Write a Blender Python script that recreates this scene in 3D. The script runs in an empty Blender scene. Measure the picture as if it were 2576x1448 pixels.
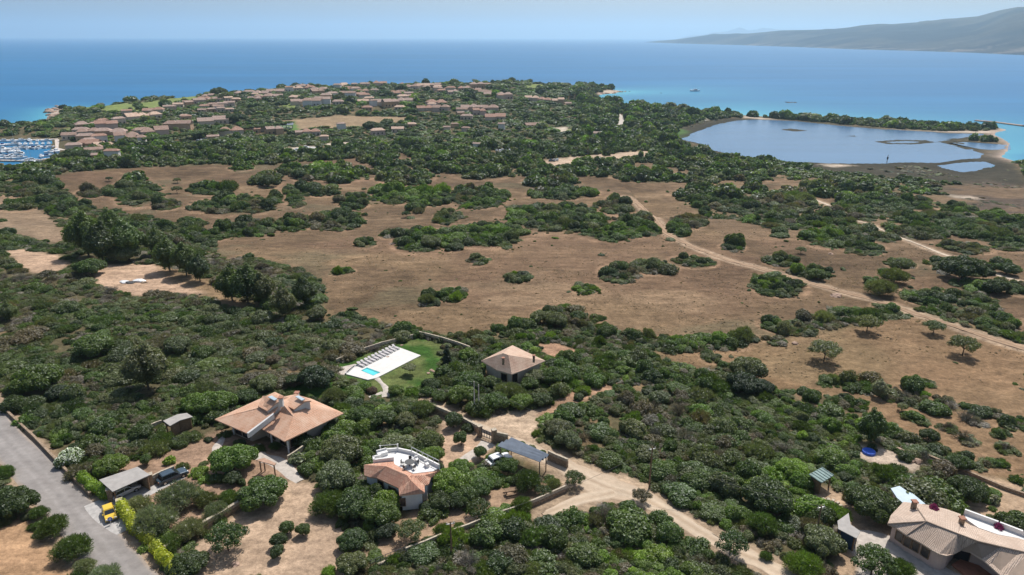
import bpy, math, random
import numpy as np
from mathutils import Vector, Matrix

random.seed(7)
rng = np.random.default_rng(11)
R = math.radians
sc = bpy.context.scene
col = sc.collection

# ------------------------------------------------------------------ camera
CAMZ = 78.0
FOC, CU, CV = 1740.0, 1288.0, 724.0          # focal length and centre in a 2576 x 1448 frame
PITCH, ROLL = R(19.93), R(0.10)
rot = Matrix.Rotation(math.pi / 2 - PITCH, 3, 'X') @ Matrix.Rotation(ROLL, 3, 'Z')
cd = bpy.data.cameras.new('camera')
cd.sensor_width = 36.0
cd.lens = 36.0 * FOC / 2576.0
cd.clip_start, cd.clip_end = 1.0, 90000.0
cam = bpy.data.objects.new('camera', cd)
cam.matrix_world = Matrix.Translation((0, 0, CAMZ)) @ rot.to_4x4()
col.objects.link(cam)
sc.camera = cam

# ------------------------------------------------------------------ light
SUN_EL, SUN_AZ = R(58), R(24)                 # azimuth measured from +Y towards +X
sun_dir = Vector((math.cos(SUN_EL) * math.sin(SUN_AZ), math.cos(SUN_EL) * math.cos(SUN_AZ), math.sin(SUN_EL)))
world = bpy.data.worlds.new("World")
sc.world = world
world.use_nodes = True
wn = world.node_tree
sky = wn.nodes.new('ShaderNodeTexSky')
sky.sky_type = 'NISHITA'
sky.sun_disc = False
sky.sun_elevation, sky.sun_rotation = SUN_EL, SUN_AZ
sky.air_density, sky.dust_density, sky.ozone_density = 1.0, 2.6, 0.9
bg = wn.nodes['Background']
bg.inputs['Strength'].default_value = 0.096
wn.links.new(sky.outputs[0], bg.inputs['Color'])
sl = bpy.data.lights.new('sun', 'SUN')
sl.energy, sl.angle, sl.color = 4.5, R(0.5), (1.0, 0.955, 0.89)
so = bpy.data.objects.new('sun', sl)
so.rotation_euler = (-sun_dir).to_track_quat('-Z', 'Y').to_euler()
so.location = (0, 0, 400)
col.objects.link(so)
sc.view_settings.view_transform = 'Standard'
sc.view_settings.look = 'None'
sc.view_settings.exposure = 0.12
sc.view_settings.gamma = 1.0
sc.view_settings.use_curve_mapping = False
sc.render.film_transparent = False

# ------------------------------------------------------------------ projection helpers
Rm = np.array(rot)
def rays(u, v):
    u = np.asarray(u, float); v = np.asarray(v, float)
    d = np.stack([(u - CU) / FOC, -(v - CV) / FOC, -np.ones_like(u)], -1)
    return d @ Rm.T
def Pz(u, v, z):
    """points where the view through (u, v) meets the level z"""
    d = rays(u, v)
    t = (np.asarray(z, float) - CAMZ) / d[..., 2]
    return np.stack([d[..., 0] * t, d[..., 1] * t, np.broadcast_to(z, t.shape)], -1)
def to_px(x, y, z):
    p = np.stack([np.asarray(x, float), np.asarray(y, float), np.asarray(z, float) - CAMZ], -1) @ Rm
    return CU - FOC * p[..., 0] / p[..., 2], CV + FOC * p[..., 1] / p[..., 2]

def smooth(a, b, x):
    t = np.clip((x - a) / (b - a), 0, 1)
    return t * t * (3 - 2 * t)

def _h(ix, iy, s):
    n = (ix * 374761393 + iy * 668265263 + s * 974711) & 0x7fffffff
    n = ((n ^ (n >> 13)) * 1274126177) & 0x7fffffff
    n = (n ^ (n >> 16)) & 0xffff
    return n / 65535.0
def vnoise(x, y, scale, seed=0):
    x = np.asarray(x, float) / scale + 1000; y = np.asarray(y, float) / scale + 1000
    ix, iy = np.floor(x).astype(np.int64), np.floor(y).astype(np.int64)
    fx, fy = x - ix, y - iy
    fx = fx * fx * (3 - 2 * fx); fy = fy * fy * (3 - 2 * fy)
    a, b = _h(ix, iy, seed), _h(ix + 1, iy, seed)
    c, d = _h(ix, iy + 1, seed), _h(ix + 1, iy + 1, seed)
    return (a * (1 - fx) + b * fx) * (1 - fy) + (c * (1 - fx) + d * fx) * fy
def fbm(x, y, scale, seed=0, n=3):
    s, a, t = 0, 1.0, 0
    for i in range(n):
        s = s + a * vnoise(x, y, scale / 2 ** i, seed + i * 7); t += a; a *= 0.5
    return s / t

def sdf(px, py, poly):
    """signed distance to a closed polygon, positive inside"""
    px = np.asarray(px, float); py = np.asarray(py, float)
    best = np.full(px.shape, 1e18); inside = np.zeros(px.shape, bool)
    q = np.asarray(poly, float)
    for i in range(len(q)):
        ax, ay = q[i - 1]; bx, by = q[i]
        ex, ey = bx - ax, by - ay
        wx, wy = px - ax, py - ay
        t = np.clip((wx * ex + wy * ey) / (ex * ex + ey * ey + 1e-12), 0, 1)
        best = np.minimum(best, (wx - ex * t) ** 2 + (wy - ey * t) ** 2)
        c = ((ay > py) != (by > py))
        if ey != 0:
            inside ^= c & (px < ex * (py - ay) / ey + ax)
    return np.where(inside, 1.0, -1.0) * np.sqrt(best)

# ------------------------------------------------------------------ coast, lagoon, marina (level 0)
def lvl0(pts, z=0.0):
    a = np.array(pts, float)
    return Pz(a[:, 0], a[:, 1], z)[:, :2]
COAST = lvl0([(-700, 338), (0, 322), (60, 316), (112, 306), (122, 292), (134, 280), (150, 273), (175, 274), (240, 277), (300, 270), (420, 257),
              (540, 249), (620, 245), (740, 235), (900, 230), (1100, 230), (1200, 228), (1300, 225), (1440, 227), (1530, 229), (1566, 231),
              (1540, 236), (1500, 240), (1478, 246), (1500, 252), (1530, 260), (1580, 270), (1650, 276), (1720, 280), (1800, 284), (1870, 291),
              (1960, 297), (2050, 299), (2200, 305), (2350, 313), (2450, 317), (2510, 322), (2532, 328), (2505, 334), (2500, 340), (2522, 350),
              (2540, 362), (2536, 378), (2518, 396), (2556, 408), (3300, 438)])
COAST = np.vstack([COAST, [[900, 200], [900, -200], [-900, -200], [-900, 200]]])
LAGOON = lvl0([(1718, 350), (1760, 330), (1800, 315), (1850, 304), (1900, 302), (2000, 306), (2100, 316), (2200, 325), (2300, 331), (2400, 337),
               (2470, 338), (2440, 346), (2390, 352), (2362, 358), (2400, 367), (2440, 375), (2472, 388), (2470, 399), (2400, 404), (2350, 410),
               (2200, 412), (2050, 410), (1990, 408), (1930, 402), (1880, 394), (1820, 385), (1780, 374), (1770, 363), (1740, 356)])
POOL_E = lvl0([(2382, 361), (2430, 358), (2480, 363), (2530, 366), (2528, 376), (2490, 378), (2460, 375), (2420, 368)])
POND_E = lvl0([(2357, 418), (2420, 411), (2480, 408), (2495, 416), (2460, 430), (2420, 434), (2380, 426)])
MARINA = lvl0([(-420, 356), (0, 352), (133, 353), (128, 378), (152, 385), (140, 396), (110, 403), (85, 425), (20, 430), (8, 412), (-20, 408), (-420, 425)])
ISLE1 = lvl0([(2200, 357), (2260, 353), (2330, 354), (2352, 359), (2300, 364), (2230, 363)])
ISLE2 = lvl0([(1960, 327), (1990, 324), (2036, 330), (2000, 332)])
ISLE1_IN = lvl0([(2228, 358), (2270, 355.5), (2322, 358), (2290, 361.5), (2245, 361)])
ISLES = [lvl0(q) for q in ([(2372, 352), (2400, 349), (2460, 349), (2500, 352), (2440, 354)], [(2395, 368), (2440, 371), (2470, 376), (2430, 377)], [(2400, 362), (2425, 360), (2428, 364)], [(2130, 343), (2150, 342), (2160, 345)])]
HILL = lvl0([(1232, 226)])[0]
HILL2 = lvl0([(1470, 226)])[0]

def H(x, y):
    x = np.asarray(x, float); y = np.asarray(y, float)
    shp = x.shape; x = x.ravel(); y = y.ravel()
    out = np.empty(x.shape)
    for k in range(0, len(x), 60000):
        X, Y = x[k:k + 60000], y[k:k + 60000]
        d = np.full(X.shape, 1e3)
        m = Y > 280
        if m.any():
            d[m] = sdf(X[m], Y[m], COAST)
        lag = np.full(X.shape, 1e3)
        m = (Y > 280) & (Y < 900) & (X > 60)
        if m.any():
            a, b = X[m], Y[m]
            l = -sdf(a, b, LAGOON)
            for q in (POOL_E, POND_E):
                l = np.minimum(l, -sdf(a, b, q))
            l = l + (fbm(a, b, 22, 55, 3) - 0.5) * 8
            i1 = np.minimum(sdf(a, b, ISLE1), -sdf(a, b, ISLE1_IN))
            l = np.maximum(l, np.maximum(np.where(i1 > -1, i1 + 1.5, i1), sdf(a, b, ISLE2)))
            for q in ISLES: l = np.maximum(l, sdf(a, b, q) + (fbm(a, b, 6, 56, 2) - .5) * 3)
            lag[m] = l
        mar = np.full(X.shape, 1e3)
        m = (Y > 330) & (Y < 700) & (X < -150)
        if m.any():
            mar[m] = -sdf(X[m], Y[m], MARINA)
        w = np.minimum(np.minimum(d, lag), mar)
        base = 16 - 12.5 * smooth(120, 430, Y)
        base = base + 3.0 * smooth(-40, -260, X) * smooth(200, 350, Y) * (1 - smooth(420, 520, Y))
        base = base + 7.0 * smooth(600, 850, Y) * np.exp(-((X + 160) / 480) ** 2)
        base = base + 15 * np.exp(-(((X - HILL[0]) / 60) ** 2 + ((Y - HILL[1] + 105) / 60) ** 2))
        base = base + 5 * np.exp(-(((X - HILL2[0]) / 90) ** 2 + ((Y - HILL2[1] + 20) / 50) ** 2))
        und = ((fbm(X, Y, 95, 3, 2) - 0.5) * 6.5 + (fbm(X, Y, 34, 8, 2) - 0.5) * 2.2) * smooth(165, 290, Y) + (fbm(X, Y, 9, 5, 2) - 0.5) * 0.35
        top = np.minimum(np.minimum(0.25 + d * (0.11 + 0.13 * smooth(700, 850, Y) * (X < 180)), 0.16 + lag * 0.014), 0.4 + mar * 0.12)
        z = np.minimum(base + und, top + und * 0.15 * np.clip(w / 30, 0, 1))
        z = np.where(w < 0, np.maximum(-2.2, w * 0.12) - 0.12, np.maximum(z, 0.14))
        out[k:k + 60000] = z
    return out.reshape(shp)

def G(u, v):
    """ground points seen through (u, v)"""
    u = np.atleast_1d(np.asarray(u, float)); v = np.atleast_1d(np.asarray(v, float))
    d = rays(u, v)
    t0 = (22.0 - CAMZ) / np.minimum(d[:, 2], -1e-4); t1 = (-0.5 - CAMZ) / np.minimum(d[:, 2], -1e-4)
    lo, hi = t0.copy(), t1.copy(); done = np.zeros(len(u), bool)
    N = 26; prev = t0.copy()
    for i in range(1, N + 1):
        t = t0 + (t1 - t0) * i / N
        below = (CAMZ + d[:, 2] * t) < H(d[:, 0] * t, d[:, 1] * t)
        new = below & ~done
        lo[new] = prev[new]; hi[new] = t[new]; done |= new; prev = t
    for _ in range(9):
        m = (lo + hi) / 2
        b = (CAMZ + d[:, 2] * m) < H(d[:, 0] * m, d[:, 1] * m)
        hi = np.where(b, m, hi); lo = np.where(b, lo, m)
    x, y = d[:, 0] * hi, d[:, 1] * hi
    return np.stack([x, y, H(x, y)], -1)
def G1(u, v):
    return Vector(G([u], [v])[0])
def GP(pts):
    a = np.array(pts, float)
    return G(a[:, 0], a[:, 1])

# ------------------------------------------------------------------ objects
def tag(o, label=None, cat=None, group=None, kind=None):
    if label: o['label'] = label
    if cat: o['category'] = cat
    if group: o['group'] = group
    if kind: o['kind'] = kind
    return o
def empty(name, loc, rz=0.0, label=None, cat=None, group=None):
    o = bpy.data.objects.new(name, None)
    o.empty_display_size = 0.5
    col.objects.link(o); o.location = loc; o.rotation_euler = (0, 0, rz)
    return tag(o, label, cat, group)
def mk(name, verts, faces, mat=None, parent=None, smoothed=False):
    me = bpy.data.meshes.new(name)
    me.from_pydata([tuple(map(float, p)) for p in verts], [], [tuple(int(i) for i in f) for f in faces])
    if mat: me.materials.append(mat)
    if smoothed: me.polygons.foreach_set('use_smooth', [True] * len(me.polygons))
    o = bpy.data.objects.new(name, me)
    col.objects.link(o)
    if parent: o.parent = parent
    return o
class MB:
    """collects solid pieces of one part"""
    def __init__(s): s.v = []; s.f = []
    def add(s, v, f):
        n = len(s.v); s.v += [tuple(map(float, p)) for p in v]; s.f += [tuple(n + i for i in q) for q in f]; return s
    def box(s, c, d, rz=0.0, taper=1.0):
        cx, cy, cz = c; dx, dy, dz = d[0] / 2, d[1] / 2, d[2] / 2
        ca, sa = math.cos(rz), math.sin(rz); v = []
        for k, z in enumerate((-dz, dz)):
            t = taper if k else 1.0
            for x, y in ((-dx, -dy), (dx, -dy), (dx, dy), (-dx, dy)):
                v.append((cx + (x * ca - y * sa) * t, cy + (x * sa + y * ca) * t, cz + z))
        return s.add(v, [(3, 2, 1, 0), (4, 5, 6, 7), (0, 1, 5, 4), (1, 2, 6, 5), (2, 3, 7, 6), (3, 0, 4, 7)])
    def cyl(s, a, b, r0, r1=None, n=8):
        a, b = Vector(a), Vector(b); r1 = r0 if r1 is None else r1
        d = (b - a).normalized(); q = d.orthogonal().normalized(); w = d.cross(q)
        v = []
        for c, r in ((a, r0), (b, r1)):
            for i in range(n):
                t = 2 * math.pi * i / n
                v.append(c + q * (math.cos(t) * r) + w * (math.sin(t) * r))
        f = [(i, (i + 1) % n, n + (i + 1) % n, n + i) for i in range(n)]
        return s.add(v, f + [tuple(range(n - 1, -1, -1)), tuple(range(n, 2 * n))])
    def slab(s, pts, th):
        """closed outline of 3-D points, given thickness downwards"""
        n = len(pts)
        v = [tuple(p) for p in pts] + [(p[0], p[1], p[2] - th) for p in pts]
        return s.add(v, [tuple(range(n)), tuple(range(2 * n - 1, n - 1, -1))] + [(i, n + i, n + (i + 1) % n, (i + 1) % n) for i in range(n)])
    def wallrun(s, pts, hh, th):
        """free-standing wall along ground points"""
        for a, b in zip(pts[:-1], pts[1:]):
            a, b = Vector(a), Vector(b); d = (b - a); d.z = 0
            if d.length < 0.05: continue
            n = Vector((-d.y, d.x, 0)).normalized() * th / 2
            e = d.normalized() * th * 0.3
            v = []
            for p in (a - e, b + e):
                for sgn in (1, -1):
                    v.append(p + n * sgn + Vector((0, 0, -0.4))); v.append(p + n * sgn + Vector((0, 0, hh)))
            s.add(v, [(0, 1, 3, 2), (4, 6, 7, 5), (1, 5, 7, 3), (0, 2, 6, 4), (0, 4, 5, 1), (2, 3, 7, 6)])
        return s
    def build(s, name, mat, parent=None, smoothed=False):
        return mk(name, s.v, s.f, mat, parent, smoothed)

# ------------------------------------------------------------------ materials
def newmat(name):
    m = bpy.data.materials.new(name); m.use_nodes = True
    nt = m.node_tree
    return m, nt, nt.nodes['Principled BSDF']
def node(nt, t, **kw):
    n = nt.nodes.new(t)
    for k, v in kw.items():
        if k.startswith('i_'): n.inputs[k[2:].replace('_', ' ')].default_value = v
        else: setattr(n, k, v)
    return n
def ramp(nt, stops):
    r = nt.nodes.new('ShaderNodeValToRGB'); e = r.color_ramp.elements
    while len(e) < len(stops): e.new(0.5)
    for k, (p, c) in enumerate(stops):
        e[k].position = p; e[k].color = (*c, 1) if len(c) == 3 else c
    return r
def plain(name, c, rough=0.6, var=0.12, scale=3.0, spec=0.3, metal=0.0, bump=0.0):
    """a painted or mineral surface with slight mottling"""
    m, nt, b = newmat(name)
    tc = node(nt, 'ShaderNodeTexCoord')
    nz = node(nt, 'ShaderNodeTexNoise', i_Scale=scale, i_Detail=4.0)
    nt.links.new(tc.outputs['Object'], nz.inputs['Vector'])
    lo = tuple(max(0, x * (1 - var)) for x in c); hi = tuple(min(1, x * (1 + var)) for x in c)
    r = ramp(nt, [(0.3, lo), (0.7, hi)])
    nt.links.new(nz.outputs['Fac'], r.inputs['Fac']); nt.links.new(r.outputs['Color'], b.inputs['Base Color'])
    b.inputs['Roughness'].default_value = rough
    b.inputs['Specular IOR Level'].default_value = spec
    b.inputs['Metallic'].default_value = metal
    if bump:
        bp = node(nt, 'ShaderNodeBump', i_Strength=bump, i_Distance=0.1)
        nt.links.new(nz.outputs['Fac'], bp.inputs['Height']); nt.links.new(bp.outputs['Normal'], b.inputs['Normal'])
    return m
def tiles(name, a, bcol, c, scale=1.0):
    """clay tiles: rows across the slope plus patchy weathering; the row direction comes from the mesh's own uv map"""
    m, nt, b = newmat(name)
    uv = node(nt, 'ShaderNodeUVMap')
    w1 = node(nt, 'ShaderNodeTexWave', wave_type='BANDS', bands_direction='X', i_Scale=1.5 * scale, i_Distortion=1.2, i_Detail=1.0)
    w1.inputs['Detail Scale'].default_value = 1.0
    br = node(nt, 'ShaderNodeTexBrick', i_Scale=1.0)
    br.inputs['Brick Width'].default_value = 0.45 / scale; br.inputs['Row Height'].default_value = 0.4 / scale
    br.inputs['Mortar Size'].default_value = 0.02
    br.inputs['Color1'].default_value = (*a, 1); br.inputs['Color2'].default_value = (*bcol, 1); br.inputs['Mortar'].default_value = (*[x * 0.55 for x in a], 1)
    br.inputs['Bias'].default_value = 0.0
    nz = node(nt, 'ShaderNodeTexNoise', i_Scale=0.45, i_Detail=6.0, i_Roughness=0.7)
    tc = node(nt, 'ShaderNodeTexCoord')
    nt.links.new(tc.outputs['Object'], nz.inputs['Vector'])
    for n in (w1, br): nt.links.new(uv.outputs['UV'], n.inputs['Vector'])
    r = ramp(nt, [(0.35, (0, 0, 0)), (0.68, (1, 1, 1))])
    nt.links.new(nz.outputs['Fac'], r.inputs['Fac'])
    mx = node(nt, 'ShaderNodeMix', data_type='RGBA')
    nt.links.new(r.outputs['Color'], mx.inputs['Factor']); nt.links.new(br.outputs['Color'], mx.inputs['A']); mx.inputs['B'].default_value = (*c, 1)
    mu = node(nt, 'ShaderNodeMix', data_type='RGBA', blend_type='MULTIPLY'); mu.inputs['Factor'].default_value = 0.26
    nt.links.new(mx.outputs['Result'], mu.inputs['A']); nt.links.new(w1.outputs['Color'], mu.inputs['B'])
    nt.links.new(mu.outputs['Result'], b.inputs['Base Color'])
    bp = node(nt, 'ShaderNodeBump', i_Strength=0.6, i_Distance=0.08)
    nt.links.new(w1.outputs['Fac'], bp.inputs['Height']); nt.links.new(bp.outputs['Normal'], b.inputs['Normal'])
    b.inputs['Roughness'].default_value = 0.85; b.inputs['Specular IOR Level'].default_value = 0.2
    return m
def foliage(name, trans=0.38):
    m, nt, b = newmat(name)
    nt.nodes.remove(b)
    out = nt.nodes['Material Output']
    ti = node(nt, 'ShaderNodeAttribute', attribute_type='INSTANCER', attribute_name='tint')
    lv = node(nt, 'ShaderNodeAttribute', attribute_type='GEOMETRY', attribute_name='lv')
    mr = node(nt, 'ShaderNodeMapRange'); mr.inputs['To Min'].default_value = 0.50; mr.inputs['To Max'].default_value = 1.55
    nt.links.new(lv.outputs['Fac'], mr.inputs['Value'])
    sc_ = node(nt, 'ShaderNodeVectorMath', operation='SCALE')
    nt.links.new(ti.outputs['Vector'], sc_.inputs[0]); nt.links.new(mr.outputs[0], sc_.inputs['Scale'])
    d = node(nt, 'ShaderNodeBsdfDiffuse'); t = node(nt, 'ShaderNodeBsdfTranslucent'); g = node(nt, 'ShaderNodeBsdfGlossy')
    g.inputs['Roughness'].default_value = 0.45; g.inputs['Color'].default_value = (0.9, 0.95, 1.0, 1)
    nt.links.new(sc_.outputs[0], d.inputs['Color'])
    s2 = node(nt, 'ShaderNodeVectorMath', operation='MULTIPLY'); s2.inputs[1].default_value = (1.25, 1.5, 0.7)
    nt.links.new(sc_.outputs[0], s2.inputs[0]); nt.links.new(s2.outputs[0], t.inputs['Color'])
    a1 = node(nt, 'ShaderNodeMixShader'); a1.inputs[0].default_value = trans
    nt.links.new(d.outputs[0], a1.inputs[1]); nt.links.new(t.outputs[0], a1.inputs[2])
    a2 = node(nt, 'ShaderNodeMixShader'); a2.inputs[0].default_value = 0.035
    nt.links.new(a1.outputs[0], a2.inputs[1]); nt.links.new(g.outputs[0], a2.inputs[2])
    nt.links.new(a2.outputs[0], out.inputs['Surface'])
    return m
M = {}
M['leaf'] = foliage('foliage')
M['bark'] = plain('bark', (0.10, 0.075, 0.055), 0.9, 0.3, 2.0)
M['deadwood'] = plain('dead_wood', (0.36, 0.33, 0.30), 0.9, 0.25, 4.0)
M['tile_orange'] = tiles('clay_tiles_orange', (0.68, 0.39, 0.26), (0.60, 0.32, 0.20), (0.72, 0.50, 0.37))
M['tile_red'] = tiles('clay_tiles_red', (0.62, 0.32, 0.22), (0.74, 0.50, 0.36), (0.54, 0.27, 0.19))
M['tile_pale'] = tiles('clay_tiles_pale', (0.62, 0.42, 0.32), (0.55, 0.36, 0.27), (0.68, 0.52, 0.40))
M['tile_grey'] = tiles('clay_tiles_weathered', (0.64, 0.51, 0.41), (0.74, 0.58, 0.47), (0.50, 0.38, 0.30), 1.1)
M['roof_a'] = tiles('village_tiles_brown', (0.37, 0.245, 0.19), (0.32, 0.20, 0.155), (0.44, 0.32, 0.26))
M['roof_b'] = tiles('village_tiles_pink', (0.43, 0.30, 0.25), (0.38, 0.26, 0.21), (0.50, 0.38, 0.32))
M['roof_c'] = tiles('village_tiles_red', (0.42, 0.235, 0.17), (0.36, 0.20, 0.145), (0.47, 0.31, 0.24))
M['white'] = plain('white_plaster', (0.70, 0.69, 0.67), 0.8, 0.05, 1.0)
M['deck'] = plain('white_deck_paving', (0.62, 0.60, 0.57), 0.7, 0.07, 0.8)
M['cream'] = plain('cream_plaster', (0.62, 0.52, 0.42), 0.85, 0.08, 1.0)
M['pink'] = plain('pink_plaster', (0.58, 0.44, 0.38), 0.85, 0.08, 1.0)
M['ochre'] = plain('ochre_plaster', (0.50, 0.34, 0.22), 0.85, 0.1, 1.0)
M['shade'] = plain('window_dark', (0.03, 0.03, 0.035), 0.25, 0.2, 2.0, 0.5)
M['stone'] = plain('rubble_stone', (0.27, 0.20, 0.14), 0.9, 0.45, 3.5, bump=0.6)
M['palestone'] = plain('pale_stone', (0.42, 0.36, 0.28), 0.9, 0.3, 2.5, bump=0.4)
M['rock'] = plain('coast_rock', (0.36, 0.25, 0.19), 0.9, 0.4, 1.0, bump=0.6)
M['reef'] = plain('dark_reef', (0.07, 0.065, 0.06), 0.8, 0.3, 1.0, bump=0.5)
M['greyroof'] = plain('grey_felt_roof', (0.34, 0.32, 0.30), 0.8, 0.12, 1.2)
M['metalroof'] = plain('blue_grey_metal_roof', (0.17, 0.20, 0.245), 0.65, 0.15, 1.0, 0.2)
M['greenroof'] = plain('green_grey_sheet_roof', (0.20, 0.27, 0.26), 0.7, 0.3, 1.5, 0.2)
M['blueroof'] = plain('pale_blue_roof', (0.42, 0.52, 0.58), 0.4, 0.1, 1.0, 0.5)
M['bluewall'] = plain('blue_boarding', (0.03, 0.07, 0.14), 0.6, 0.2, 2.0)
M['steel'] = plain('galvanised_steel', (0.55, 0.55, 0.54), 0.4, 0.08, 3.0, 0.5, 0.6)
M['darksteel'] = plain('dark_steel', (0.06, 0.06, 0.06), 0.5, 0.1, 3.0, 0.5)
M['wood'] = plain('weathered_wood', (0.20, 0.13, 0.08), 0.8, 0.25, 3.0)
M['yellow'] = plain('yellow_car_paint', (0.72, 0.48, 0.05), 0.25, 0.03, 1.0, 0.6)
M['silver'] = plain('silver_car_paint', (0.52, 0.54, 0.56), 0.25, 0.03, 1.0, 0.6, 0.3)
M['navy'] = plain('dark_car_paint', (0.06, 0.09, 0.12), 0.25, 0.05, 1.0, 0.6, 0.2)
M['carwhite'] = plain('white_car_paint', (0.74, 0.75, 0.76), 0.3, 0.03, 1.0, 0.6)
M['glass'] = plain('car_glass', (0.02, 0.025, 0.03), 0.08, 0.05, 1.0, 0.8)
M['rubber'] = plain('tyre_rubber', (0.02, 0.02, 0.02), 0.8, 0.1, 3.0)
M['hull'] = plain('white_boat_hull', (0.78, 0.79, 0.80), 0.35, 0.04, 1.0, 0.5)
M['canvasblue'] = plain('blue_boat_canvas', (0.05, 0.10, 0.25), 0.7, 0.1, 1.0)
M['poolwater'] = plain('pool_water', (0.10, 0.62, 0.66), 0.08, 0.08, 0.6, 0.6)
M['lounger'] = plain('grey_lounger_fabric', (0.50, 0.47, 0.47), 0.8, 0.15, 2.0)
M['paving'] = plain('light_paving', (0.46, 0.41, 0.36), 0.85, 0.18, 1.4)
M['greypaving'] = plain('grey_paving', (0.42, 0.40, 0.38), 0.85, 0.2, 1.2)
M['quay'] = plain('quay_concrete', (0.50, 0.44, 0.39), 0.85, 0.15, 0.4)
M['bluevinyl'] = plain('blue_vinyl', (0.04, 0.12, 0.55), 0.4, 0.1, 2.0)
M['redclay'] = plain('red_terracotta_paving', (0.42, 0.18, 0.11), 0.85, 0.15, 2.0)
M['tarmac_court'] = plain('green_court_surface', (0.10, 0.17, 0.09), 0.85, 0.1, 0.3)

# ground: colour comes from the land-cover attribute, broken up by several scales of noise
def groundmat(name, attr=True, c=(0.4, 0.3, 0.2), var=0.3, fine=1.0, rough=0.95, stretch=1.0, bump=0.25):
    m, nt, b = newmat(name)
    tc = node(nt, 'ShaderNodeTexCoord')
    mp = node(nt, 'ShaderNodeMapping'); mp.inputs['Scale'].default_value = (1, stretch, 1)
    nt.links.new(tc.outputs['Object'], mp.inputs['Vector'])
    n1 = node(nt, 'ShaderNodeTexNoise', i_Scale=1.3 * fine, i_Detail=6.0, i_Roughness=0.72)
    n2 = node(nt, 'ShaderNodeTexNoise', i_Scale=0.09 * fine, i_Detail=5.0, i_Roughness=0.62)
    for n in (n1, n2): nt.links.new(mp.outputs[0], n.inputs['Vector'])
    m1 = node(nt, 'ShaderNodeMapRange'); m1.inputs['From Min'].default_value = 0.3; m1.inputs['From Max'].default_value = 0.7
    m1.inputs['To Min'].default_value = 1 - var; m1.inputs['To Max'].default_value = 1 + var
    m2 = node(nt, 'ShaderNodeMapRange'); m2.inputs['From Min'].default_value = 0.3; m2.inputs['From Max'].default_value = 0.7
    m2.inputs['To Min'].default_value = 1 - var * 0.55; m2.inputs['To Max'].default_value = 1 + var * 0.55
    nt.links.new(n1.outputs['Fac'], m1.inputs['Value']); nt.links.new(n2.outputs['Fac'], m2.inputs['Value'])
    n3 = node(nt, 'ShaderNodeTexNoise', i_Scale=0.42 * fine, i_Detail=7.0, i_Roughness=0.75)
    mp3 = node(nt, 'ShaderNodeMapping'); mp3.inputs['Scale'].default_value = (0.45, 1.0, 1)
    nt.links.new(tc.outputs['Object'], mp3.inputs['Vector']); nt.links.new(mp3.outputs[0], n3.inputs['Vector'])
    m3 = node(nt, 'ShaderNodeMapRange'); m3.inputs['From Min'].default_value = 0.36; m3.inputs['From Max'].default_value = 0.64
    m3.inputs['To Min'].default_value = 1 - var * 0.9; m3.inputs['To Max'].default_value = 1 + var * 0.9
    nt.links.new(n3.outputs['Fac'], m3.inputs['Value'])
    mu0 = node(nt, 'ShaderNodeMath', operation='MULTIPLY')
    nt.links.new(m1.outputs[0], mu0.inputs[0]); nt.links.new(m2.outputs[0], mu0.inputs[1])
    mu = node(nt, 'ShaderNodeMath', operation='MULTIPLY')
    nt.links.new(mu0.outputs[0], mu.inputs[0]); nt.links.new(m3.outputs[0], mu.inputs[1])
    s = node(nt, 'ShaderNodeVectorMath', operation='SCALE')
    if attr:
        a = node(nt, 'ShaderNodeAttribute', attribute_type='GEOMETRY', attribute_name='cover')
        nt.links.new(a.outputs['Vector'], s.inputs[0])
    else:
        s.inputs[0].default_value = c
    nt.links.new(mu.outputs[0], s.inputs['Scale'])
    nt.links.new(s.outputs[0], b.inputs['Base Color'])
    b.inputs['Roughness'].default_value = rough; b.inputs['Specular IOR Level'].default_value = 0.1
    if bump:
        bp = node(nt, 'ShaderNodeBump', i_Strength=bump, i_Distance=0.4)
        nt.links.new(n1.outputs['Fac'], bp.inputs['Height']); nt.links.new(bp.outputs['Normal'], b.inputs['Normal'])
    return m
M['ground'] = groundmat('ground_cover', True, var=0.34, bump=0.6)
M['dirt'] = groundmat('pale_dirt', True, var=0.10, fine=0.8)
M['track'] = groundmat('track_dirt', True, var=0.16, fine=1.2)
M['whitetrack'] = groundmat('white_gravel', True, var=0.18, fine=1.2)
M['asphalt'] = groundmat('asphalt', True, var=0.13, fine=0.8, rough=0.9, bump=0.05)
M['lawn'] = groundmat('lawn_grass', False, (0.055, 0.125, 0.028), 0.30, 1.5)
M['beach'] = groundmat('beach_sand', False, (0.48, 0.40, 0.32), 0.15, 0.5)

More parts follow.
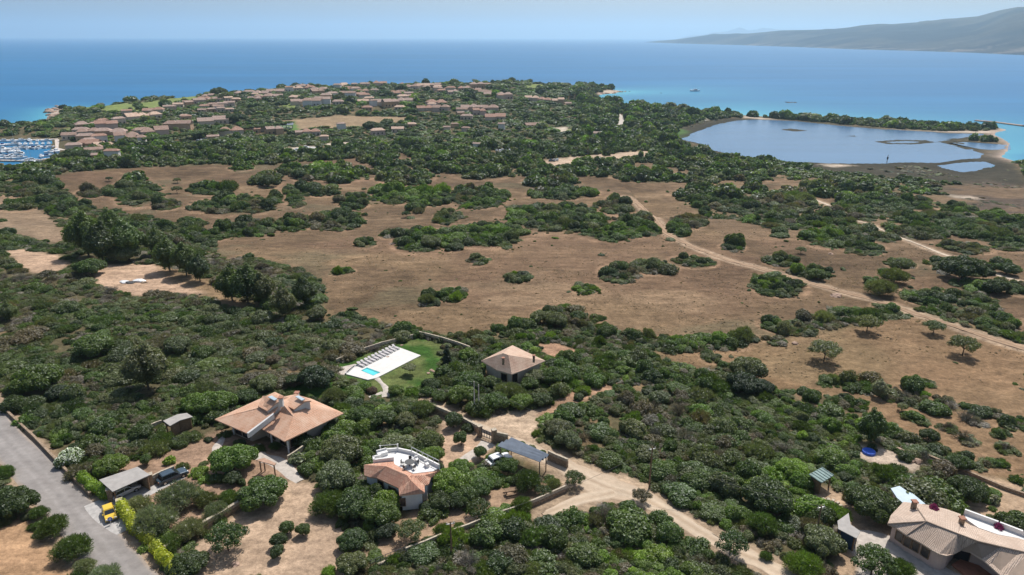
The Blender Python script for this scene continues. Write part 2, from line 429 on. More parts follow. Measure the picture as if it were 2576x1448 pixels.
# water
def water(name, deep, shallow, wave=0.25, rough=0.22, refl=0.5):
    m, nt, b = newmat(name)
    a = node(nt, 'ShaderNodeAttribute', attribute_type='GEOMETRY', attribute_name='shallow')
    tc = node(nt, 'ShaderNodeTexCoord')
    mp = node(nt, 'ShaderNodeMapping'); mp.inputs['Scale'].default_value = (0.18, 1.0, 1.0)
    nt.links.new(tc.outputs['Object'], mp.inputs['Vector'])
    n0 = node(nt, 'ShaderNodeTexNoise', i_Scale=0.006, i_Detail=6.0, i_Roughness=0.68)
    nt.links.new(mp.outputs[0], n0.inputs['Vector'])
    r0 = ramp(nt, [(0.35, tuple(x * 0.86 for x in deep)), (0.65, tuple(x * 1.14 for x in deep))])
    nt.links.new(n0.outputs['Fac'], r0.inputs['Fac'])
    mx = node(nt, 'ShaderNodeMix', data_type='RGBA'); mx.inputs['B'].default_value = (*shallow, 1)
    nt.links.new(a.outputs['Fac'], mx.inputs['Factor']); nt.links.new(r0.outputs['Color'], mx.inputs['A'])
    nt.links.new(mx.outputs['Result'], b.inputs['Base Color'])
    b.inputs['Roughness'].default_value = rough; b.inputs['IOR'].default_value = 1.33
    b.inputs['Specular IOR Level'].default_value = refl
    n1 = node(nt, 'ShaderNodeTexNoise', i_Scale=0.35, i_Detail=5.0, i_Roughness=0.6)
    nt.links.new(tc.outputs['Object'], n1.inputs['Vector'])
    bp = node(nt, 'ShaderNodeBump', i_Strength=wave, i_Distance=0.6)
    nt.links.new(n1.outputs['Fac'], bp.inputs['Height']); nt.links.new(bp.outputs['Normal'], b.inputs['Normal'])
    return m
M['sea'] = water('sea_water', (0.013, 0.130, 0.295), (0.080, 0.34, 0.43), 0.5, 0.40, 0.16)
M['lagoonw'] = water('lagoon_water', (0.075, 0.155, 0.27), (0.20, 0.30, 0.40), 0.10, 0.22, 0.28)

# ------------------------------------------------------------------ sea, lagoon, far mountains, haze
def grid_mesh(name, V, nr, nc, mat, attrs=None, smoothed=True):
    me = bpy.data.meshes.new(name)
    V = np.asarray(V, np.float32).reshape(-1, 3)
    i = np.arange(nr * nc).reshape(nr, nc)
    f = np.stack([i[:-1, :-1], i[:-1, 1:], i[1:, 1:], i[1:, :-1]], -1).reshape(-1, 4)
    me.vertices.add(len(V)); me.vertices.foreach_set('co', V.ravel())
    me.loops.add(f.size); me.loops.foreach_set('vertex_index', f.ravel().astype(np.int32))
    me.polygons.add(len(f)); me.polygons.foreach_set('loop_start', (np.arange(len(f)) * 4).astype(np.int32))
    me.polygons.foreach_set('loop_total', np.full(len(f), 4, np.int32))
    if smoothed: me.polygons.foreach_set('use_smooth', np.ones(len(f), bool))
    for k, (typ, arr) in (attrs or {}).items():
        a = me.attributes.new(k, typ, 'POINT')
        if typ == 'FLOAT': a.data.foreach_set('value', np.asarray(arr, np.float32).ravel())
        else:
            c = np.ones((len(V), 4), np.float32); c[:, :3] = np.asarray(arr).reshape(-1, 3)
            a.data.foreach_set('color', c.ravel())
    me.update(calc_edges=True)
    me.materials.append(mat)
    o = bpy.data.objects.new(name, me); col.objects.link(o)
    return o

def polar(r0, r1, nr, a0, a1, na):
    r = np.geomspace(r0, r1, nr)[:, None]; a = np.radians(np.linspace(a0, a1, na))[None, :]
    return r * np.sin(a), r * np.cos(a)

sx, sy = polar(250, 42000, 300, -62, 62, 380)
dsea = -sdf(sx, sy, COAST)
bay = smooth(80, 330, sx) * (sy > 500)
Ls = 22 + 75 * bay
sh = np.exp(-np.clip(dsea, 0, 1e5) / Ls)
sh = sh * (0.75 + 0.5 * fbm(sx * 0.35, sy, 60, 21, 3))
sh += 0.16 * bay * np.exp(-np.clip(dsea, 0, 1e5) / 420) * (fbm(sx * 0.2, sy, 70, 31, 3) - 0.2)
sh = np.clip(sh, 0, 1)
sh *= 1 - .45 * smooth(300, 420, sx) * (sy < 900)
sh *= smooth(-2, 6, -sdf(sx, sy, MARINA)) * .9 + .1
sea = grid_mesh('sea', np.stack([sx, sy, np.zeros_like(sx)], -1), 300, 380, M['sea'], {'shallow': ('FLOAT', sh)})
tag(sea, kind='structure')

def flat_poly(name, xy, z, mat, shallow=None):
    me = bpy.data.meshes.new(name)
    import bmesh
    bm = bmesh.new()
    vs = [bm.verts.new((p[0], p[1], z)) for p in xy]
    bm.faces.new(vs); bmesh.ops.triangulate(bm, faces=bm.faces[:])
    bmesh.ops.recalc_face_normals(bm, faces=bm.faces[:])
    for f in bm.faces:
        if f.normal.z < 0: f.normal_flip()
    bm.to_mesh(me); bm.free(); me.materials.append(mat)
    o = bpy.data.objects.new(name, me); col.objects.link(o)
    return o
def grow(q, k):
    c = q.mean(0); d = q - c; L = np.hypot(d[:, 0], d[:, 1])[:, None]
    return c + d * (1 + k / L)
for nm, q in (('lagoon', LAGOON), ('lagoon', POOL_E), ('pond', POND_E)):
    tag(flat_poly(nm, grow(q, 7 if nm == 'lagoon' and len(q) > 12 else 4), 0.07, M['lagoonw']), kind='structure')

M['hill'] = groundmat('hill_cover', True, var=0.35, fine=0.02, bump=0)
def mountain(name, shore, top, depth, seed, c1, c2, extra=0):
    """hill range: a heightfield rising from its shore line to its ridge and falling away behind it"""
    us = np.linspace(shore[0][0], shore[-1][0], 320)
    vs = np.interp(us, [p[0] for p in shore], [p[1] for p in shore])
    vt = np.interp(us, [p[0] for p in top], [p[1] for p in top])
    S = Pz(us, vs, 0.0)
    d = rays(us, vt); horiz = np.hypot(d[:, 0], d[:, 1])
    rs = np.hypot(S[:, 0], S[:, 1]); az = np.stack([S[:, 0] / rs, S[:, 1] / rs], -1)
    rr = rs + depth * np.clip((vs - vt) / 60, 0.12, 1.3)
    zr = np.maximum(CAMZ + rr * d[:, 2] / horiz, 4)
    T = np.concatenate([np.linspace(0, 1, 44), np.linspace(1.04, 2.0, 16)])
    V = []; C = []
    for t in T:
        r = rs + (rr - rs) * t
        x, y = az[:, 0] * r, az[:, 1] * r
        n = fbm(x, y, 900, seed, 4) - 0.5; rid = 1 - 2 * np.abs(fbm(x, y, 700, seed + 5, 4) - 0.5)
        prof = (0.25 * t + 0.75 * t * t * (3 - 2 * t)) if t <= 1 else max(0.0, 1 - (t - 1) ** 1.3)
        z = zr * prof * (1 + (0.9 * n + 0.45 * (rid - 0.75)) * min(t, abs(1.0 - t) * 2.4 if t <= 1 else 0.3) * 1.3)
        z = np.where(t == 0, -3.0, np.maximum(z, 0.5) if t < 1 else z)
        V.append(np.stack([x, y, z], -1))
        k = smooth(0.42, 0.62, fbm(x, y, 350, seed + 9, 4))[:, None]
        low = (1 - smooth(0.0, 0.35, np.full_like(x, t)))[:, None] * smooth(0.5, 0.7, fbm(x, y, 120, seed + 3, 3))[:, None]
        cc = np.array(c1) * (1 - k) + np.array(c2) * k
        C.append(cc * (1 - low) + np.array((0.16, 0.14, 0.12)) * low)
    o = grid_mesh(name, np.array(V), len(T), len(us), M['hill'], {'cover': ('FLOAT_COLOR', np.array(C))})
    return tag(o, kind='structure')
mountain('mountains', [(1622, 107.3), (1700, 110), (1850, 114), (2000, 119), (2150, 125), (2300, 129), (2450, 134), (2576, 140), (3000, 165), (3300, 190)],
         [(1622, 106.8), (1650, 104), (1700, 100), (1790, 87), (1880, 85), (1960, 77.5), (2108, 74), (2215, 66.5), (2293, 62.5), (2368, 48.5), (2440, 42),
          (2490, 27), (2530, 19), (2576, 17), (2750, 5), (3000, -30), (3300, -20)], 2600, 40, (0.006, 0.015, 0.022), (0.042, 0.045, 0.040))
mountain('far_mountains', [(1700, 99.6), (1850, 100.2), (2050, 101), (2300, 101)],
         [(1700, 99.0), (1735, 91), (1765, 89), (1790, 84), (1828, 79), (1856, 70), (1880, 77.5), (1915, 73), (1960, 75), (2008, 75), (2060, 80), (2300, 85)], 2500, 60,
         (0.02, 0.03, 0.035), (0.05, 0.05, 0.05))

hb = MB(); hb.box((0, 21000, 350), (62000, 44000, 740))
haze = hb.build('haze', None)
hm = bpy.data.materials.new('haze_air'); hm.use_nodes = True
hn = hm.node_tree; hn.nodes.remove(hn.nodes['Principled BSDF'])
pv = hn.nodes.new('ShaderNodeVolumePrincipled')
pv.inputs['Color'].default_value = (0.63, 0.85, 1.0, 1)
pv.inputs['Density'].default_value = 0.00008
pv.inputs['Anisotropy'].default_value = 0.5
hn.links.new(pv.outputs[0], hn.nodes['Material Output'].inputs['Volume'])
haze.data.materials.append(hm)
tag(haze, kind='stuff')
sc.cycles.use_denoising = True
sc.cycles.max_bounces = 5
sc.cycles.diffuse_bounces = 2
sc.cycles.transparent_max_bounces = 6
sc.cycles.volume_bounces = 3

# ------------------------------------------------------------------ land cover
def XY(pts): return GP(pts)[:, :2]
C_LIT, C_FIELD, C_OCH, C_SAND, C_DIRT = (0.100, 0.085, 0.046), (0.131, 0.088, 0.053), (0.225, 0.152, 0.087), (0.42, 0.29, 0.20), (0.46, 0.345, 0.245)
C_GRASS, C_MARSH, C_GOLF, C_BEACH, C_ORANGE = (0.042, 0.098, 0.018), (0.052, 0.046, 0.032), (0.175, 0.215, 0.070), (0.46, 0.38, 0.30), (0.36, 0.225, 0.13)
FIELD_A = [(135, 442), (230, 431), (380, 420), (540, 415), (640, 417), (760, 408), (860, 402), (940, 392), (1000, 384), (1040, 398), (1090, 417), (1150, 432),
           (1250, 446), (1330, 444), (1450, 444), (1560, 452), (1640, 457), (1735, 464), (1705, 500), (1745, 530), (1850, 556), (1930, 576), (2010, 580), (2100, 566), (2200, 580),
           (2290, 604), (2370, 592), (2440, 584), (2576, 602), (2800, 650), (2900, 860), (2576, 850), (2480, 745), (2440, 735), (2330, 765), (2280, 780), (2200, 795), (2100, 815),
           (1990, 835), (1900, 860), (1800, 875), (1700, 880), (1560, 850), (1500, 830), (1350, 830), (1320, 815), (1240, 835), (1180, 842), (1080, 836), (1000, 822),
           (900, 795), (830, 790), (800, 700), (640, 645), (560, 655), (520, 600), (430, 560), (300, 535), (210, 520), (190, 500), (160, 470)]
FIELD_B = [(1655, 890), (1800, 872), (1900, 856), (2100, 832), (2200, 812), (2300, 795), (2420, 815), (2576, 868), (2900, 900), (2900, 1300), (2576, 1212), (2450, 1195), (2330, 1120),
           (2240, 1075), (2150, 1000), (2050, 995), (1985, 982), (1910, 975), (1850, 915), (1760, 930), (1690, 910)]
FIELD_C = [(-100, 480), (60, 500), (120, 535), (160, 575), (190, 620), (120, 610), (60, 600), (0, 590), (-100, 580)]
FIELD_D = [(1800, 442), (1932, 446), (1990, 452), (2045, 466), (2120, 482), (2200, 497), (2335, 516), (2360, 536), (2270, 536), (2170, 524), (2090, 512), (2020, 508), (1970, 488), (1900, 462)]
CLEAR1 = [(12, 630), (60, 628), (160, 640), (166, 682), (100, 690), (62, 683), (25, 660)]
CLEAR2 = [(220, 690), (268, 664), (390, 664), (480, 700), (545, 742), (420, 742), (338, 748), (290, 736), (245, 718)]
CLEAR2B = [(390, 664), (520, 700), (620, 770), (600, 790), (500, 735), (430, 715)]
PLAZA = [(1180, 1060), (1232, 1044), (1290, 1033), (1385, 1026), (1356, 1060), (1350, 1100), (1332, 1122), (1280, 1108), (1205, 1085)]
YARD = [(700, 1225), (735, 1208), (800, 1215), (835, 1280), (860, 1320), (900, 1390), (940, 1400), (935, 1430), (860, 1470), (430, 1470), (455, 1400), (540, 1330), (620, 1275), (690, 1250)]
YARD2 = [(1160, 1250), (1300, 1215), (1420, 1210), (1430, 1235), (1340, 1265), (1240, 1305), (1110, 1350), (1010, 1390), (950, 1410), (940, 1360), (1050, 1280)]
YARD3 = [(1115, 1055), (1150, 1070), (1205, 1100), (1245, 1120), (1225, 1160), (1160, 1170), (1110, 1180), (1095, 1110)]
LEFTSAND = [(-100, 1320), (0, 1325), (60, 1300), (100, 1345), (150, 1400), (215, 1480), (-100, 1480)]
OLIVEYARD = [(300, 1160), (420, 1130), (560, 1080), (620, 1110), (740, 1120), (760, 1190), (700, 1215), (640, 1260), (540, 1320), (440, 1385), (300, 1290), (260, 1220)]
HIPYARD = [(1345, 868), (1400, 862), (1460, 880), (1460, 905), (1400, 905), (1365, 895)]
SLOPE = [(1400, 1005), (1440, 980), (1500, 970), (1570, 962), (1540, 990), (1450, 1020), (1380, 1050), (1350, 1045)]
RYARD = [(2030, 1240), (2100, 1225), (2150, 1270), (2250, 1260), (2280, 1230), (2420, 1190), (2560, 1215), (2800, 1280), (2800, 1480), (2000, 1480), (2100, 1400), (2090, 1330), (2020, 1270)]
RPAVE = [(2190, 1350), (2215, 1345), (2300, 1395), (2370, 1440), (2420, 1480), (2150, 1480), (2160, 1420), (2130, 1370)]
LAWN1 = [(705, 992), (728, 965), (800, 955), (850, 965), (905, 985), (860, 1005), (800, 1000), (760, 995)]
LAWN2 = [(852, 912), (1033, 856), (1058, 849), (1112, 862), (1118, 880), (1108, 925), (1095, 960), (1030, 985), (985, 1000), (935, 995), (900, 965), (860, 950), (835, 935)]
RUINS = [(2150, 1118), (2240, 1130), (2330, 1165), (2300, 1190), (2200, 1170), (2150, 1150)]
GOLF = [[(255, 268), (330, 262), (420, 250), (490, 243), (500, 250), (430, 262), (400, 275), (330, 282), (270, 284), (255, 278)],
        [(190, 268), (250, 268), (240, 274), (200, 276)], [(125, 335), (180, 322), (182, 336), (130, 345)],
        [(1320, 216), (1372, 213), (1370, 222), (1325, 222)], [(1418, 328), (1455, 318), (1535, 315), (1540, 322), (1480, 330), (1440, 332)],
        [(715, 258), (745, 262), (750, 275), (700, 276)], [(560, 295), (585, 292), (585, 300), (560, 303)]]
PITCH_DRY = [(700, 304), (800, 296), (860, 290), (960, 294), (1030, 296), (1025, 306), (930, 316), (800, 324), (745, 330), (735, 318)]
PITCH_GREEN = [(660, 308), (740, 306), (750, 328), (700, 330), (665, 320)]
PATCH_TOWN = [[(1385, 322), (1425, 320), (1430, 332), (1390, 338)], [(820, 362), (880, 358), (880, 366), (825, 368)], [(700, 372), (790, 368), (790, 384), (720, 388)]]
SANDROAD = [(1368, 403), (1440, 395), (1500, 389), (1560, 384), (1645, 380), (1635, 393), (1565, 402), (1500, 410), (1430, 422), (1372, 424)]
MARSH = [(1700, 330), (1760, 305), (1850, 296), (1870, 300), (1820, 312), (1740, 342), (1715, 352)]
MARSH2 = [(1990, 405), (2200, 412), (2400, 404), (2480, 395), (2540, 360), (2570, 366), (2540, 400), (2560, 420), (2600, 470), (2500, 470), (2330, 455), (2150, 440), (2040, 425)]
MARSH3 = [(2360, 470), (2480, 455), (2600, 470), (2800, 520), (2700, 580), (2520, 545), (2420, 510)]
REEDS = [(1610, 325), (1690, 322), (1735, 330), (1735, 350), (1640, 352), (1600, 340)]
SHORE_SAND = [[(1870, 293), (2000, 305), (2100, 314), (2200, 323), (2350, 330), (2500, 330), (2530, 326), (2520, 335), (2350, 337), (2200, 329), (2100, 318), (1990, 310), (1870, 297)],
              [(1490, 250), (1478, 243), (1530, 232), (1566, 229), (1560, 233), (1505, 242)], [(1620, 270), (1700, 276), (1790, 283), (1700, 280), (1630, 274)],
              [(120, 300), (128, 283), (150, 266), (165, 266), (155, 285), (150, 300), (125, 306)], [(2390, 498), (2440, 500), (2460, 508), (2400, 506)],
              [(2080, 408), (2150, 417), (2100, 422), (2060, 415)]]
ROADS_TOWN = [([(700, 380), (760, 375), (800, 372)], 7), ([(1560, 320), (1568, 300), (1552, 285), (1540, 275)], 5), ([(990, 395), (1000, 375)], 5)]

# bush patches standing in the fields: centre, half-width, half-height in frame units, tone
PATCH = [(345, 478, 52, 36, 'd'), (225, 485, 32, 12, 'g'), (283, 480, 28, 13, 'd'), (415, 510, 30, 16, 'd'), (520, 475, 34, 14, 'd'), (563, 480, 20, 12, 'd'), (600, 510, 100, 26, 'g'),
         (115, 456, 20, 13, 'd'), (605, 422, 28, 8, 'g'), (676, 449, 31, 18, 'd'), (752, 435, 23, 17, 'd'), (717, 431, 16, 9, 'd'), (740, 476, 26, 15, 'd'), (804, 480, 38, 13, 'd'),
         (694, 495, 21, 10, 'd'), (744, 505, 19, 16, 'd'), (850, 434, 92, 20, 'g'), (860, 450, 26, 12, 'g'), (919, 403, 18, 7, 'd'), (969, 395, 27, 12, 'd'), (956, 414, 20, 9, 'd'),
         (978, 428, 30, 9, 'd'), (1019, 442, 62, 20, 'g'), (1054, 424, 11, 7, 'd'), (1073, 455, 11, 8, 'd'), (1035, 487, 88, 20, 'b'), (1080, 503, 50, 14, 'b'), (889, 508, 35, 17, 'd'),
         (1080, 408, 60, 16, 'd'), (1130, 425, 40, 10, 'd'), (1215, 432, 68, 18, 'd'), (1200, 492, 62, 26, 'g'), (845, 547, 60, 27, 'd'), (735, 560, 48, 16, 'g'), (919, 612, 24, 11, 'g'),
         (858, 682, 31, 10, 'g'), (1060, 597, 64, 34, 'g'), (980, 590, 24, 10, 'd'), (1052, 527, 13, 9, 'd'), (1125, 543, 29, 19, 'd'), (1220, 578, 98, 36, 'b'), (1143, 617, 20, 14, 'd'),
         (1205, 653, 22, 11, 'g'), (1080, 757, 24, 14, 'd'), (1136, 737, 31, 19, 'g'), (1400, 540, 122, 38, 'b'), (1530, 577, 74, 24, 'b'), (1605, 553, 56, 22, 'd'), (1640, 575, 40, 14, 'g'),
         (1697, 572, 26, 26, 'd'), (1307, 698, 27, 11, 'b'), (1478, 726, 29, 14, 'B'), (1560, 683, 48, 24, 'g'), (1640, 667, 54, 20, 'd'), (1742, 656, 54, 16, 'd'), (1842, 620, 29, 11, 'd'),
         (1385, 457, 62, 12, 'g'), (1415, 484, 78, 15, 'g'), (1548, 512, 30, 24, 'd'), (1780, 490, 85, 22, 'd'), (1885, 512, 92, 28, 'd'), (1985, 500, 65, 32, 'o'), (1735, 548, 36, 22, 'x'),
         (1965, 540, 38, 36, 'd'), (2080, 545, 33, 20, 'd'), (2085, 593, 56, 26, 'g'), (2172, 621, 46, 17, 'd'), (2222, 598, 27, 12, 'd'), (2170, 580, 33, 14, 'd'), (2120, 560, 26, 12, 'o'),
         (1965, 654, 40, 16, 'o'), (2055, 682, 29, 17, 'd'), (2250, 690, 32, 14, 'o'), (2265, 664, 30, 12, 'o'), (2218, 716, 36, 16, 'o'), (2418, 664, 58, 26, 'd'), (2475, 668, 28, 12, 'd'),
         (2530, 670, 30, 13, 'd'), (2540, 612, 42, 18, 'd'), (2490, 599, 32, 11, 'd'), (2325, 748, 52, 17, 'b'), (2400, 746, 64, 18, 'b'), (2450, 716, 52, 17, 'g'), (2507, 716, 30, 16, 'd'),
         (2555, 720, 34, 20, 'd'), (2250, 777, 46, 18, 'd'), (2140, 792, 48, 17, 'g'), (2060, 806, 44, 16, 'g'), (1985, 822, 64, 18, 'g'), (2170, 803, 40, 14, 'd'), (1957, 715, 60, 26, 'b'),
         (2390, 797, 17, 9, 'd'), (2417, 820, 16, 9, 'd'), (2555, 846, 28, 12, 'd'), (1957, 861, 21, 10, 'g'), (1787, 898, 23, 14, 'g'), (2335, 962, 13, 8, 'g'), (2290, 976, 12, 8, 'g'),
         (2446, 1028, 24, 14, 'g'), (2125, 968, 50, 13, 'o'), (2168, 978, 22, 8, 'g'), (2307, 1050, 34, 16, 'B'), (2345, 1030, 30, 14, 'o'), (2290, 1000, 60, 22, 'x'), (2400, 1020, 22, 14, 'x'),
         (2515, 1090, 20, 14, 'g'), (2550, 1062, 40, 20, 'd'), (2190, 1056, 34, 20, 'd'), (2070, 1005, 50, 14, 'd'), (2250, 1092, 46, 15, 'd'), (2330, 1122, 46, 13, 'd'), (2420, 1160, 50, 16, 'g'),
         (2495, 1162, 34, 14, 'b'), (2140, 1020, 40, 18, 'd'), (2240, 990, 30, 20, 'x'), (2200, 970, 25, 14, 'x'), (1700, 862, 60, 18, 'g'), (1800, 858, 70, 18, 'g'), (1870, 848, 40, 14, 'd'),
         (1620, 852, 50, 14, 'd'), (1430, 800, 78, 30, 'd'), (1400, 790, 50, 24, 'd'), (1500, 828, 44, 20, 'b'), (1352, 825, 34, 16, 'b'), (70, 470, 70, 22, 'd'), (130, 495, 60, 20, 'd'),
         (180, 525, 50, 18, 'd'), (50, 515, 45, 15, 'o'), (230, 560, 50, 40, 'd'), (310, 580, 60, 45, 'd'), (420, 590, 50, 40, 'd'), (480, 560, 30, 14, 'd'), (520, 590, 60, 16, 'd'),
         (610, 575, 70, 22, 'd'), (640, 562, 28, 12, 'd'), (470, 640, 45, 40, 'd'), (1850, 440, 100, 12, 'd'), (2100, 480, 90, 18, 'g'), (2240, 505, 80, 22, 'd'), (2330, 540, 90, 24, 'd'),
         (2480, 580, 80, 22, 'd'), (2150, 530, 60, 16, 'g'), (2300, 580, 80, 22, 'o'), (2420, 620, 60, 14, 'd'), (1740, 452, 60, 9, 'd'), (1620, 450, 70, 9, 'd'), (2020, 690, 40, 10, 'g'),
         (2380, 1010, 26, 12, 'x'), (2460, 1062, 30, 12, 'x'), (2380, 1075, 24, 12, 'x'), (2440, 1110, 26, 12, 'x'), (2530, 1130, 30, 14, 'x'), (2500, 1040, 16, 8, 'o')]
pc = np.array([(p[0], p[1]) for p in PATCH], float)
_b = np.array([(p[0], p[1] + p[3]) for p in PATCH], float)     # near edge of each patch
PW = G(pc[:, 0], pc[:, 1] + 0.25 * np.array([p[3] for p in PATCH]))
_e = G(pc[:, 0] + np.array([p[2] for p in PATCH]), pc[:, 1] + 0.25 * np.array([p[3] for p in PATCH]))
_n = G(_b[:, 0], _b[:, 1])
PRX = np.hypot(_e[:, 0] - PW[:, 0], _e[:, 1] - PW[:, 1]) * 1.06
PRY = np.clip(np.hypot(_n[:, 0] - PW[:, 0], _n[:, 1] - PW[:, 1]) * 1.28, 1.8, None)
PANG = np.arctan2(PW[:, 0], PW[:, 1])
def patch_field(x, y):
    """nearest patch index and normalised radius (below 1 is inside)"""
    best = np.full(x.shape, 9.0); idx = np.full(x.shape, -1)
    for i in range(len(PATCH)):
        dx, dy = x - PW[i, 0], y - PW[i, 1]
        near = (np.abs(dx) < 3 * (PRX[i] + PRY[i])) & (np.abs(dy) < 3 * (PRX[i] + PRY[i]))
        if not near.any(): continue
        a = PANG[i]; ca, sa = math.cos(a), math.sin(a)
        r = np.full(x.shape, 9.0)
        r[near] = np.hypot((dx[near] * ca - dy[near] * sa) / PRX[i], (dx[near] * sa + dy[near] * ca) / PRY[i])
        m = r < best; best[m] = r[m]; idx[m] = i
    return best, idx

POLY = {k: XY(v) for k, v in dict(FA=FIELD_A, FB=FIELD_B, FC=FIELD_C, FD=FIELD_D, C1=CLEAR1, C2=CLEAR2, C2B=CLEAR2B, PZ=PLAZA, YD=YARD, Y2=YARD2, Y3=YARD3, LS=LEFTSAND, OY=OLIVEYARD,
                                  HY=HIPYARD, SL=SLOPE, RY=RYARD, RP=RPAVE, L1=LAWN1, L2=LAWN2, RU=RUINS, PD=PITCH_DRY, PG=PITCH_GREEN, SR=SANDROAD, MA=MARSH, MB=MARSH2, MC=MARSH3,
                                  RE=REEDS).items()}
for i, g in enumerate(GOLF): POLY['G%d' % i] = XY(g)
for i, g in enumerate(PATCH_TOWN): POLY['T%d' % i] = XY(g)
for i, g in enumerate(SHORE_SAND): POLY['S%d' % i] = lvl0(g, 0.4)

def inpoly(key, x, y, soft, noise=None):
    q = POLY[key]; out = np.zeros(x.shape)
    m = (x > q[:, 0].min() - 12) & (x < q[:, 0].max() + 12) & (y > q[:, 1].min() - 12) & (y < q[:, 1].max() + 12)
    if m.any():
        s = sdf(x[m], y[m], q)
        if noise is not None: s = s + noise[m]
        out[m] = smooth(-soft, soft, s)
    return out

# roads
def path3(pts, step=2.0):
    p = GP(pts); out = [p[0]]
    n = len(p)
    for i in range(n - 1):
        p0, p1, p2, p3 = p[max(i - 1, 0)], p[i], p[i + 1], p[min(i + 2, n - 1)]
        L = np.hypot(*(p2 - p1)[:2]); k = max(2, int(L / step))
        for j in range(1, k + 1):
            t = j / k
            out.append(0.5 * ((2 * p1) + (-p0 + p2) * t + (2 * p0 - 5 * p1 + 4 * p2 - p3) * t * t + (-p0 + 3 * p1 - 3 * p2 + p3) * t ** 3))
    return np.array(out)
def track_colours(P, s, w, base, worn, edge, mid):
    n = fbm(P[..., 0], P[..., 1], 3.0, 501, 3); n2 = fbm(P[..., 0], P[..., 1], 0.9, 502, 2)
    off = np.abs(s)[None, :] * w[:, None]
    rut = np.exp(-((off - 0.72) / 0.32) ** 2)[..., None]
    c = np.array(base) * (0.88 + 0.24 * n)[..., None]
    c = c + (np.array(worn) - c) * rut * 0.6
    c = c + (np.array(mid) - c) * (np.exp(-(off / 0.28) ** 2) * smooth(0.35, 0.6, n))[..., None] * 0.6
    e = smooth(0.36, 0.5, np.abs(s))[None, :] * np.ones_like(n)
    c = c + (np.array(edge) - c) * (np.clip(e * (0.4 + 1.2 * n2), 0, 1))[..., None]
    return c
TCOL = {'pale_dirt': ((0.46, 0.36, 0.265), (0.55, 0.45, 0.34), (0.33, 0.24, 0.165), (0.36, 0.265, 0.18)), 'track_dirt': ((0.30, 0.205, 0.135), (0.40, 0.285, 0.195), (0.17, 0.11, 0.07), (0.20, 0.135, 0.085)),
        'white_gravel': ((0.55, 0.46, 0.36), (0.62, 0.53, 0.43), (0.35, 0.27, 0.19), (0.40, 0.32, 0.23)), 'asphalt': ((0.245, 0.225, 0.212), (0.29, 0.27, 0.255), (0.34, 0.275, 0.22), (0.22, 0.205, 0.195))}
def ribbon(name, pts, widths, mat, lift=0.06, jit=0.0, cross=7, step=1.5, kind='structure'):
    c = path3(pts, step)
    w = np.interp(np.linspace(0, 1, len(c)), np.linspace(0, 1, len(widths)), widths)
    t = np.gradient(c[:, :2], axis=0); t /= np.hypot(t[:, 0], t[:, 1])[:, None] + 1e-9
    nrm = np.stack([-t[:, 1], t[:, 0]], -1)
    s = np.linspace(-0.5, 0.5, cross)
    P = c[:, None, :2] + nrm[:, None, :] * (w[:, None] * s[None, :])[..., None]
    if jit:
        e = (np.abs(s) > 0.34)[None, :] * (vnoise(P[..., 0], P[..., 1], 2.2, 77) - 0.5) * jit + (vnoise(P[..., 0], P[..., 1], 0.9, 78) - 0.5) * jit * 0.4 * (np.abs(s) > 0.45)[None, :]
        P = P + nrm[:, None, :] * (np.sign(s)[None, :] * e)[..., None]
    z = H(P[..., 0], P[..., 1]) + lift
    z[:, 0] -= 0.12; z[:, -1] -= 0.12
    at_ = None
    if mat.name in TCOL: at_ = {'cover': ('FLOAT_COLOR', track_colours(P, s, w, *TCOL[mat.name]))}
    o = grid_mesh(name, np.concatenate([P, z[..., None]], -1), len(c), cross, mat, at_)
    ROADLINES.append((c[:, :2], w))
    return tag(o, kind=kind)
ROADLINES = []
ROAD_PX = [(-60, 1010), (-10, 1082), (40, 1135), (108, 1205), (190, 1300), (256, 1380), (322, 1460), (380, 1530)]
ribbon('asphalt_road', ROAD_PX, [5.9] * 8, M['asphalt'], 0.07, 0.5, 17, 1.0)
ribbon('dirt_road', [(1078, 1008), (1090, 1024), (1150, 1052), (1220, 1085), (1290, 1112), (1395, 1160), (1460, 1196), (1530, 1228), (1600, 1248), (1680, 1288), (1760, 1338), (1830, 1378), (1905, 1412), (1990, 1460), (2060, 1500)],
       [2.2, 2.5, 2.8, 3.4, 3.6, 3.4, 4.6, 6.4, 4.8, 3.5, 3.2, 2.9, 2.8, 2.8], M['dirt'], 0.07, 0.9, 17, 1.0)
ribbon('dirt_road', [(1545, 1240), (1500, 1250), (1450, 1262), (1400, 1282), (1365, 1296)], [3.4, 3.0, 2.6, 2.0, 1.2], M['dirt'], 0.09, 0.8, 9)
ribbon('dirt_track', [(1575, 497), (1610, 515), (1640, 545), (1668, 580), (1700, 600), (1750, 625), (1830, 655), (1900, 672), (1980, 695), (2080, 725), (2200, 755), (2290, 785), (2380, 815), (2480, 848), (2600, 885), (2700, 915)],
       [4.0, 4.2, 4.2, 3.6, 3.6, 3.2, 2.4, 2.0, 2.2, 2.2, 2.2, 2.2, 2.4, 2.4], M['track'], 0.10, 1.3, 13, 1.8)
ribbon('dirt_track', [(2040, 500), (2100, 528), (2125, 545), (2190, 566), (2240, 590), (2300, 612), (2350, 632), (2400, 650), (2480, 682), (2600, 720)], [1.6, 1.7, 1.6, 1.7, 1.2, 1.0, 1.3, 1.0, 1.3, 1.4], M['whitetrack'], 0.14, 1.2, 7, 3)

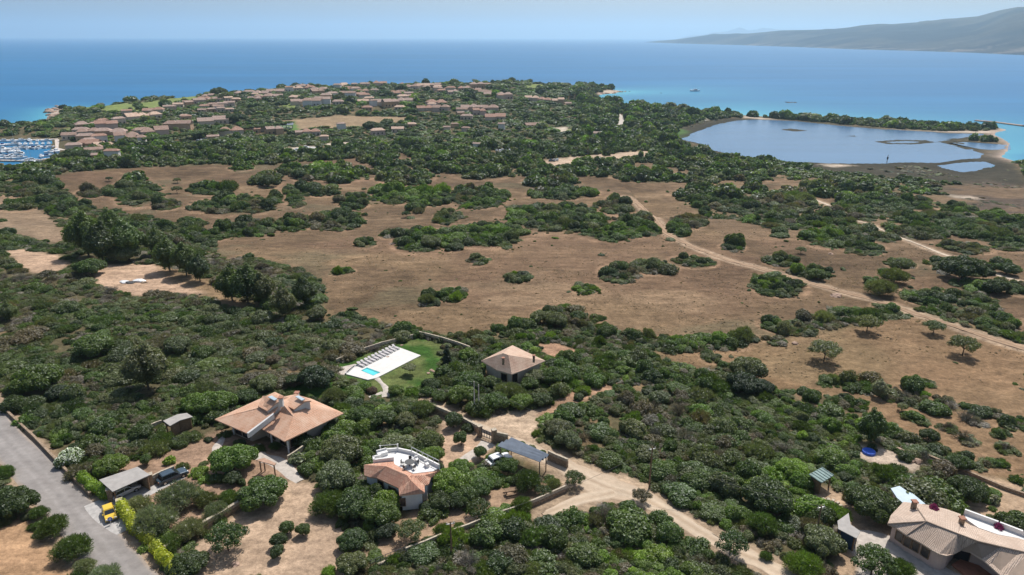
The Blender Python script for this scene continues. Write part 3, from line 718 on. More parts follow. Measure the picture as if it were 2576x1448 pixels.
def road_dist(x, y):
    best = np.full(x.shape, 1e3)
    for c, w in ROADLINES:
        m = (x > c[:, 0].min() - 15) & (x < c[:, 0].max() + 15) & (y > c[:, 1].min() - 15) & (y < c[:, 1].max() + 15)
        if not m.any(): continue
        X, Y = x[m], y[m]; b = np.full(X.shape, 1e3)
        st = max(1, len(c) // 60)
        cc = c[::st]; ww = w[::st]
        for i in range(len(cc) - 1):
            ax, ay = cc[i]; ex, ey = cc[i + 1] - cc[i]
            t = np.clip(((X - ax) * ex + (Y - ay) * ey) / (ex * ex + ey * ey + 1e-9), 0, 1)
            b = np.minimum(b, np.hypot(X - ax - ex * t, Y - ay - ey * t) - ww[i] / 2)
        best[m] = np.minimum(best[m], b)
    return best

gx, gy = polar(48, 1330, 720, -46, 46, 700)
GX, GY = gx.ravel(), gy.ravel()
def cover(x, y):
    n1 = (fbm(x, y, 7, 101, 3) - 0.5) * 7 * smooth(80, 250, y) + (fbm(x, y, 2.0, 102, 2) - 0.5) * 1.4
    n2 = fbm(x * 0.6, y, 26, 103, 4); n3 = fbm(x, y, 5, 104, 3)
    c = np.empty(x.shape + (3,))
    lit = np.array(C_LIT)
    c[:] = lit
    c += (np.array((0.24, 0.16, 0.09)) - lit) * (smooth(0.58, 0.78, n3) * 0.7)[..., None]
    def lay(k, colr, soft, amt=1.0, noise=n1):
        m = inpoly(k, x, y, soft, noise) * amt
        c[:] = c + (np.asarray(colr) - c) * m[..., None]
    fc = np.array(C_FIELD)[None] * (0.86 + 0.28 * n2)[..., None]
    och = smooth(0.48, 0.72, fbm(x * 0.35 + 40, y, 34, 105, 4))[..., None]
    fc = fc + (np.array(C_OCH) - fc) * och * 0.50
    dk = smooth(0.55, 0.75, fbm(x * 0.5, y, 15, 106, 4))[..., None]
    fc = fc * (1 - 0.26 * dk)
    m1_ = fbm(x * 0.55, y, 4.5, 107, 4)[..., None]; m2_ = fbm(x, y, 1.6, 108, 2)[..., None]
    fc = fc * (0.72 + 0.54 * m1_) * (0.84 + 0.32 * m2_)
    gr = smooth(0.60, 0.74, fbm(x * 0.7, y, 21, 109, 4))[..., None]
    fc = fc + (np.array((0.115, 0.100, 0.060)) - fc) * gr * 0.55
    rd2 = smooth(0.58, 0.72, fbm(x, y, 45, 110, 3))[..., None]
    fc = fc + (np.array((0.165, 0.102, 0.066)) - fc) * rd2 * 0.5
    pale = smooth(0.66, 0.80, fbm(x * 0.3, y * 1.1, 13, 111, 4))[..., None]
    fc = fc + (np.array((0.28, 0.195, 0.12)) - fc) * pale * 0.5
    for k in ('FA', 'FB', 'FC', 'FD'):
        m = inpoly(k, x, y, 2.0, n1)[..., None]; f2 = fc
        if k == 'FB': f2 = fc + (np.array((0.26, 0.165, 0.088)) - fc) * 0.42
        if k == 'FC': f2 = fc + (np.array((0.30, 0.22, 0.15)) - fc) * 0.5
        c[:] = c + (f2 - c) * m
    r, _ = patch_field(x, y)
    ring = np.exp(-((r - 1.12) / 0.13) ** 2) * (0.25 + 0.7 * smooth(0.35, 0.65, n3))
    c[:] = c + (np.array((0.31, 0.20, 0.125)) - c) * ring[..., None] * 0.75
    inn = (1 - smooth(0.75, 1.0, r))[..., None]
    c[:] = c + (lit - c) * inn * 0.8
    for k, cl, s in (('C1', C_SAND, 1.5), ('C2', C_SAND, 1.5), ('C2B', C_OCH, 2), ('PZ', C_DIRT, 0.8), ('Y3', C_SAND, 0.8), ('YD', (0.39, 0.28, 0.195), 1.0), ('Y2', (0.35, 0.24, 0.16), 1.0),
                     ('LS', C_ORANGE, 1.0), ('OY', (0.31, 0.205, 0.14), 1.0), ('HY', (0.33, 0.20, 0.13), 0.8), ('SL', (0.32, 0.20, 0.13), 1.0), ('RY', (0.38, 0.27, 0.18), 1.0),
                     ('RP', (0.45, 0.40, 0.345), 0.5), ('RU', (0.45, 0.36, 0.28), 1.0), ('MA', C_MARSH, 6), ('MB', C_MARSH, 6), ('MC', (0.095, 0.070, 0.052), 8), ('RE', (0.075, 0.135, 0.04), 5),
                     ('PD', (0.27, 0.195, 0.12), 3), ('PG', (0.10, 0.18, 0.05), 3), ('SR', (0.44, 0.33, 0.24), 3), ('L1', C_GRASS, 0.6), ('L2', C_GRASS, 0.6)):
        lay(k, cl, s, 1.0, n1 if k not in ('L2', 'RP', 'YD') else n1 * 0.15)
    # dry patches in the lawn and olive yard
    l2 = inpoly('L2', x, y, 0.6, n1 * 0.15)
    c[:] = c + (np.array((0.15, 0.15, 0.06)) - c) * (l2 * smooth(0.45, 0.7, n3) * 0.6)[..., None]
    for k in list(POLY):
        if k[0] == 'G' and k[1:].isdigit(): lay(k, C_GOLF, 5)
        if k[0] == 'T' and k[1:].isdigit(): lay(k, (0.45, 0.38, 0.30), 3)
        if k[0] == 'S' and k[1:].isdigit(): lay(k, C_BEACH, 4, 1.0, n1 * 0.5)
    mr = ((x > 75) & (y > 215) & (y < 470)) * smooth(.47, .60, fbm(x * .6, y, 17, 209, 3)) * (1 - inpoly('MB', x, y, 2))
    c[:] = c + (np.array((0.175, 0.118, 0.072)) * (.75 + .5 * n2)[..., None] - c) * (mr * .8 * (r > 1))[..., None]
    rd = road_dist(x, y)
    v = (1 - smooth(0.4, 2.2, rd + (n3 - 0.5) * 2.0)) * 0.85
    c[:] = c + (np.array((0.36, 0.265, 0.185)) - c) * v[..., None]
    return c
gz = H(GX, GY)
ccol = cover(GX, GY)
_m = (GY > 400) & (GY < 900) & (GX > 60)
_l = np.full(GX.shape, 99.0); _l[_m] = -sdf(GX[_m], GY[_m], LAGOON)
for _q in (POOL_E, POND_E): _l[_m] = np.minimum(_l[_m], -sdf(GX[_m], GY[_m], _q))
_w = (1 - smooth(2, 13, _l + (fbm(GX, GY, 12, 601, 3) - .5) * 9))[:, None] * .8
ccol = ccol + (np.array((0.036, 0.034, 0.024)) - ccol) * _w
dco = sdf(GX, GY, COAST)
bch = (np.exp(-np.clip(dco, 0, 1e4) / 5.0) * (GY > 400))[:, None]
ccol = ccol + (np.array((0.40, 0.31, 0.25)) - ccol) * bch
ground = grid_mesh('ground', np.stack([GX, GY, gz], -1), 720, 700, M['ground'], {'cover': ('FLOAT_COLOR', ccol)})
tag(ground, kind='structure')

# ------------------------------------------------------------------ where plants may grow
FOOT = []       # building footprints (xy polygons) that keep plants out
def scrub(x, y):
    """plant density 0..1"""
    n = (fbm(x, y, 6, 201, 3) - 0.5) * 5
    d = np.ones(x.shape)
    for k in ('FA', 'FB', 'FC', 'FD'): d *= 1 - inpoly(k, x, y, 1.0, n)
    r, idx = patch_field(x, y)
    rw = r + (fbm(x, y, 9, 203, 3) - 0.5) * 0.75
    d = np.maximum(d, (rw < 0.94).astype(float)); d = np.maximum(d, ((rw < 1.22) & (rw >= 0.94)) * 0.16)
    d = np.maximum(d, 0.012 * (y < 420)); r = rw
    for k in POLY:
        if k in ('FA', 'FB', 'FC', 'FD', 'OY', 'RE'): continue
        if k in ('MA', 'MB', 'MC'): d *= 1 - inpoly(k, x, y, 1.0, n) * (1 - 0.75 * smooth(.42, .62, fbm(x, y, 18, 205, 3)))
        elif k in ('RY', 'Y2', 'RU', 'HY', 'SL'): d *= 1 - inpoly(k, x, y, 0.5) * 0.93
        elif k[0] == 'G' and k[1:].isdigit(): d *= 1 - inpoly(k, x, y, 1.0, n) * 0.96
        else: d *= 1 - inpoly(k, x, y, 0.5)
    d *= 1 - inpoly('OY', x, y, 0.5) * 0.8
    d *= 1 - inpoly('RE', x, y, 0.5) * 0.4
    d *= (road_dist(x, y) > 1.3)
    mr = (x > 75) & (y > 215) & (y < 470)
    d = np.where(mr & (r > 1), d * np.clip(1.3 - smooth(.46, .62, fbm(x * .6, y, 17, 209, 3)) * 1.25, 0, 1), d)
    near = y > 350
    if near.any():
        w = sdf(x[near], y[near], COAST); d[near] *= (w > 7)
        l = np.minimum.reduce([-sdf(x[near], y[near], q) for q in (LAGOON, POOL_E, POND_E)])
        d[near] *= (l > 12)
        d[near] *= (-sdf(x[near], y[near], MARINA) > 9)
    for q in FOOT:
        m = (np.abs(x - q[:, 0].mean()) < 40) & (np.abs(y - q[:, 1].mean()) < 40)
        if m.any(): d[m] *= (sdf(x[m], y[m], q) < -0.9)
    return d, r, idx

# ------------------------------------------------------------------ houses
def E(u, v, g, h):
    return Vector(Pz(u, v, g + h))
def roofmesh(name, faces, mat, parent, th=0.18):
    """roof planes from lists of 3-D points; each plane gets thickness and tile rows that run down its own slope"""
    V = []; F = []; UV = []
    for pts in faces:
        pts = [Vector(p) for p in pts]
        n = Vector((0, 0, 0))
        for i in range(len(pts)):
            a, b = pts[i], pts[(i + 1) % len(pts)]
            n += Vector(((a.y - b.y) * (a.z + b.z), (a.z - b.z) * (a.x + b.x), (a.x - b.x) * (a.y + b.y)))
        n.normalize()
        if n.z < 0: n = -n; pts = pts[::-1]
        down = Vector((n.x, n.y, 0))
        down = down.normalized() if down.length > 0.02 else Vector((0, -1, 0))
        side = Vector((-down.y, down.x, 0))
        k = len(V); m = len(pts)
        V += pts + [p - Vector((0, 0, th)) for p in pts]
        top = tuple(range(k, k + m)); F.append(top); UV.append([(p.dot(side), p.dot(down)) for p in pts])
        F.append(tuple(range(k + 2 * m - 1, k + m - 1, -1))); UV.append([(0, 0)] * m)
        for i in range(m):
            j = (i + 1) % m
            F.append((k + i, k + m + i, k + m + j, k + j)); UV.append([(pts[i].dot(side), pts[i].dot(down))] * 4)
    o = mk(name, V, F, mat, parent)
    uvl = o.data.uv_layers.new(name='UVMap')
    i = 0
    for poly, uv in zip(o.data.polygons, UV):
        for c in uv: uvl.data[i].uv = c; i += 1
    return o
def inset(q, k):
    """pull a plan outline inwards"""
    q = [Vector((p[0], p[1])) for p in q]; n = len(q); out = []
    area = sum(q[i].x * q[(i + 1) % n].y - q[(i + 1) % n].x * q[i].y for i in range(n))
    s = 1 if area > 0 else -1
    for i in range(n):
        a = (q[i] - q[i - 1]).normalized(); b = (q[(i + 1) % n] - q[i]).normalized()
        na, nb = Vector((-a.y, a.x)) * s, Vector((-b.y, b.x)) * s
        m = (na + nb)
        m = m / max(0.5, m.length_squared / 2)
        out.append(q[i] + m * k)
    return out
def walls(name, plan, g, h, mat, parent, k=0.6):
    """a closed wall ring under the eaves"""
    q = inset(plan, k)
    n = len(q)
    v = [(p.x, p.y, g - 1.0) for p in q] + [(p.x, p.y, g + h) for p in q]
    FOOT.append(np.array([(p[0], p[1]) for p in plan]))
    return mk(name, v, [(i, (i + 1) % n, n + (i + 1) % n, n + i) for i in range(n)] + [tuple(range(n, 2 * n))], mat, parent), q
def window(parent, q, i, t, z, w, h, g, frame=M['wood'], name='window'):
    """a framed window set on wall side i of the plan q at fraction t"""
    a, b = q[i], q[(i + 1) % len(q)]
    d = (b - a).normalized(); nrm = Vector((d.y, -d.x))
    c = a.lerp(b, t)
    cen = sum(q, Vector((0, 0))) / len(q)
    if (c - cen).dot(nrm) < 0: nrm = -nrm
    rz = math.atan2(d.y, d.x)
    fr = MB()
    for s in (-1, 1):
        p = c + d * (w / 2 + 0.05) * s + nrm * 0.04; fr.box((p.x, p.y, g + z), (0.1, 0.12, h + 0.2), rz)
        p = c + nrm * 0.04; fr.box((p.x, p.y, g + z + (h / 2 + 0.05) * s), (w, 0.12, 0.1), rz)
    f = fr.build(name, frame, parent)
    p = c + nrm * 0.03
    MB().box((p.x, p.y, g + z), (w, 0.06, h), rz).build('pane', M['shade'], f)
    return f
def locus(q): return Vector((sum(p[0] for p in q) / len(q), sum(p[1] for p in q) / len(q), 0))

def villa():
    g = float(G1(700, 1085).z)
    e = lambda u, v, h: E(u, v, g, h)
    r = empty('terracotta_villa', (0, 0, 0), 0, 'sprawling villa with wide salmon tile roof, two raised roof blocks and two skylights', 'house')
    A, B, D, C, E1, F = e(540, 1055.5, 3), e(621.7, 1090.7, 3), e(654.7, 1077.2, 3), e(716, 1111, 3), e(797, 1072.7, 3), e(865, 1040, 3)
    K, K1, G0 = e(784, 1004, 3.2), e(742, 992.5, 3.4), e(691.5, 986.5, 3.2)
    G2 = e(716, 998, 3.3)
    R1, Vt, T, HC, V3 = e(639.7, 1031, 4.7), e(687, 1042, 4.9), e(707, 1012, 6.0), e(738, 1048.5, 4.7), e(702, 1037, 4.6)
    Rg = e(780.7, 1025, 4.7)
    T2 = e(745, 1006, 5.6)
    roofmesh('roof', [(A, B, Vt, R1), (A, R1, T, G0), (R1, Vt, T), (D, C, HC, V3), (C, E1, F, Rg, HC), (F, K, T2, Rg), (G0, T, T2, K1, G2), (K, K1, T2), (V3, HC, Rg, T2, T)],
             M['tile_orange'], r)
    plan = [A, B, D, C, E1, F, K, K1, G2, G0]
    w, q = walls('wall', [(p.x, p.y) for p in plan], g, 2.85, M['cream'], r, 1.8)
    for i, t in ((0, .3), (0, .7), (2, .3), (2, .75), (3, .25), (3, .6)): window(r, q, i, t, 1.3, 1.5, 2.0, g)
    # gable parapet between the two front wings
    MB().slab([e(621, 1089, 3.35), e(687, 1039.5, 5.4), e(689.5, 1041.5, 5.4), e(624, 1091.5, 3.35)], 0.9).build('parapet', M['white'], r)
    for name, pts in (('raised_roof', [e(648.7, 1022, 5.3), e(672.7, 1034.5, 5.3), e(695, 1013.7, 6.4), e(707, 1010, 6.7), e(700, 1001, 6.7), e(661, 996.5, 5.9)]),
                      ('raised_roof', [e(711.7, 1016.7, 5.5), e(740, 1030.2, 5.5), e(766, 1010.5, 6.2), e(783, 1009, 6.2), e(767, 1000, 6.4), e(742, 991.5, 6.2)])):
        ro = roofmesh(name, [pts], M['tile_orange'], r)
        q2 = inset([(p.x, p.y) for p in pts], 0.18)
        n = len(q2)
        v = [(p.x, p.y, g + 3.2) for p in q2] + [(p.x, p.y, pts[i].z - 0.1) for i, p in enumerate(q2)]
        mk('wall', v, [(i, (i + 1) % n, n + (i + 1) % n, n + i) for i in range(n)], M['white'], ro)
    for pts in ([e(674, 999, 6.6), e(683.7, 995.5, 6.7), e(697.5, 1003.7, 6.9), e(690.5, 1008, 6.8)], [e(743, 998, 6.55), e(751, 995.5, 6.6), e(767, 1004.5, 6.6), e(759.5, 1008, 6.5)]):
        MB().slab(pts, 0.16).build('skylight', M['blueroof'], r)
    for u, v, h in ((747, 991, 4.6), (706.5, 1004, 7.4)):
        p = e(u, v, h); c = MB().box((p.x, p.y, p.z - 0.6), (0.6, 0.6, 1.5)).build('chimney', M['white'], r)
        MB().box((p.x, p.y, p.z + 0.26), (0.85, 0.85, 0.14)).build('cap', M['tile_red'], c)
    for u, v in ((589, 1093), (685, 1119), (727, 1140)):
        p = G1(u, v); MB().cyl(p - Vector((0, 0, .3)), (p.x, p.y, g + 2.9), 0.16, 0.16).build('post', M['white'], r)
villa()

def white_villa():
    g = float(G1(1035, 1280).z)
    e = lambda u, v, h: E(u, v, g, h)
    r = empty('terrace_villa', (0, 0, 0), 0, 'white-walled house with pinkish tile roof wrapped round a bright white roof terrace', 'house')
    e1, e2, e3, e4, e5, e6, e7, e8, e9, e10 = [e(u, v, 2.9) for u, v in ((916, 1196), (931.7, 1201), (946.7, 1202.2), (1002.7, 1228.4), (1004.5, 1246.4), (1068.7, 1239.6), (1068, 1222), (1078.6, 1218.4), (1083.6, 1202.2), (1106, 1186))]
    r1, r2, r3, r4 = e(915.5, 1170, 3.8), e(971.5, 1173.6, 4.3), e(1024, 1196, 4.3), e(1033, 1208.5, 4.3)
    t1, t2, t3, t4 = e(941, 1169, 3.3), e(990, 1160, 3.4), e(993, 1169, 3.4), e(1038.8, 1193, 3.3)
    t5, t6 = e(1088.6, 1187, 3.3), e(1104, 1180, 3.3)
    r5, r6 = e(1056, 1231, 3.4), e(1041, 1198, 4.1)
    r7 = e(1068, 1196, 3.8)
    roofmesh('roof', [(e1, e2, e3, r2, r1), (e3, e4, r3, r2), (e4, e5, r4, r3), (e5, e6, r5, r4), (e6, e7, r6, r4, r5), (e7, e8, e9, r7, r6), (e9, e10, t6, t5, r7), (r1, r2, t2, t1), (r2, r3, t4, t3, t2), (r3, r4, r6, r7, t5, t4)],
             M['tile_red'], r)
    back = [e(1104.8, 1177, 2.9), e(1036, 1142.4, 2.9), e(1001, 1135, 2.9), e(957, 1139, 2.9), e(940, 1160, 2.9), e(915.5, 1172, 2.9)]
    plan = [e1, e2, e3, e4, e5, e6, e7, e8, e9, e10] + back
    w, q = walls('wall', [(p.x, p.y) for p in plan], g, 2.8, M['white'], r, 0.35)
    window(r, q, 2, .12, 1.5, 1.0, 1.6, g); window(r, q, 2, .62, 1.6, 1.3, 1.0, g); window(r, q, 4, .02, 1.4, .7, 1.2, g); window(r, q, 5, .3, 1.4, .8, 1.2, g)
    fl = [e(957, 1139, 3.4), e(1001, 1135, 3.4), e(1036, 1142.4, 3.4), e(1104.8, 1177, 3.4), e(1088.6, 1186, 3.4), e(1038.8, 1191.6, 3.4), e(992.7, 1168.6, 3.4), e(990, 1160, 3.4), e(941, 1166, 3.4), e(940, 1158, 3.4), e(958, 1154, 3.4)]
    tf = MB().slab(fl, 0.5).build('roof_terrace', M['white'], r)
    def par(pts, h): return MB().wallrun(pts, h, 0.25)
    par([fl[0], fl[1], fl[2], fl[3]], 0.55).build('parapet', M['white'], tf)
    par([fl[10], fl[9], fl[8], fl[7]], 0.7).build('parapet', M['white'], tf)
    rail = MB()
    a, b = fl[2], fl[3]
    for k in range(6):
        p = a.lerp(b, k / 5); rail.cyl(p, p + Vector((0, 0, 1.25)), 0.05)
    rail.cyl(a + Vector((0, 0, 1.2)), b + Vector((0, 0, 1.2)), 0.07); rail.cyl(fl[0] + Vector((0, 0, 1.2)), fl[1] + Vector((0, 0, 1.2)), 0.04)
    for p in (fl[0], fl[1]): rail.cyl(p, p + Vector((0, 0, 1.25)), 0.14)
    rail.build('railing', M['steel'], tf)
    # furniture stands on the terrace: things of their own
    z = fl[0].z
    p = e(1031, 1173, 3.4)
    t = empty('patio_table', p, 0, 'dark round patio table on the white roof terrace', 'table')
    MB().cyl((0, 0, 0.70), (0, 0, 0.75), 0.75, n=16).build('table_top', M['darksteel'], t)
    MB().cyl((0, 0, 0), (0, 0, 0.70), 0.07).build('pedestal', M['darksteel'], t)
    for k in range(5):
        a = k * 2 * math.pi / 5 + .4
        c = empty('patio_chair', p + Vector((math.cos(a) * 1.15, math.sin(a) * 1.15, 0)), a - math.pi / 2, ['dark chair of the terrace table on its railing side', 'dark chair of the terrace table facing the sea side', 'dark chair of the terrace table on its bench block side', 'dark chair of the terrace table on its tiled roof side', 'dark chair of the terrace table beside the tiled edge corner'][k], 'chair', 'patio chairs around the terrace table')
        MB().box((0, 0, .44), (.45, .45, .05)).build('seat', M['darksteel'], c)
        MB().box((0, .21, .68), (.45, .04, .45)).build('backrest', M['darksteel'], c)
        for sx_, sy_ in ((1, 1), (1, -1), (-1, 1), (-1, -1)): MB().box((sx_ * .2, sy_ * .2, .22), (.04, .04, .44)).build('leg', M['darksteel'], c)
    for k, (u, v, lab) in enumerate(((962, 1146, 'white masonry bench block at the end corner of the white roof terrace'), (1049, 1163, 'white low divider post by the middle of the terrace seating'), (1074, 1174, 'white low divider post near the far railing end of the terrace'))):
        p = e(u, v, 3.4); o = empty('terrace_bench', p, .5, lab, 'bench')
        MB().box((0, 0, .3), (1.6 if k == 0 else .5, .8, .6)).build('seat', M['white'], o)
        MB().box((0, .35, .7), (1.6 if k == 0 else .5, .15, .4)).build('backrest', M['white'], o)
white_villa()

def hip_house():
    g = float(G1(1290, 960).z)
    e = lambda u, v, h: E(u, v, g, h)
    r = empty('hip_roof_house', (0, 0, 0), 0, 'house under a pale pink four-sided hip roof ringed by dark trees behind the lawn', 'house')
    L, T, Rr, B1, B2, B3 = e(1210, 908, 3), e(1289, 869, 3.2), e(1372, 908, 3), e(1249, 931, 3), e(1287.3, 942, 3), e(1321, 929.6, 3)
    ap, rg = e(1279, 894, 5.6), e(1266, 889, 5.7)
    roofmesh('roof', [(L, B1, B2, ap, rg), (B2, B3, Rr, ap), (L, rg, T), (rg, ap, Rr, T)], M['tile_pale'], r)
    w, q = walls('wall', [(p.x, p.y) for p in (L, B1, B2, B3, Rr, T)], g, 2.9, M['cream'], r, 0.8)
    window(r, q, 2, .3, 1.4, 1.1, 1.8, g); window(r, q, 1, .4, 1.4, 1.2, 1.4, g)
    for u, v, h in ((1266, 899, 5.9), (1343, 893, 5.4)):
        p = e(u, v, h); c = MB().box((p.x, p.y, p.z - 0.9), (0.45, 0.45, 1.4)).build('chimney', M['stone'], r)
        MB().box((p.x, p.y, p.z - 0.14), (0.62, 0.62, 0.12)).build('cap', M['tile_red'], c)
hip_house()

def curved_villa():
    g = float(G1(2330, 1420).z)
    e = lambda u, v, h: E(u, v, g, h)
    r = empty('curved_villa', (0, 0, 0), 0, 'pinkish villa with long curving weathered tile roof and a dark arched porch', 'house')
    low = [(2232.8, 1319), (2252.8, 1327), (2280.8, 1347), (2320.8, 1369), (2344.8, 1385), (2362, 1394), (2380.8, 1399), (2397, 1395), (2418.8, 1383), (2440.8, 1389), (2472.8, 1409), (2486.8, 1421), (2516.8, 1448), (2570, 1500), (2640, 1560)]
    lo = [e(u, v, 2.9) for u, v in low]
    rid = [(2330.8, 1313), (2360.8, 1325), (2410, 1344), (2460.8, 1363), (2520, 1377), (2576, 1390), (2680, 1420), (2760, 1450)]
    ri = [e(u, v, 4.7) for u, v in rid]
    up = [(2240.8, 1297), (2272.8, 1263), (2300, 1266), (2336.8, 1271), (2380, 1281), (2416.8, 1294), (2420.8, 1313), (2460.8, 1329), (2510.8, 1345), (2560.8, 1353), (2640, 1372), (2800, 1420)]
    u_ = [e(a, b, 3.0) for a, b in up]
    H1 = e(2300.8, 1270, 3.4)
    F = [(lo[0], lo[1], ri[0], u_[0]), (u_[0], ri[0], H1, u_[1]), (lo[1], lo[2], ri[0]), (lo[2], lo[3], ri[1], ri[0]), (lo[3], lo[4], ri[1]), (lo[4], lo[5], ri[2], ri[1]), (lo[5], lo[6], lo[7], ri[2]),
         (lo[7], lo[8], ri[3], ri[2]), (lo[8], lo[9], ri[3]), (lo[9], lo[10], ri[4], ri[3]), (lo[10], lo[11], ri[4]), (lo[11], lo[12], ri[5], ri[4]), (lo[12], lo[13], ri[6], ri[5]), (lo[13], lo[14], ri[7], ri[6]),
         (ri[0], u_[2], u_[1], H1), (ri[0], ri[1], u_[3], u_[2]), (ri[1], ri[2], u_[4], u_[3]), (ri[2], u_[6], u_[5], u_[4]), (ri[2], ri[3], u_[7], u_[6]), (ri[3], ri[4], u_[8], u_[7]), (ri[4], ri[5], u_[9], u_[8]),
         (ri[5], ri[6], u_[10], u_[9]), (ri[6], ri[7], u_[11], u_[10])]
    roofmesh('roof', F, M['tile_grey'], r)
    rc = MB()
    for line in (ri, [ri[0], lo[0]], [ri[0], H1], [ri[0], lo[2]]):
        for a, b in zip(line[:-1], line[1:]): rc.cyl(a + Vector((0, 0, .04)), b + Vector((0, 0, .04)), 0.09, n=6)
    rc.build('ridge_tiles', M['tile_grey'], r)
    plan = [lo[0], lo[1], lo[2], lo[3], lo[4], lo[5], lo[6], lo[7], e(2418, 1368, 2.9), e(2470, 1385, 2.9), lo[12] + Vector((1.5, 1.5, 0)), lo[13], lo[14], u_[11], u_[10], u_[9], u_[8], u_[7], u_[6], u_[5], u_[4], u_[3], u_[2], u_[1], u_[0]]
    w, q = walls('wall', [(p.x, p.y) for p in plan], g, 2.85, M['pink'], r, 0.55)
    for t, i in ((.32, 1), (.06, 2), (.50, 2), (.25, 3)): window(r, q, i, t, 1.6, .95, 1.3, g)
    window(r, q, 8, .3, 1.2, 1.6, 2.2, g, name='porch_door')
    for u, v, h in ((2301, 1264, 4.6), (2421, 1306, 4.4)):
        p = e(u, v, h); c = MB().box((p.x, p.y, p.z - .7), (.5, .5, 1.5)).build('chimney', M['stone'], r)
        MB().box((p.x, p.y, p.z + .15), (.75, .75, .14)).build('cap', M['tile_red'], c)
    pts = [e(2426.8, 1293, 3.1), e(2510.8, 1324, 3.1), e(2572.8, 1348, 3.1), e(2700, 1385, 3.1), e(2700, 1398, 3.1), e(2560.8, 1354, 3.1), e(2510.8, 1345, 3.1), e(2462, 1328, 3.1), e(2430, 1306, 3.1)]
    t = MB().slab(pts, .4).build('roof_terrace', M['white'], r)
    MB().wallrun([pts[0], pts[1], pts[2], pts[3]], .7, .3).build('parapet', M['white'], t)
    pts = [e(2240.8, 1229, 2.6), e(2262.8, 1223, 2.6), e(2286.8, 1239, 2.6), e(2290, 1237, 2.6), e(2328, 1268, 2.6), e(2300, 1270, 2.6), e(2272, 1266, 2.6), e(2256.8, 1253, 2.6)]
    a = MB().slab(pts, .2).build('annex_roof', M['blueroof'], r)
    walls('annex_wall', [(p.x, p.y) for p in pts], g, 2.4, M['pink'], r, .4)
    # porch floor and kerb
    MB().slab([e(2395, 1420, .25), e(2425, 1402, .25), e(2480, 1425, .25), e(2510, 1460, .25), e(2450, 1465, .25)], .3).build('porch_floor', M['redclay'], r)
curved_villa()

def shed(name, lab, cat, pts, h, roofmat, wallmat, posts=True, wallsides=(), ribs=0, droop=0.0):
    cu = sum(p[0] for p in pts) / len(pts); cv = sum(p[1] for p in pts) / len(pts)
    g = float(G1(cu, cv + 22).z)
    P = [E(u, v, g, h - (droop if i in (0, len(pts) - 1) else 0)) for i, (u, v) in enumerate(pts)]
    c = sum(P, Vector()) / len(P); c.z = g
    r = empty(name, c, 0, lab, cat)
    L = [p - c for p in P]
    if name == 'metal_pergola':      # pleated roof of three long tilted bays
        for k in range(3):
            up = Vector((0, 0, .42)); A, B = L[0].lerp(L[3], k / 3), L[1].lerp(L[2], k / 3); C_, D_ = L[1].lerp(L[2], (k + 1) / 3) + up, L[0].lerp(L[3], (k + 1) / 3) + up
            MB().slab([A, B, C_, D_], .07).build('roof_bay', roofmat, r)
            MB().slab([D_, C_, C_ + (C_ - B) * .06 - up * .9, D_ + (D_ - A) * .06 - up * .9], .05).build('gutter', M['darksteel'], r)
    else:
        MB().slab(L, .12).build('roof', roofmat, r)
    if ribs:
        rb = MB()
        for k in range(ribs + 1):
            t = k / ribs
            a, b = L[0].lerp(L[3], t), L[1].lerp(L[2], t)
            rb.cyl(a + Vector((0, 0, .03)), b + Vector((0, 0, .03)), .09, n=6)
        rb.build('roof_rib', roofmat, r)
    if posts:
        q = inset([(p.x, p.y) for p in L], .3)
        for p in q: MB().box((p.x, p.y, h / 2 - .35), (.16, .16, h + .5)).build('post', M['wood'], r)
    q = inset([(p.x, p.y) for p in L], .35)
    for i in wallsides:
        a, b = q[i], q[(i + 1) % len(q)]
        m = (a + b) / 2; d = b - a
        MB().box((m.x, m.y, h / 2 - .35), (d.length, .12, h + .4), math.atan2(d.y, d.x)).build('wall', wallmat, r)
    FOOT.append(np.array([(p.x, p.y) for p in P]))
    return r
shed('carport', 'flat grey-roofed carport beside the road with silver car parked under it', 'carport', [(249.2, 1207.5), (283.3, 1237.5), (377.4, 1195.2), (346, 1174.7)], 2.7, M['greyroof'], M['stone'], True, (3, 2))
shed('metal_pergola', 'long blue-grey metal-roofed parking shelter beside the dirt road', 'carport', [(1251, 1122), (1358.5, 1163), (1381, 1149.5), (1286, 1105.8)], 2.7, M['metalroof'], M['stone'], True, (), 0)
shed('curved_shelter', 'small shelter with curved light grey roof half hidden in maquis', 'shelter', [(410, 1059), (427.5, 1072), (452.5, 1058), (485, 1049), (470, 1039.5), (446, 1043)], 2.3, M['greyroof'], M['wood'], True, (1, 2))
shed('sheet_roof_shed', 'small square shed with striped green-grey sheet roof among dark trees', 'shed', [(2035, 1194), (2067, 1215), (2097, 1196.6), (2067, 1176.6)], 2.3, M['greenroof'], M['wood'], True, (0,), 5)
shed('bent_roof_shed', 'bent pale grey roofed shed with dark blue side boards near the villa', 'shed', [(2134.8, 1291), (2106.8, 1311), (2108.8, 1331), (2154.8, 1355), (2164.8, 1337), (2140, 1320)], 2.4, M['greyroof'], M['bluewall'], True, (1, 2, 3))
shed('patio_canopy', 'small terracotta canopy over the paved path below the villa', 'canopy', [(644, 1158), (690, 1171), (695, 1166), (665, 1152)], 2.2, M['tile_orange'], M['wood'], True)

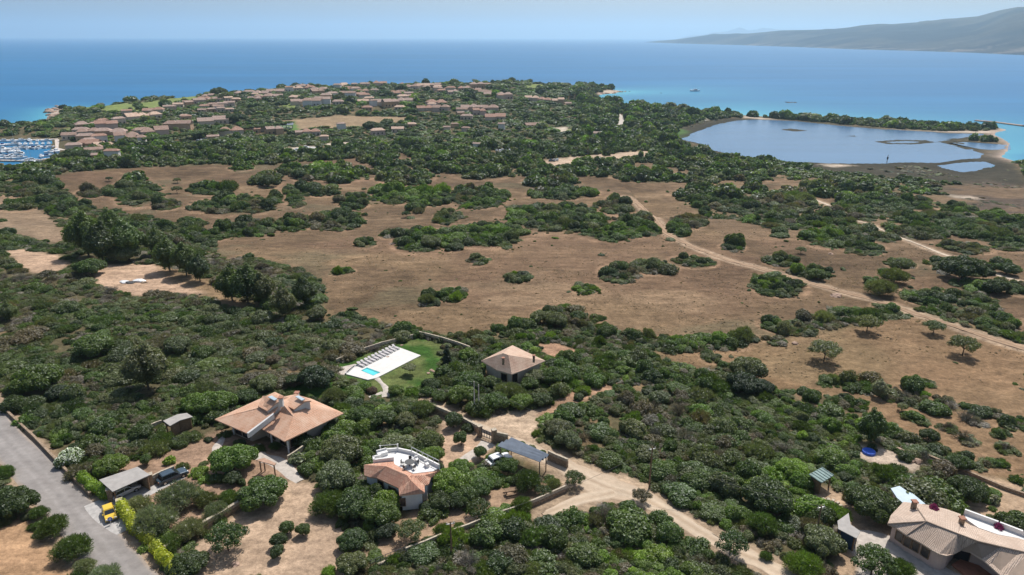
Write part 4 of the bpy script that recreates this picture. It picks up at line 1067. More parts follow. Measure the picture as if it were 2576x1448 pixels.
# village houses: frame position, width in frame units, wall tint
TOWN = [(360, 297, 88, 'c'), (330, 284, 40, 'c'), (388, 283, 50, 'c'), (225, 318, 58, 'o'), (205, 332, 35, 'c'), (270, 324, 50, 'p'), (182, 347, 40, 'c'), (225, 344, 50, 'c'), (282, 339, 70, 'o'), (320, 352, 55, 'w'),
        (345, 361, 45, 'w'), (252, 357, 35, 'w'), (225, 367, 55, 'o'), (265, 374, 50, 'c'), (188, 377, 35, 'c'), (238, 386, 40, 'c'), (250, 400, 30, 'o'), (285, 398, 35, 'w'), (390, 337, 65, 'p'), (450, 324, 70, 'o'),
        (537, 308, 75, 'c'), (537, 350, 30, 'o'), (583, 339, 60, 'c'), (630, 332, 50, 'o'), (425, 274, 25, 'c'), (450, 268, 25, 'c'), (475, 262, 25, 'o'), (495, 258, 22, 'c'), (515, 252, 30, 'c'), (532, 254, 22, 'o'),
        (557, 247, 22, 'c'), (575, 252, 22, 'c'), (595, 254, 22, 'o'), (515, 272, 24, 'c'), (535, 268, 24, 'o'), (560, 267, 24, 'c'), (580, 265, 24, 'c'), (510, 280, 22, 'c'), (532, 280, 22, 'o'), (557, 279, 22, 'c'),
        (578, 279, 22, 'c'), (612, 238, 40, 'c'), (642, 250, 35, 'o'), (659, 238, 40, 'c'), (694, 232, 45, 'c'), (662, 248, 45, 'o'), (690, 244, 45, 'c'), (744, 226, 40, 'c'), (744, 248, 35, 'o'), (804, 228, 45, 'c'),
        (768, 219, 30, 'c'), (800, 236, 35, 'o'), (859, 217, 35, 'c'), (854, 238, 30, 'o'), (884, 229, 42, 'c'), (912, 232, 35, 'c'), (907, 240, 28, 'o'), (918, 248, 30, 'c'), (914, 259, 30, 'c'), (924, 254, 26, 'o'),
        (751, 260, 42, 'c'), (786, 263, 48, 'w'), (814, 259, 40, 'w'), (851, 260, 30, 'c'), (821, 249, 30, 'o'), (919, 214, 25, 'c'), (956, 213, 38, 'c'), (1019, 212, 30, 'o'), (1036, 222, 42, 'c'), (1068, 219, 38, 'c'),
        (1095, 218, 36, 'o'), (1101, 225, 28, 'c'), (1131, 226, 30, 'c'), (994, 239, 36, 'p'), (1014, 247, 30, 'c'), (1036, 243, 30, 'p'), (1019, 258, 46, 'c'), (959, 259, 38, 'c'), (984, 265, 46, 'o'), (1006, 273, 30, 'c'),
        (924, 275, 28, 'o'), (1099, 264, 58, 'p'), (1069, 274, 46, 'c'), (1110, 276, 46, 'p'), (1139, 235, 30, 'c'), (1169, 225, 36, 'c'), (1201, 219, 40, 'o'), (1194, 229, 34, 'c'), (1224, 235, 42, 'c'), (1236, 241, 42, 'o'),
        (1270, 246, 44, 'p'), (1181, 275, 48, 'p'), (1228, 276, 58, 'p'), (1164, 282, 34, 'c'), (1206, 287, 38, 'p'), (1174, 298, 34, 'c'), (1246, 299, 58, 'c'), (1144, 319, 22, 'o'), (1125, 325, 20, 'c'), (1172, 329, 24, 'c'),
        (1034, 319, 30, 'o'), (1001, 330, 34, 'c'), (951, 336, 38, 'p'), (784, 339, 48, 'c'), (758, 341, 30, 'o'), (691, 334, 44, 'o'), (650, 328, 28, 'c'), (816, 351, 24, 'c'), (859, 323, 24, 'w'), (1338, 252, 40, 'c'),
        (1370, 255, 38, 'c'), (1403, 260, 34, 'o'), (1426, 265, 24, 'c'), (1338, 318, 40, 'c'), (1505, 351, 28, 'w'), (1540, 358, 18, 'c'), (1262, 324, 20, 'w'), (1200, 377, 22, 'w'), (300, 310, 30, 'c'), (470, 300, 25, 'o')]
NEARN = ['nearest', 'second nearest', 'third nearest', 'fourth nearest', 'fifth nearest', 'sixth nearest', 'seventh nearest', 'eighth nearest', 'ninth nearest', 'tenth nearest', 'eleventh nearest', 'twelfth nearest',
         'thirteenth nearest', 'fourteenth nearest', 'fifteenth nearest', 'sixteenth nearest', 'seventeenth nearest', 'eighteenth nearest', 'nineteenth nearest', 'twentieth nearest']
def nth(i):
    if i < len(NEARN): return NEARN[i]
    tens = ['', '', 'twenty', 'thirty', 'forty', 'fifty', 'sixty', 'seventy', 'eighty', 'ninety']
    ones = ['th', 'first', 'second', 'third', 'fourth', 'fifth', 'sixth', 'seventh', 'eighth', 'ninth']
    k = i + 1; t, o = divmod(k % 100, 10)
    pre = '' if k < 100 else 'hundred and '
    if k >= 100 and t < 2: return pre + NEARN[(k % 100) - 1] if k % 100 else 'hundredth nearest'
    return pre + ((tens[t] + '-' + ones[o]) if o else tens[t][:-1] + 'ieth') + ' nearest'
def assign(items, marks):
    """items: (object, kind text, u, v). Label each from the landmark nearest to it, ranked by distance where several read alike"""
    buckets = {}
    for o, txt, u, v in items:
        best = min(marks, key=lambda m: ((m[1] - u) ** 2 + ((m[2] - v) * 2.0) ** 2) * m[3] if len(m) > 3 else (m[1] - u) ** 2 + ((m[2] - v) * 2.0) ** 2)
        d = math.hypot(best[1] - u, (best[2] - v) * 2)
        buckets.setdefault((txt, best[0]), []).append((d, o, v, best[2]))
    for (txt, lm), L in buckets.items():
        L.sort(key=lambda a: a[0])
        for i, (d, o, v, bv) in enumerate(L):
            rel = 'behind' if v < bv - 6 else ('before' if v > bv + 6 else 'beside')
            o['label'] = f'{txt} {rel} {lm}' if len(L) == 1 else f'{txt}, {nth(i)} to {lm}'
WM = {'c': M['cream'], 'o': M['ochre'], 'p': M['pink'], 'w': M['white']}
WT = {'c': 'cream', 'o': 'ochre', 'p': 'pink', 'w': 'white'}
_r = random.Random(99)
for t in list(TOWN):
    if t[1] < 312 and t[0] < 1290 and _r.random() < .62:
        TOWN.append((t[0] + _r.uniform(-42, 42), t[1] + _r.uniform(-5, 6), _r.uniform(16, 30), _r.choice('ccopcw')))
    elif t[0] < 460 and _r.random() < .4:
        TOWN.append((t[0] + _r.uniform(-35, 35), t[1] + _r.uniform(-7, 7), _r.uniform(24, 40), _r.choice('cco')))
TOWN = [t for t in TOWN if t[0] > 165 and not (250 < t[0] < 500 and t[1] < 274 - (t[0] - 420) * .12 and t[0] < 420)]
tp = G([t[0] for t in TOWN], [t[1] + 3 for t in TOWN])
town_items = []
for i, (u, v, w, c) in enumerate(TOWN):
    p = tp[i]; dist = math.hypot(p[0], p[1])
    W = w * .86 * dist / FOC; rnd = random.Random(i * 13 + 5)
    D = min(W * .6, 9 + rnd.random() * 4); hgt = 2.9 + rnd.random() * 1.0 + (1.6 if c == 'w' or rnd.random() < .15 else 0)
    n = 1 if W < 13 else 2 if W < 26 else 3
    r = empty('village_house', (p[0], p[1], p[2]), -math.atan2(p[0], p[1]) + rnd.uniform(-.4, .4), None, 'house', 'houses of the seaside village')
    rm = M[rnd.choice(['roof_a', 'roof_b', 'roof_b', 'roof_c', 'tile_pale'])]
    wm, F = MB(), []
    for k in range(n):
        L = W / n * 1.06; x = (k + .5) * W / n - W / 2; y = rnd.uniform(-2, 2) * (n > 1); h = hgt + rnd.uniform(-.7, .7); d = D * rnd.uniform(.85, 1.1)
        wm.box((x, y, h / 2 - 1.2), (L - .8, d - .8, h + 2.4))
        for s in (-1, 1):      # a band of dark openings set into the long sides
            for q in range(max(1, int(L / 3.2))):
                pass
        a, b, c2, d2 = [Vector((x + sx_ * L / 2, y + sy_ * d / 2, h)) for sx_, sy_ in ((-1, -1), (1, -1), (1, 1), (-1, 1))]
        rh = h + d * .24; hip = d * .35 if rnd.random() < .6 else 0
        e1, e2 = Vector((x - L / 2 + hip, y, rh)), Vector((x + L / 2 - hip, y, rh))
        F += [(a, b, e2, e1), (c2, d2, e1, e2)]
        F += [(b, c2, e2), (d2, a, e1)]
    wo = wm.build('wall', WM[c], r)
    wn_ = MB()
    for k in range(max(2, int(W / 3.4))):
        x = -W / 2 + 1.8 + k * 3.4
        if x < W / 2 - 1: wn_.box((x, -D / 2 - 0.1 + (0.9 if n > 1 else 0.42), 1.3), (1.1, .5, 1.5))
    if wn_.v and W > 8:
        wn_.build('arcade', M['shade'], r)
    roofmesh('roof', F, rm, r)
    town_items.append((r, ('long ' if W > 26 else 'small ' if W < 12 else '') + WT[c] + '-walled tiled house', u, v))
    R2 = max(W, D) / 2
    a = r.rotation_euler.z; ca, sa = math.cos(a), math.sin(a)
    FOOT.append(np.array([(p[0] + x * ca - y * sa, p[1] + x * sa + y * ca) for x, y in ((-W / 2, -D / 2 - 4), (W / 2, -D / 2 - 4), (W / 2, D / 2), (-W / 2, D / 2))]))
assign(town_items, [('the marina', 60, 385), ('the marina quay', 150, 372), ('the rocky cape', 130, 285), ('the coastal golf strip', 400, 262), ('the stepped terrace rows', 545, 266), ('the dry playing field', 860, 306),
                    ('the green sports court', 700, 316), ('the pine avenue', 480, 345), ('the round headland hill', 1230, 212), ('the sea-view ridge', 900, 215), ('the sand parking lot', 1440, 400),
                    ('the small golf green', 1480, 322), ('the village swimming pool', 850, 345), ('the pine clump by the field', 930, 320), ('the wooded ridge gap', 1120, 255), ('the lagoon', 1720, 340)])

# ------------------------------------------------------------------ walls, gates, poles, pool
def stonewall(name, lab, px, h=1.0, th=.4, mat=None, cap=True):
    pts = [Vector(p) for p in GP(px)]
    c = pts[0].copy()
    r = empty(name, c, 0, lab, 'wall')
    L = []
    for a, b in zip(pts[:-1], pts[1:]):      # follow the ground
        n = max(1, int((b - a).length / 3))
        for k in range(n):
            q = a.lerp(b, k / n); q.z = float(H(np.array([q.x]), np.array([q.y]))[0]); L.append(q - c)
    L.append(pts[-1] - c)
    MB().wallrun(L, h, th).build('wall_body', mat or M['stone'], r)
    if cap:
        MB().wallrun([p + Vector((0, 0, h + .44)) for p in L], .1, th - .06).build('coping', M['palestone'], r)
    return r
stonewall('stone_wall', 'dark rubble wall along the dirt road from the olive tree towards the gate', [(1072, 1028), (1100, 1041), (1126, 1052), (1165, 1070), (1200, 1089)], 1.0)
stonewall('stone_wall', 'short rubble wall joining the gate to the metal-roofed shelter', [(1248, 1112), (1276, 1118)], 1.4)
stonewall('stone_wall', 'low rubble wall past the metal-roofed shelter beside the dirt road', [(1380, 1158), (1402, 1168), (1426, 1178)], 1.2)
stonewall('boundary_wall', 'long thin pale-topped boundary wall climbing past the white house garden', [(1426, 1236), (1353, 1269), (1300, 1290), (1241, 1309), (1180, 1335), (1116, 1358), (1070, 1378), (1022, 1396)], .6, .3)
stonewall('retaining_wall', 'long low stone retaining wall under the olive grove', [(628, 1266), (590, 1288), (550, 1312), (510, 1335), (475, 1354), (420, 1394)], .8, .5)
stonewall('roadside_wall', 'dark stone wall beside the asphalt road under overhanging trees', [(-40, 985), (0, 1022), (45, 1066), (88, 1106), (155, 1177), (190, 1212), (228, 1249)], .7, .35, None, False)
stonewall('roadside_wall', 'stone wall beside the asphalt road with a yellow hedge growing over it', [(306, 1290), (345, 1342), (385, 1390), (430, 1450), (470, 1500)], .7, .35, None, False)
stonewall('garden_wall', 'pale low wall with posts along the far side of the pool lawn', [(847, 915), (900, 892), (960, 872), (1033, 854), (1056, 847)], .5, .3, M['palestone'])
stonewall('garden_wall', 'dark-faced low wall closing the lawn corner farthest from the pool', [(1056, 847), (1085, 854), (1115, 862), (1150, 873), (1182, 885)], .7, .35)
stonewall('driveway_wall', 'brown stone wall beside the driveway behind the carport', [(383, 1222), (410, 1208), (440, 1196)], 1.1, .35)
stonewall('field_wall', 'ruined stone wall in the dry yard below the dark hedge', [(2300, 1138), (2340, 1155), (2390, 1176), (2450, 1200), (2520, 1230), (2600, 1258)], .6, .4, None, False)
stonewall('terrace_wall', 'low pale garden wall next to the paved path below the salmon-roofed villa', [(726, 1162), (745, 1150), (792, 1116)], .6, .3, M['palestone'])
stonewall('terrace_wall', 'low stone edging in the scrub beside the curved-roof shelter', [(376, 1085), (396, 1076), (408, 1072)], .6, .3, M['palestone'])

def pillar(u, v, h, lab, s=.7, mat='stone'):
    p = G1(u, v); r = empty('gate_pillar', p, .5, lab, 'pillar')
    MB().box((0, 0, h / 2 - .2), (s, s, h + .4)).build('shaft', M[mat], r)
    MB().box((0, 0, h + .06), (s + .14, s + .14, .12)).build('cap', M['palestone'], r)
    return p
a = pillar(1207, 1098, 2.0, 'stone gate pillar under bushes, farther end of the dirt road gate')
b = pillar(1243, 1113, 2.4, 'tall brown stone gate pillar next to the metal-roofed shelter')
d = (b - a); ang = math.atan2(d.y, d.x); m = (a + b) / 2
gt = empty('driveway_gate', m, ang, 'dark barred driveway gate between stone pillars on the dirt road', 'gate')
L = d.length - .8
fr = MB()
for z in (.35, 1.0, 1.6): fr.box((0, 0, z), (L, .07, .09))
for k in range(5): fr.box((-L / 2 + L * k / 4, 0, .95), (.08, .07, 1.4))
fr.build('gate_frame', M['darksteel'], gt)
MB().box((0, .05, 1.25), (L, .03, .5)).build('gate_panel', M['greyroof'], gt)
pillar(280.5, 1262, 2.1, 'stone pillar with pale cap at the road end of the carport')
pillar(381, 1221, 1.9, 'stone pillar with pale cap at the garden end of the carport')
pillar(304.5, 1284, 1.7, 'brown gate pillar with white cap next to the yellow hedge')
# railing on the boundary wall
p0, p1 = G1(933, 1432), G1(1022, 1396)
rl = empty('railing', p0, 0, 'thin dark railing along the pale path edge at the garden corner', 'railing')
base = MB(); base.wallrun([Vector((0, 0, 0)), p1 - p0], .35, .4); base.build('kerb', M['palestone'], rl)
rr = MB()
for k in range(8):
    q = (p1 - p0) * (k / 7); rr.cyl(q, q + Vector((0, 0, 1.35)), .04, n=6)
for z in (.85, 1.3): rr.cyl((0, 0, z), (p1 - p0) + Vector((0, 0, z)), .035, n=6)
rr.build('rail', M['darksteel'], rl)

def pole(u, v, h, lab, mat='wood', arm=True):
    p = G1(u, v); r = empty('utility_pole', p, .3, lab, 'pole')
    MB().cyl((0, 0, -.3), (0, 0, h), .14, .09).build('shaft', M[mat], r)
    if arm:
        MB().box((0, 0, h - .35), (1.1, .1, .1)).build('crossarm', M['steel'], r)
        for s in (-.45, 0, .45): MB().cyl((s, 0, h - .3), (s, 0, h - .05), .06, .04, 6).build('insulator', M['white'], r)
    return p + Vector((0, 0, h - .1))
t1 = pole(1194, 1042, 6.6, 'slim grey utility pole, one of two side by side, standing in bushes', 'greypaving', False)
t2 = pole(1205, 1040, 5.8, 'slightly shorter grey utility pole of the side by side pair, near the verge', 'greypaving', False)
t3 = pole(1633, 1229, 7.2, 'wooden utility pole with pale crossarm rising from scrub beside the dirt road')
t4 = pole(1136, 1402, 5.6, 'thin dark utility pole outside the boundary wall of the white house')
t5 = pole(2052, 1352, 5.2, 'short utility pole among grey-green trees near the bent roof shed')
def wire(a, b, sag, lab):
    v = []
    for k in range(25):
        t = k / 24; q = a.lerp(b, t); q.z -= sag * 4 * t * (1 - t); v.append(q)
    o = MB()
    for i in range(24): o.cyl(v[i], v[i + 1], .018, n=4)
    tag(o.build('power_cable', M['darksteel']), lab, 'cable')
wire(t1, t3, 1.5, 'thin cable from the paired poles to the wooden crossarm pole')
wire(t4, t3, 1.5, 'thin cable from the boundary wall pole to the wooden crossarm pole')
wire(t3, t5, 1.5, 'thin cable running from the crossarm pole over the dirt road')
for u, v, h, lab in ((1478, 476 - 72, 9, 'tall thin mast beside the sand parking lot'), (2231, 409, 5, 'lone dark post standing in the lagoon water'),):
    p = Vector(Pz(u, v, 0.2)) if u > 2000 else G1(u, v); r = empty('mast', p, 0, lab, 'pole')
    MB().cyl((0, 0, -1), (0, 0, h), .22, .16).build('shaft', M['wood'], r)
    MB().box((0, 0, h * .55), (.9, .5, 1.6)).build('marker', M['darksteel'], r)

# pool terrace
gp = float(G1(950, 930).z) + .12
e = lambda u, v, h=0.0: E(u, v, gp, h)
r = empty('pool_terrace', (0, 0, 0), 0, 'large bright white pool terrace laid on the green lawn', 'terrace')
deck = [(900.4, 917.8), (988, 871), (1000, 873), (1058.6, 894.5), (947.7, 951), (925, 956), (895.4, 948), (870.5, 941.5)]
MB().slab([e(*p, .06) for p in deck], .5).build('deck', M['deck'], r)
MB().slab([e(*p, .0) for p in [(828, 932.5), (853, 925), (893, 916), (897, 918), (868, 941), (863, 946), (849, 949.5), (834, 944)]], .4).build('stone_pad', M['paving'], r)
stp = MB()
for k in range(4):
    t = k / 4; stp.slab([e(868 + 20 * t * 0 + k * 2.2, 938 - k * 1.2, .25 + k * .0), e(888 + k * 2.2, 921 - k * 1.2, .25), e(890.2 + k * 2.2, 921.6 - k * 1.2, .25), e(870.2 + k * 2.2, 939 - k * 1.2, .25)], .2)
stp.build('step', M['white'], r)
sp = empty('swimming_pool', (0, 0, 0), 0, 'small turquoise corner-shaped swimming pool sunk in the white terrace', 'pool')
MB().slab([e(909, 932.6, .10), e(923.5, 925.2, .10), e(956, 937.3, .10), e(939, 945, .10)], .06).build('water_surface', M['poolwater'], sp)
M['pooldark'] = plain('pool_tile_teal', (0.04, 0.33, 0.36), .3, .1, 1.0, .5)
MB().slab([e(923.5, 924.8, .13), e(956.4, 937, .13), e(952, 938.8, .13), e(923, 927.8, .13)], .06).build('deep_edge', M['pooldark'], sp)
MB().slab([e(909, 932.3, .13), e(923.5, 924.8, .13), e(924.5, 927.2, .13), e(912.5, 933.0, .13)], .06).build('deep_edge', M['pooldark'], sp)
LN = ['first', 'second', 'third', 'fourth', 'fifth', 'sixth', 'seventh', 'eighth', 'ninth', 'tenth', 'eleventh', 'twelfth']
pa, pb = e(908, 921.5, .06), e(996, 877.5, .06)
ax = (pb - pa).normalized(); yaw = math.atan2(ax.y, ax.x)
for k in range(11):
    p = pa.lerp(pb, k / 10)
    o = empty('sun_lounger', p, yaw, f'grey sun lounger, {LN[k]} from the turquoise pool in its row', 'sun lounger', 'sun loungers along the pool terrace')
    MB().box((0, -.25, .32), (.58, 1.15, .1)).build('mattress', M['lounger'], o)
    bk = MB().box((0, .72, .52), (.58, .55, .1)); bk.v = [(x, y, z + (y - .4) * .55 - .14) for x, y, z in bk.v]; bk.build('backrest', M['lounger'], o)
    MB().box((0, 0, .2), (.7, 1.9, .06)).build('frame', M['white'], o)
    for s in (-.28, .28):
        for q in (-.8, .8): MB().box((s, q, .1), (.06, .06, .2)).build('leg', M['white'], o)
for k in range(5):
    p = pa.lerp(pb, (k * 2 + .5) / 10) + Vector((-ax.y, ax.x, 0)) * .9
    o = empty('side_table', p, yaw, f'small white table between the loungers, {LN[k]} from the turquoise pool', 'table', 'small white tables between the loungers')
    MB().box((0, 0, .42), (.5, .5, .05)).build('table_top', M['white'], o); MB().box((0, 0, .2), (.1, .1, .4)).build('leg', M['white'], o)
def pathway(name, pts, w, mat='paving', jit=.35):
    return ribbon(name, pts, w, M[mat], .10, jit, 5, .8)
pathway('garden_path', [(945, 950), (955, 960), (965, 970), (972, 981), (972, 990), (970, 1000)], [1.0, 1.1, 1.2, 1.2, 1.6, 1.4])
pathway('garden_path', [(928, 1000), (945, 994), (962, 988)], [.7, .9, .9])
pathway('garden_path', [(640, 1120), (655, 1150), (690, 1160), (715, 1175), (740, 1200), (755, 1212)], [2.0, 2.2, 2.6, 2.6, 2.2, 1.6])
pathway('garden_path', [(1228, 1115), (1205, 1135), (1170, 1155), (1145, 1175)], [3.0, 2.4, 1.6, 1.4])
pathway('garden_path', [(568, 1085), (556, 1110), (545, 1125), (540, 1150)], [1.0, 1.2, 1.6, 1.2])
pathway('driveway', [(245, 1262), (262, 1285), (282, 1310), (310, 1340)], [5.5, 5.6, 4.4, 2.4], 'greypaving', .8)
pathway('driveway', [(290, 1275), (325, 1255), (370, 1235), (410, 1215), (460, 1195)], [2.6, 3.8, 3.8, 3.2, 2.4], 'greypaving', .5)
pathway('driveway', [(2150, 1350), (2215, 1360), (2300, 1400), (2370, 1440), (2440, 1480)], [3.0, 4.0, 3.2, 3.0, 3.0], 'paving', .6)
pathway('parking_lot', [(725, 386), (760, 378), (788, 370)], [14, 14, 12], 'greypaving', 2)
pathway('parking_lot', [(555, 388), (575, 384), (590, 380)], [9, 9, 8], 'greypaving', 2)
pathway('road', [(1558, 322), (1566, 305), (1560, 292), (1548, 282)], [6, 8, 5, 4], 'paving', 2)

# ------------------------------------------------------------------ cars
def car(p, yaw, paint, lab, L=4.1, W=1.75, Hh=1.45, detail=True, group=None, name='parked_car'):
    r = empty(name, p, yaw, lab, 'car', group)
    prof = [(-L / 2, .35), (-L / 2, .78), (-L * .44, .88), (-L * .36, .93), (L * .22, .93), (L * .40, .86), (L / 2, .70), (L / 2, .35)]
    def hull(prof, w0, w1):
        n = len(prof); v = []
        zs = [z for _, z in prof]; z0, z1 = min(zs), max(zs)
        for s in (-1, 1):
            for x, z in prof:
                k = (z - z0) / (z1 - z0 + 1e-6); v.append((x, s * (w0 + (w1 - w0) * k) / 2, z))
        return v, [tuple(range(n - 1, -1, -1)), tuple(range(n, 2 * n))] + [(i, (i + 1) % n, n + (i + 1) % n, n + i) for i in range(n)]
    v, f = hull(prof, W, W * .94)
    b = mk('body', v, f, paint, r)
    bv = b.modifiers.new('bevel', 'BEVEL'); bv.width = .07; bv.segments = 2
    v, f = hull([(-L * .42, .90), (-L * .34, Hh - .08), (-L * .05, Hh - .05), (L * .06, Hh - .08), (L * .24, .90)], W * .90, W * .74)
    cb = mk('cabin', v, f, M['glass'], r)
    v, f = hull([(-L * .36, Hh - .13), (-L * .33, Hh), (-L * .05, Hh + .03), (L * .05, Hh), (L * .08, Hh - .13)], W * .80, W * .74)
    rf = mk('roof', v, f, paint, r)
    if not detail: return r
    pl = MB()
    for s in (-1, 1):
        for x0, x1 in ((-L * .40, -L * .34), (-L * .08, -L * .05), (L * .22, L * .07)):
            pl.cyl((x0, s * W * .44, .92), (x1, s * W * .385, Hh - .08), .045, n=6)
    pl.build('pillars', paint, cb)
    for sx_ in (-L * .31, L * .31):
        for s in (-1, 1):
            t = MB().cyl((sx_, s * (W / 2 - .2), .32), (sx_, s * (W / 2 + .01), .32), .32, n=16).build('wheel', M['rubber'], r)
            MB().cyl((sx_, s * (W / 2 - .05), .32), (sx_, s * (W / 2 + .02), .32), .19, n=12).build('rim', M['steel'], t)
    for s in (-1, 1):
        MB().box((L / 2 - .03, s * W * .34, .68), (.1, .32, .16)).build('headlight', M['white'], r)
        MB().box((-L / 2 + .02, s * W * .36, .72), (.08, .24, .14)).build('tail_light', M['redclay'], r)
        MB().box((L * .17, s * (W / 2 + .06), .98), (.12, .16, .12)).build('mirror', paint, r)
    MB().box((L / 2, 0, .42), (.12, W * .86, .16)).build('bumper', M['darksteel'], r)
    return r
def yaw_px(u0, v0, u1, v1):
    a, b = G1(u0, v0), G1(u1, v1); return math.atan2(b.y - a.y, b.x - a.x)
car(G1(277, 1300), yaw_px(271, 1283, 283, 1317), M['yellow'], 'bright yellow small car parked on the paved roadside apron', 3.45, 1.55, 1.45)
car(G1(316, 1243), yaw_px(300, 1250, 334, 1234), M['silver'], 'silver hatchback parked in the shade under the grey-roofed carport', 4.0, 1.7, 1.45)
car(G1(434, 1206), yaw_px(415, 1213, 455, 1196), M['navy'], 'dark blue-green car parked on the driveway behind the olive trees', 4.4, 1.8, 1.55)
car(G1(1255, 1164), yaw_px(1246, 1168, 1272, 1158), M['carwhite'], 'white car under trees beside the long metal-roofed shelter', 4.2, 1.75, 1.5)
p = G1(280, 1321); o = empty('street_sign', p, .4, 'small round blue and white sign on a low post just before the yellow car', 'sign')
MB().cyl((0, 0, -.1), (0, 0, .95), .04).build('post', M['steel'], o)
MB().cyl((0, -.05, 1.0), (0, -.01, 1.0), .30, n=16).build('disc', M['bluevinyl'], o); MB().cyl((0, -.07, 1.0), (0, -.05, 1.0), .17, n=12).build('disc_centre', M['white'], o)
lots = [(728 + 7 * k, 386 - 2.2 * k) for k in range(7)] + [(560 + 6 * k, 386 - k) for k in range(5)] + [(452 + 8 * k, 289 + k * .8) for k in range(6)] + [(1388 + 7 * k, 407 - k) for k in range(3)] + \
       [(1330 + 7 * k, 377.5 + (k % 3)) for k in range(5)] + [(500 + 8 * k, 357 - 1.6 * k) for k in range(7)]
lots = [q for q in lots if not (1330 <= q[0] <= 1365)] + [(1250 + 8 * k, 381 + (k % 2) * 1.5) for k in range(6)]
citems = []
for k, (u, v) in enumerate(lots):
    rnd = random.Random(k + 900); pt = rnd.choice(['carwhite', 'carwhite', 'silver', 'navy'])
    o = car(G1(u, v), rnd.uniform(-.2, .2) + (1.5 if k % 3 else 0), M[pt], None, detail=False, group='cars parked in the village lots')
    citems.append((o, {'carwhite': 'white', 'silver': 'silver', 'navy': 'dark'}[pt] + ' car parked', u, v))
    _p = o.location; FOOT.append(np.array([(_p.x - 4, _p.y - 6), (_p.x + 4, _p.y - 6), (_p.x + 4, _p.y + 3), (_p.x - 4, _p.y + 3)]))
assign(citems, [('the pale parking lot below the village', 745, 380), ('the pine avenue', 515, 350), ('the stepped terrace rows', 470, 289), ('the sand parking lot', 1440, 400), ('the car yard in the woods', 1270, 381), ('the village entrance', 575, 384)])

# ------------------------------------------------------------------ marina and boats
def quay(name, px, w, lab, mat='quay', z=.9, cat='pier'):
    p = lvl0(px, z); o = MB()
    r = empty(name, (0, 0, 0), 0, lab, cat)
    for a, b in zip(p[:-1], p[1:]):
        a, b = Vector((a[0], a[1], z)), Vector((b[0], b[1], z)); d = (b - a); m = (a + b) / 2
        o.box((m.x, m.y, z / 2 - .6), (d.length + w * .4, w, z + 1.2), math.atan2(d.y, d.x))
    o.build('deck', M[mat], r)
    bl = MB()
    for a, b in zip(p[:-1], p[1:]):
        n = max(2, int(math.hypot(*(b - a)) / 9))
        for k in range(n):
            q = a + (b - a) * (k + .5) / n; bl.cyl((q[0], q[1], z), (q[0], q[1], z + .5), .2, n=6)
    bl.build('bollards', M['darksteel'], r)
quay('breakwater_quay', [(-200, 357), (0, 352.5), (60, 352), (150, 350)], 4, 'long pale stone quay closing the far side of the marina')
quay('marina_pier', [(-60, 363), (30, 362)], 2.5, 'short pier stub in the far basin of the marina')
quay('marina_pier', [(-60, 376), (0, 374), (60, 370), (135, 367)], 3, 'crowded middle pier lined with white boats on both sides')
quay('marina_pier', [(-60, 394), (0, 391), (30, 388), (58, 386)], 3, 'angled near pier with boats moored close together')
quay('marina_pier', [(-10, 403), (40, 404), (95, 403), (125, 398)], 2.6, 'straight pier across the near basin of the marina')
pts = lvl0([(138, 352), (176, 350), (184, 378), (140, 379)], .9)
o = empty('harbour_square', (0, 0, 0), 0, 'broad paved quay square at the village end of the marina', 'quay')
MB().slab([(*p, 1.0) for p in pts], 1.6).build('paving_deck', M['quay'], o)
MB().wallrun([Vector((*pts[0], 1.0)), Vector((*pts[3], 1.0))], .35, .3).build('kerb', M['palestone'], o)
FOOT.append(pts)
def boat(p, yaw, L, lab, group='boats moored in the marina', canvas=False, mast=False, name='motor_boat'):
    W = L * .32; Hh = L * .11 + .3
    r = empty(name, p, yaw, lab, 'boat', group)
    xs = np.linspace(-.5, .5, 9); v = []
    for x in xs:
        w = W / 2 * (1 - max(0, (x - .05) / .45) ** 2.2) * (0.9 + .1 * (x > -.45)) + .02
        sh_ = Hh + max(0, x) * .25
        v += [(x * L, -w, sh_), (x * L, -w * .75, -.1), (x * L, 0, -.3), (x * L, w * .75, -.1), (x * L, w, sh_)]
    f = []
    for i in range(8):
        for j in range(4): f.append((i * 5 + j, i * 5 + j + 1, i * 5 + 5 + j + 1, i * 5 + 5 + j))
        f.append((i * 5 + 4, i * 5, i * 5 + 5, i * 5 + 9))
    f.append((0, 1, 2, 3, 4)[::-1]); f.append((40, 41, 42, 43, 44))
    mk('hull', v, f, M['hull'], r)
    MB().box((L * .02, 0, Hh + L * .05), (L * .38, W * .66, L * .11), taper=.8).build('cabin', M['canvasblue'] if canvas else M['carwhite'], r)
    MB().box((L * .12, 0, Hh + L * .075), (L * .22, W * .68, L * .035), taper=.95).build('windscreen', M['glass'], r)
    if mast: MB().cyl((L * .05, 0, Hh), (L * .05, 0, Hh + L * 1.15), .07, .04, 6).build('mast', M['steel'], r)
    return r
bitems = []
rows = [((0, 357), (128, 356), 9, 1), ((0, 367.5), (130, 363.5), 13, 1), ((2, 378.5), (135, 373), 13, -1), ((0, 386), (52, 382), 7, 1), ((0, 397), (62, 390), 8, -1), ((8, 401.5), (60, 400), 4, 1), ((62, 409), (92, 406), 4, -1),
        ((60, 415), (86, 412), 4, -1), ((100, 397), (132, 392), 4, 1), ((120, 386), (148, 383), 4, 1), ((-110, 366), (-12, 367), 8, 1), ((-100, 389), (-10, 388), 7, 1)]
bk = 0
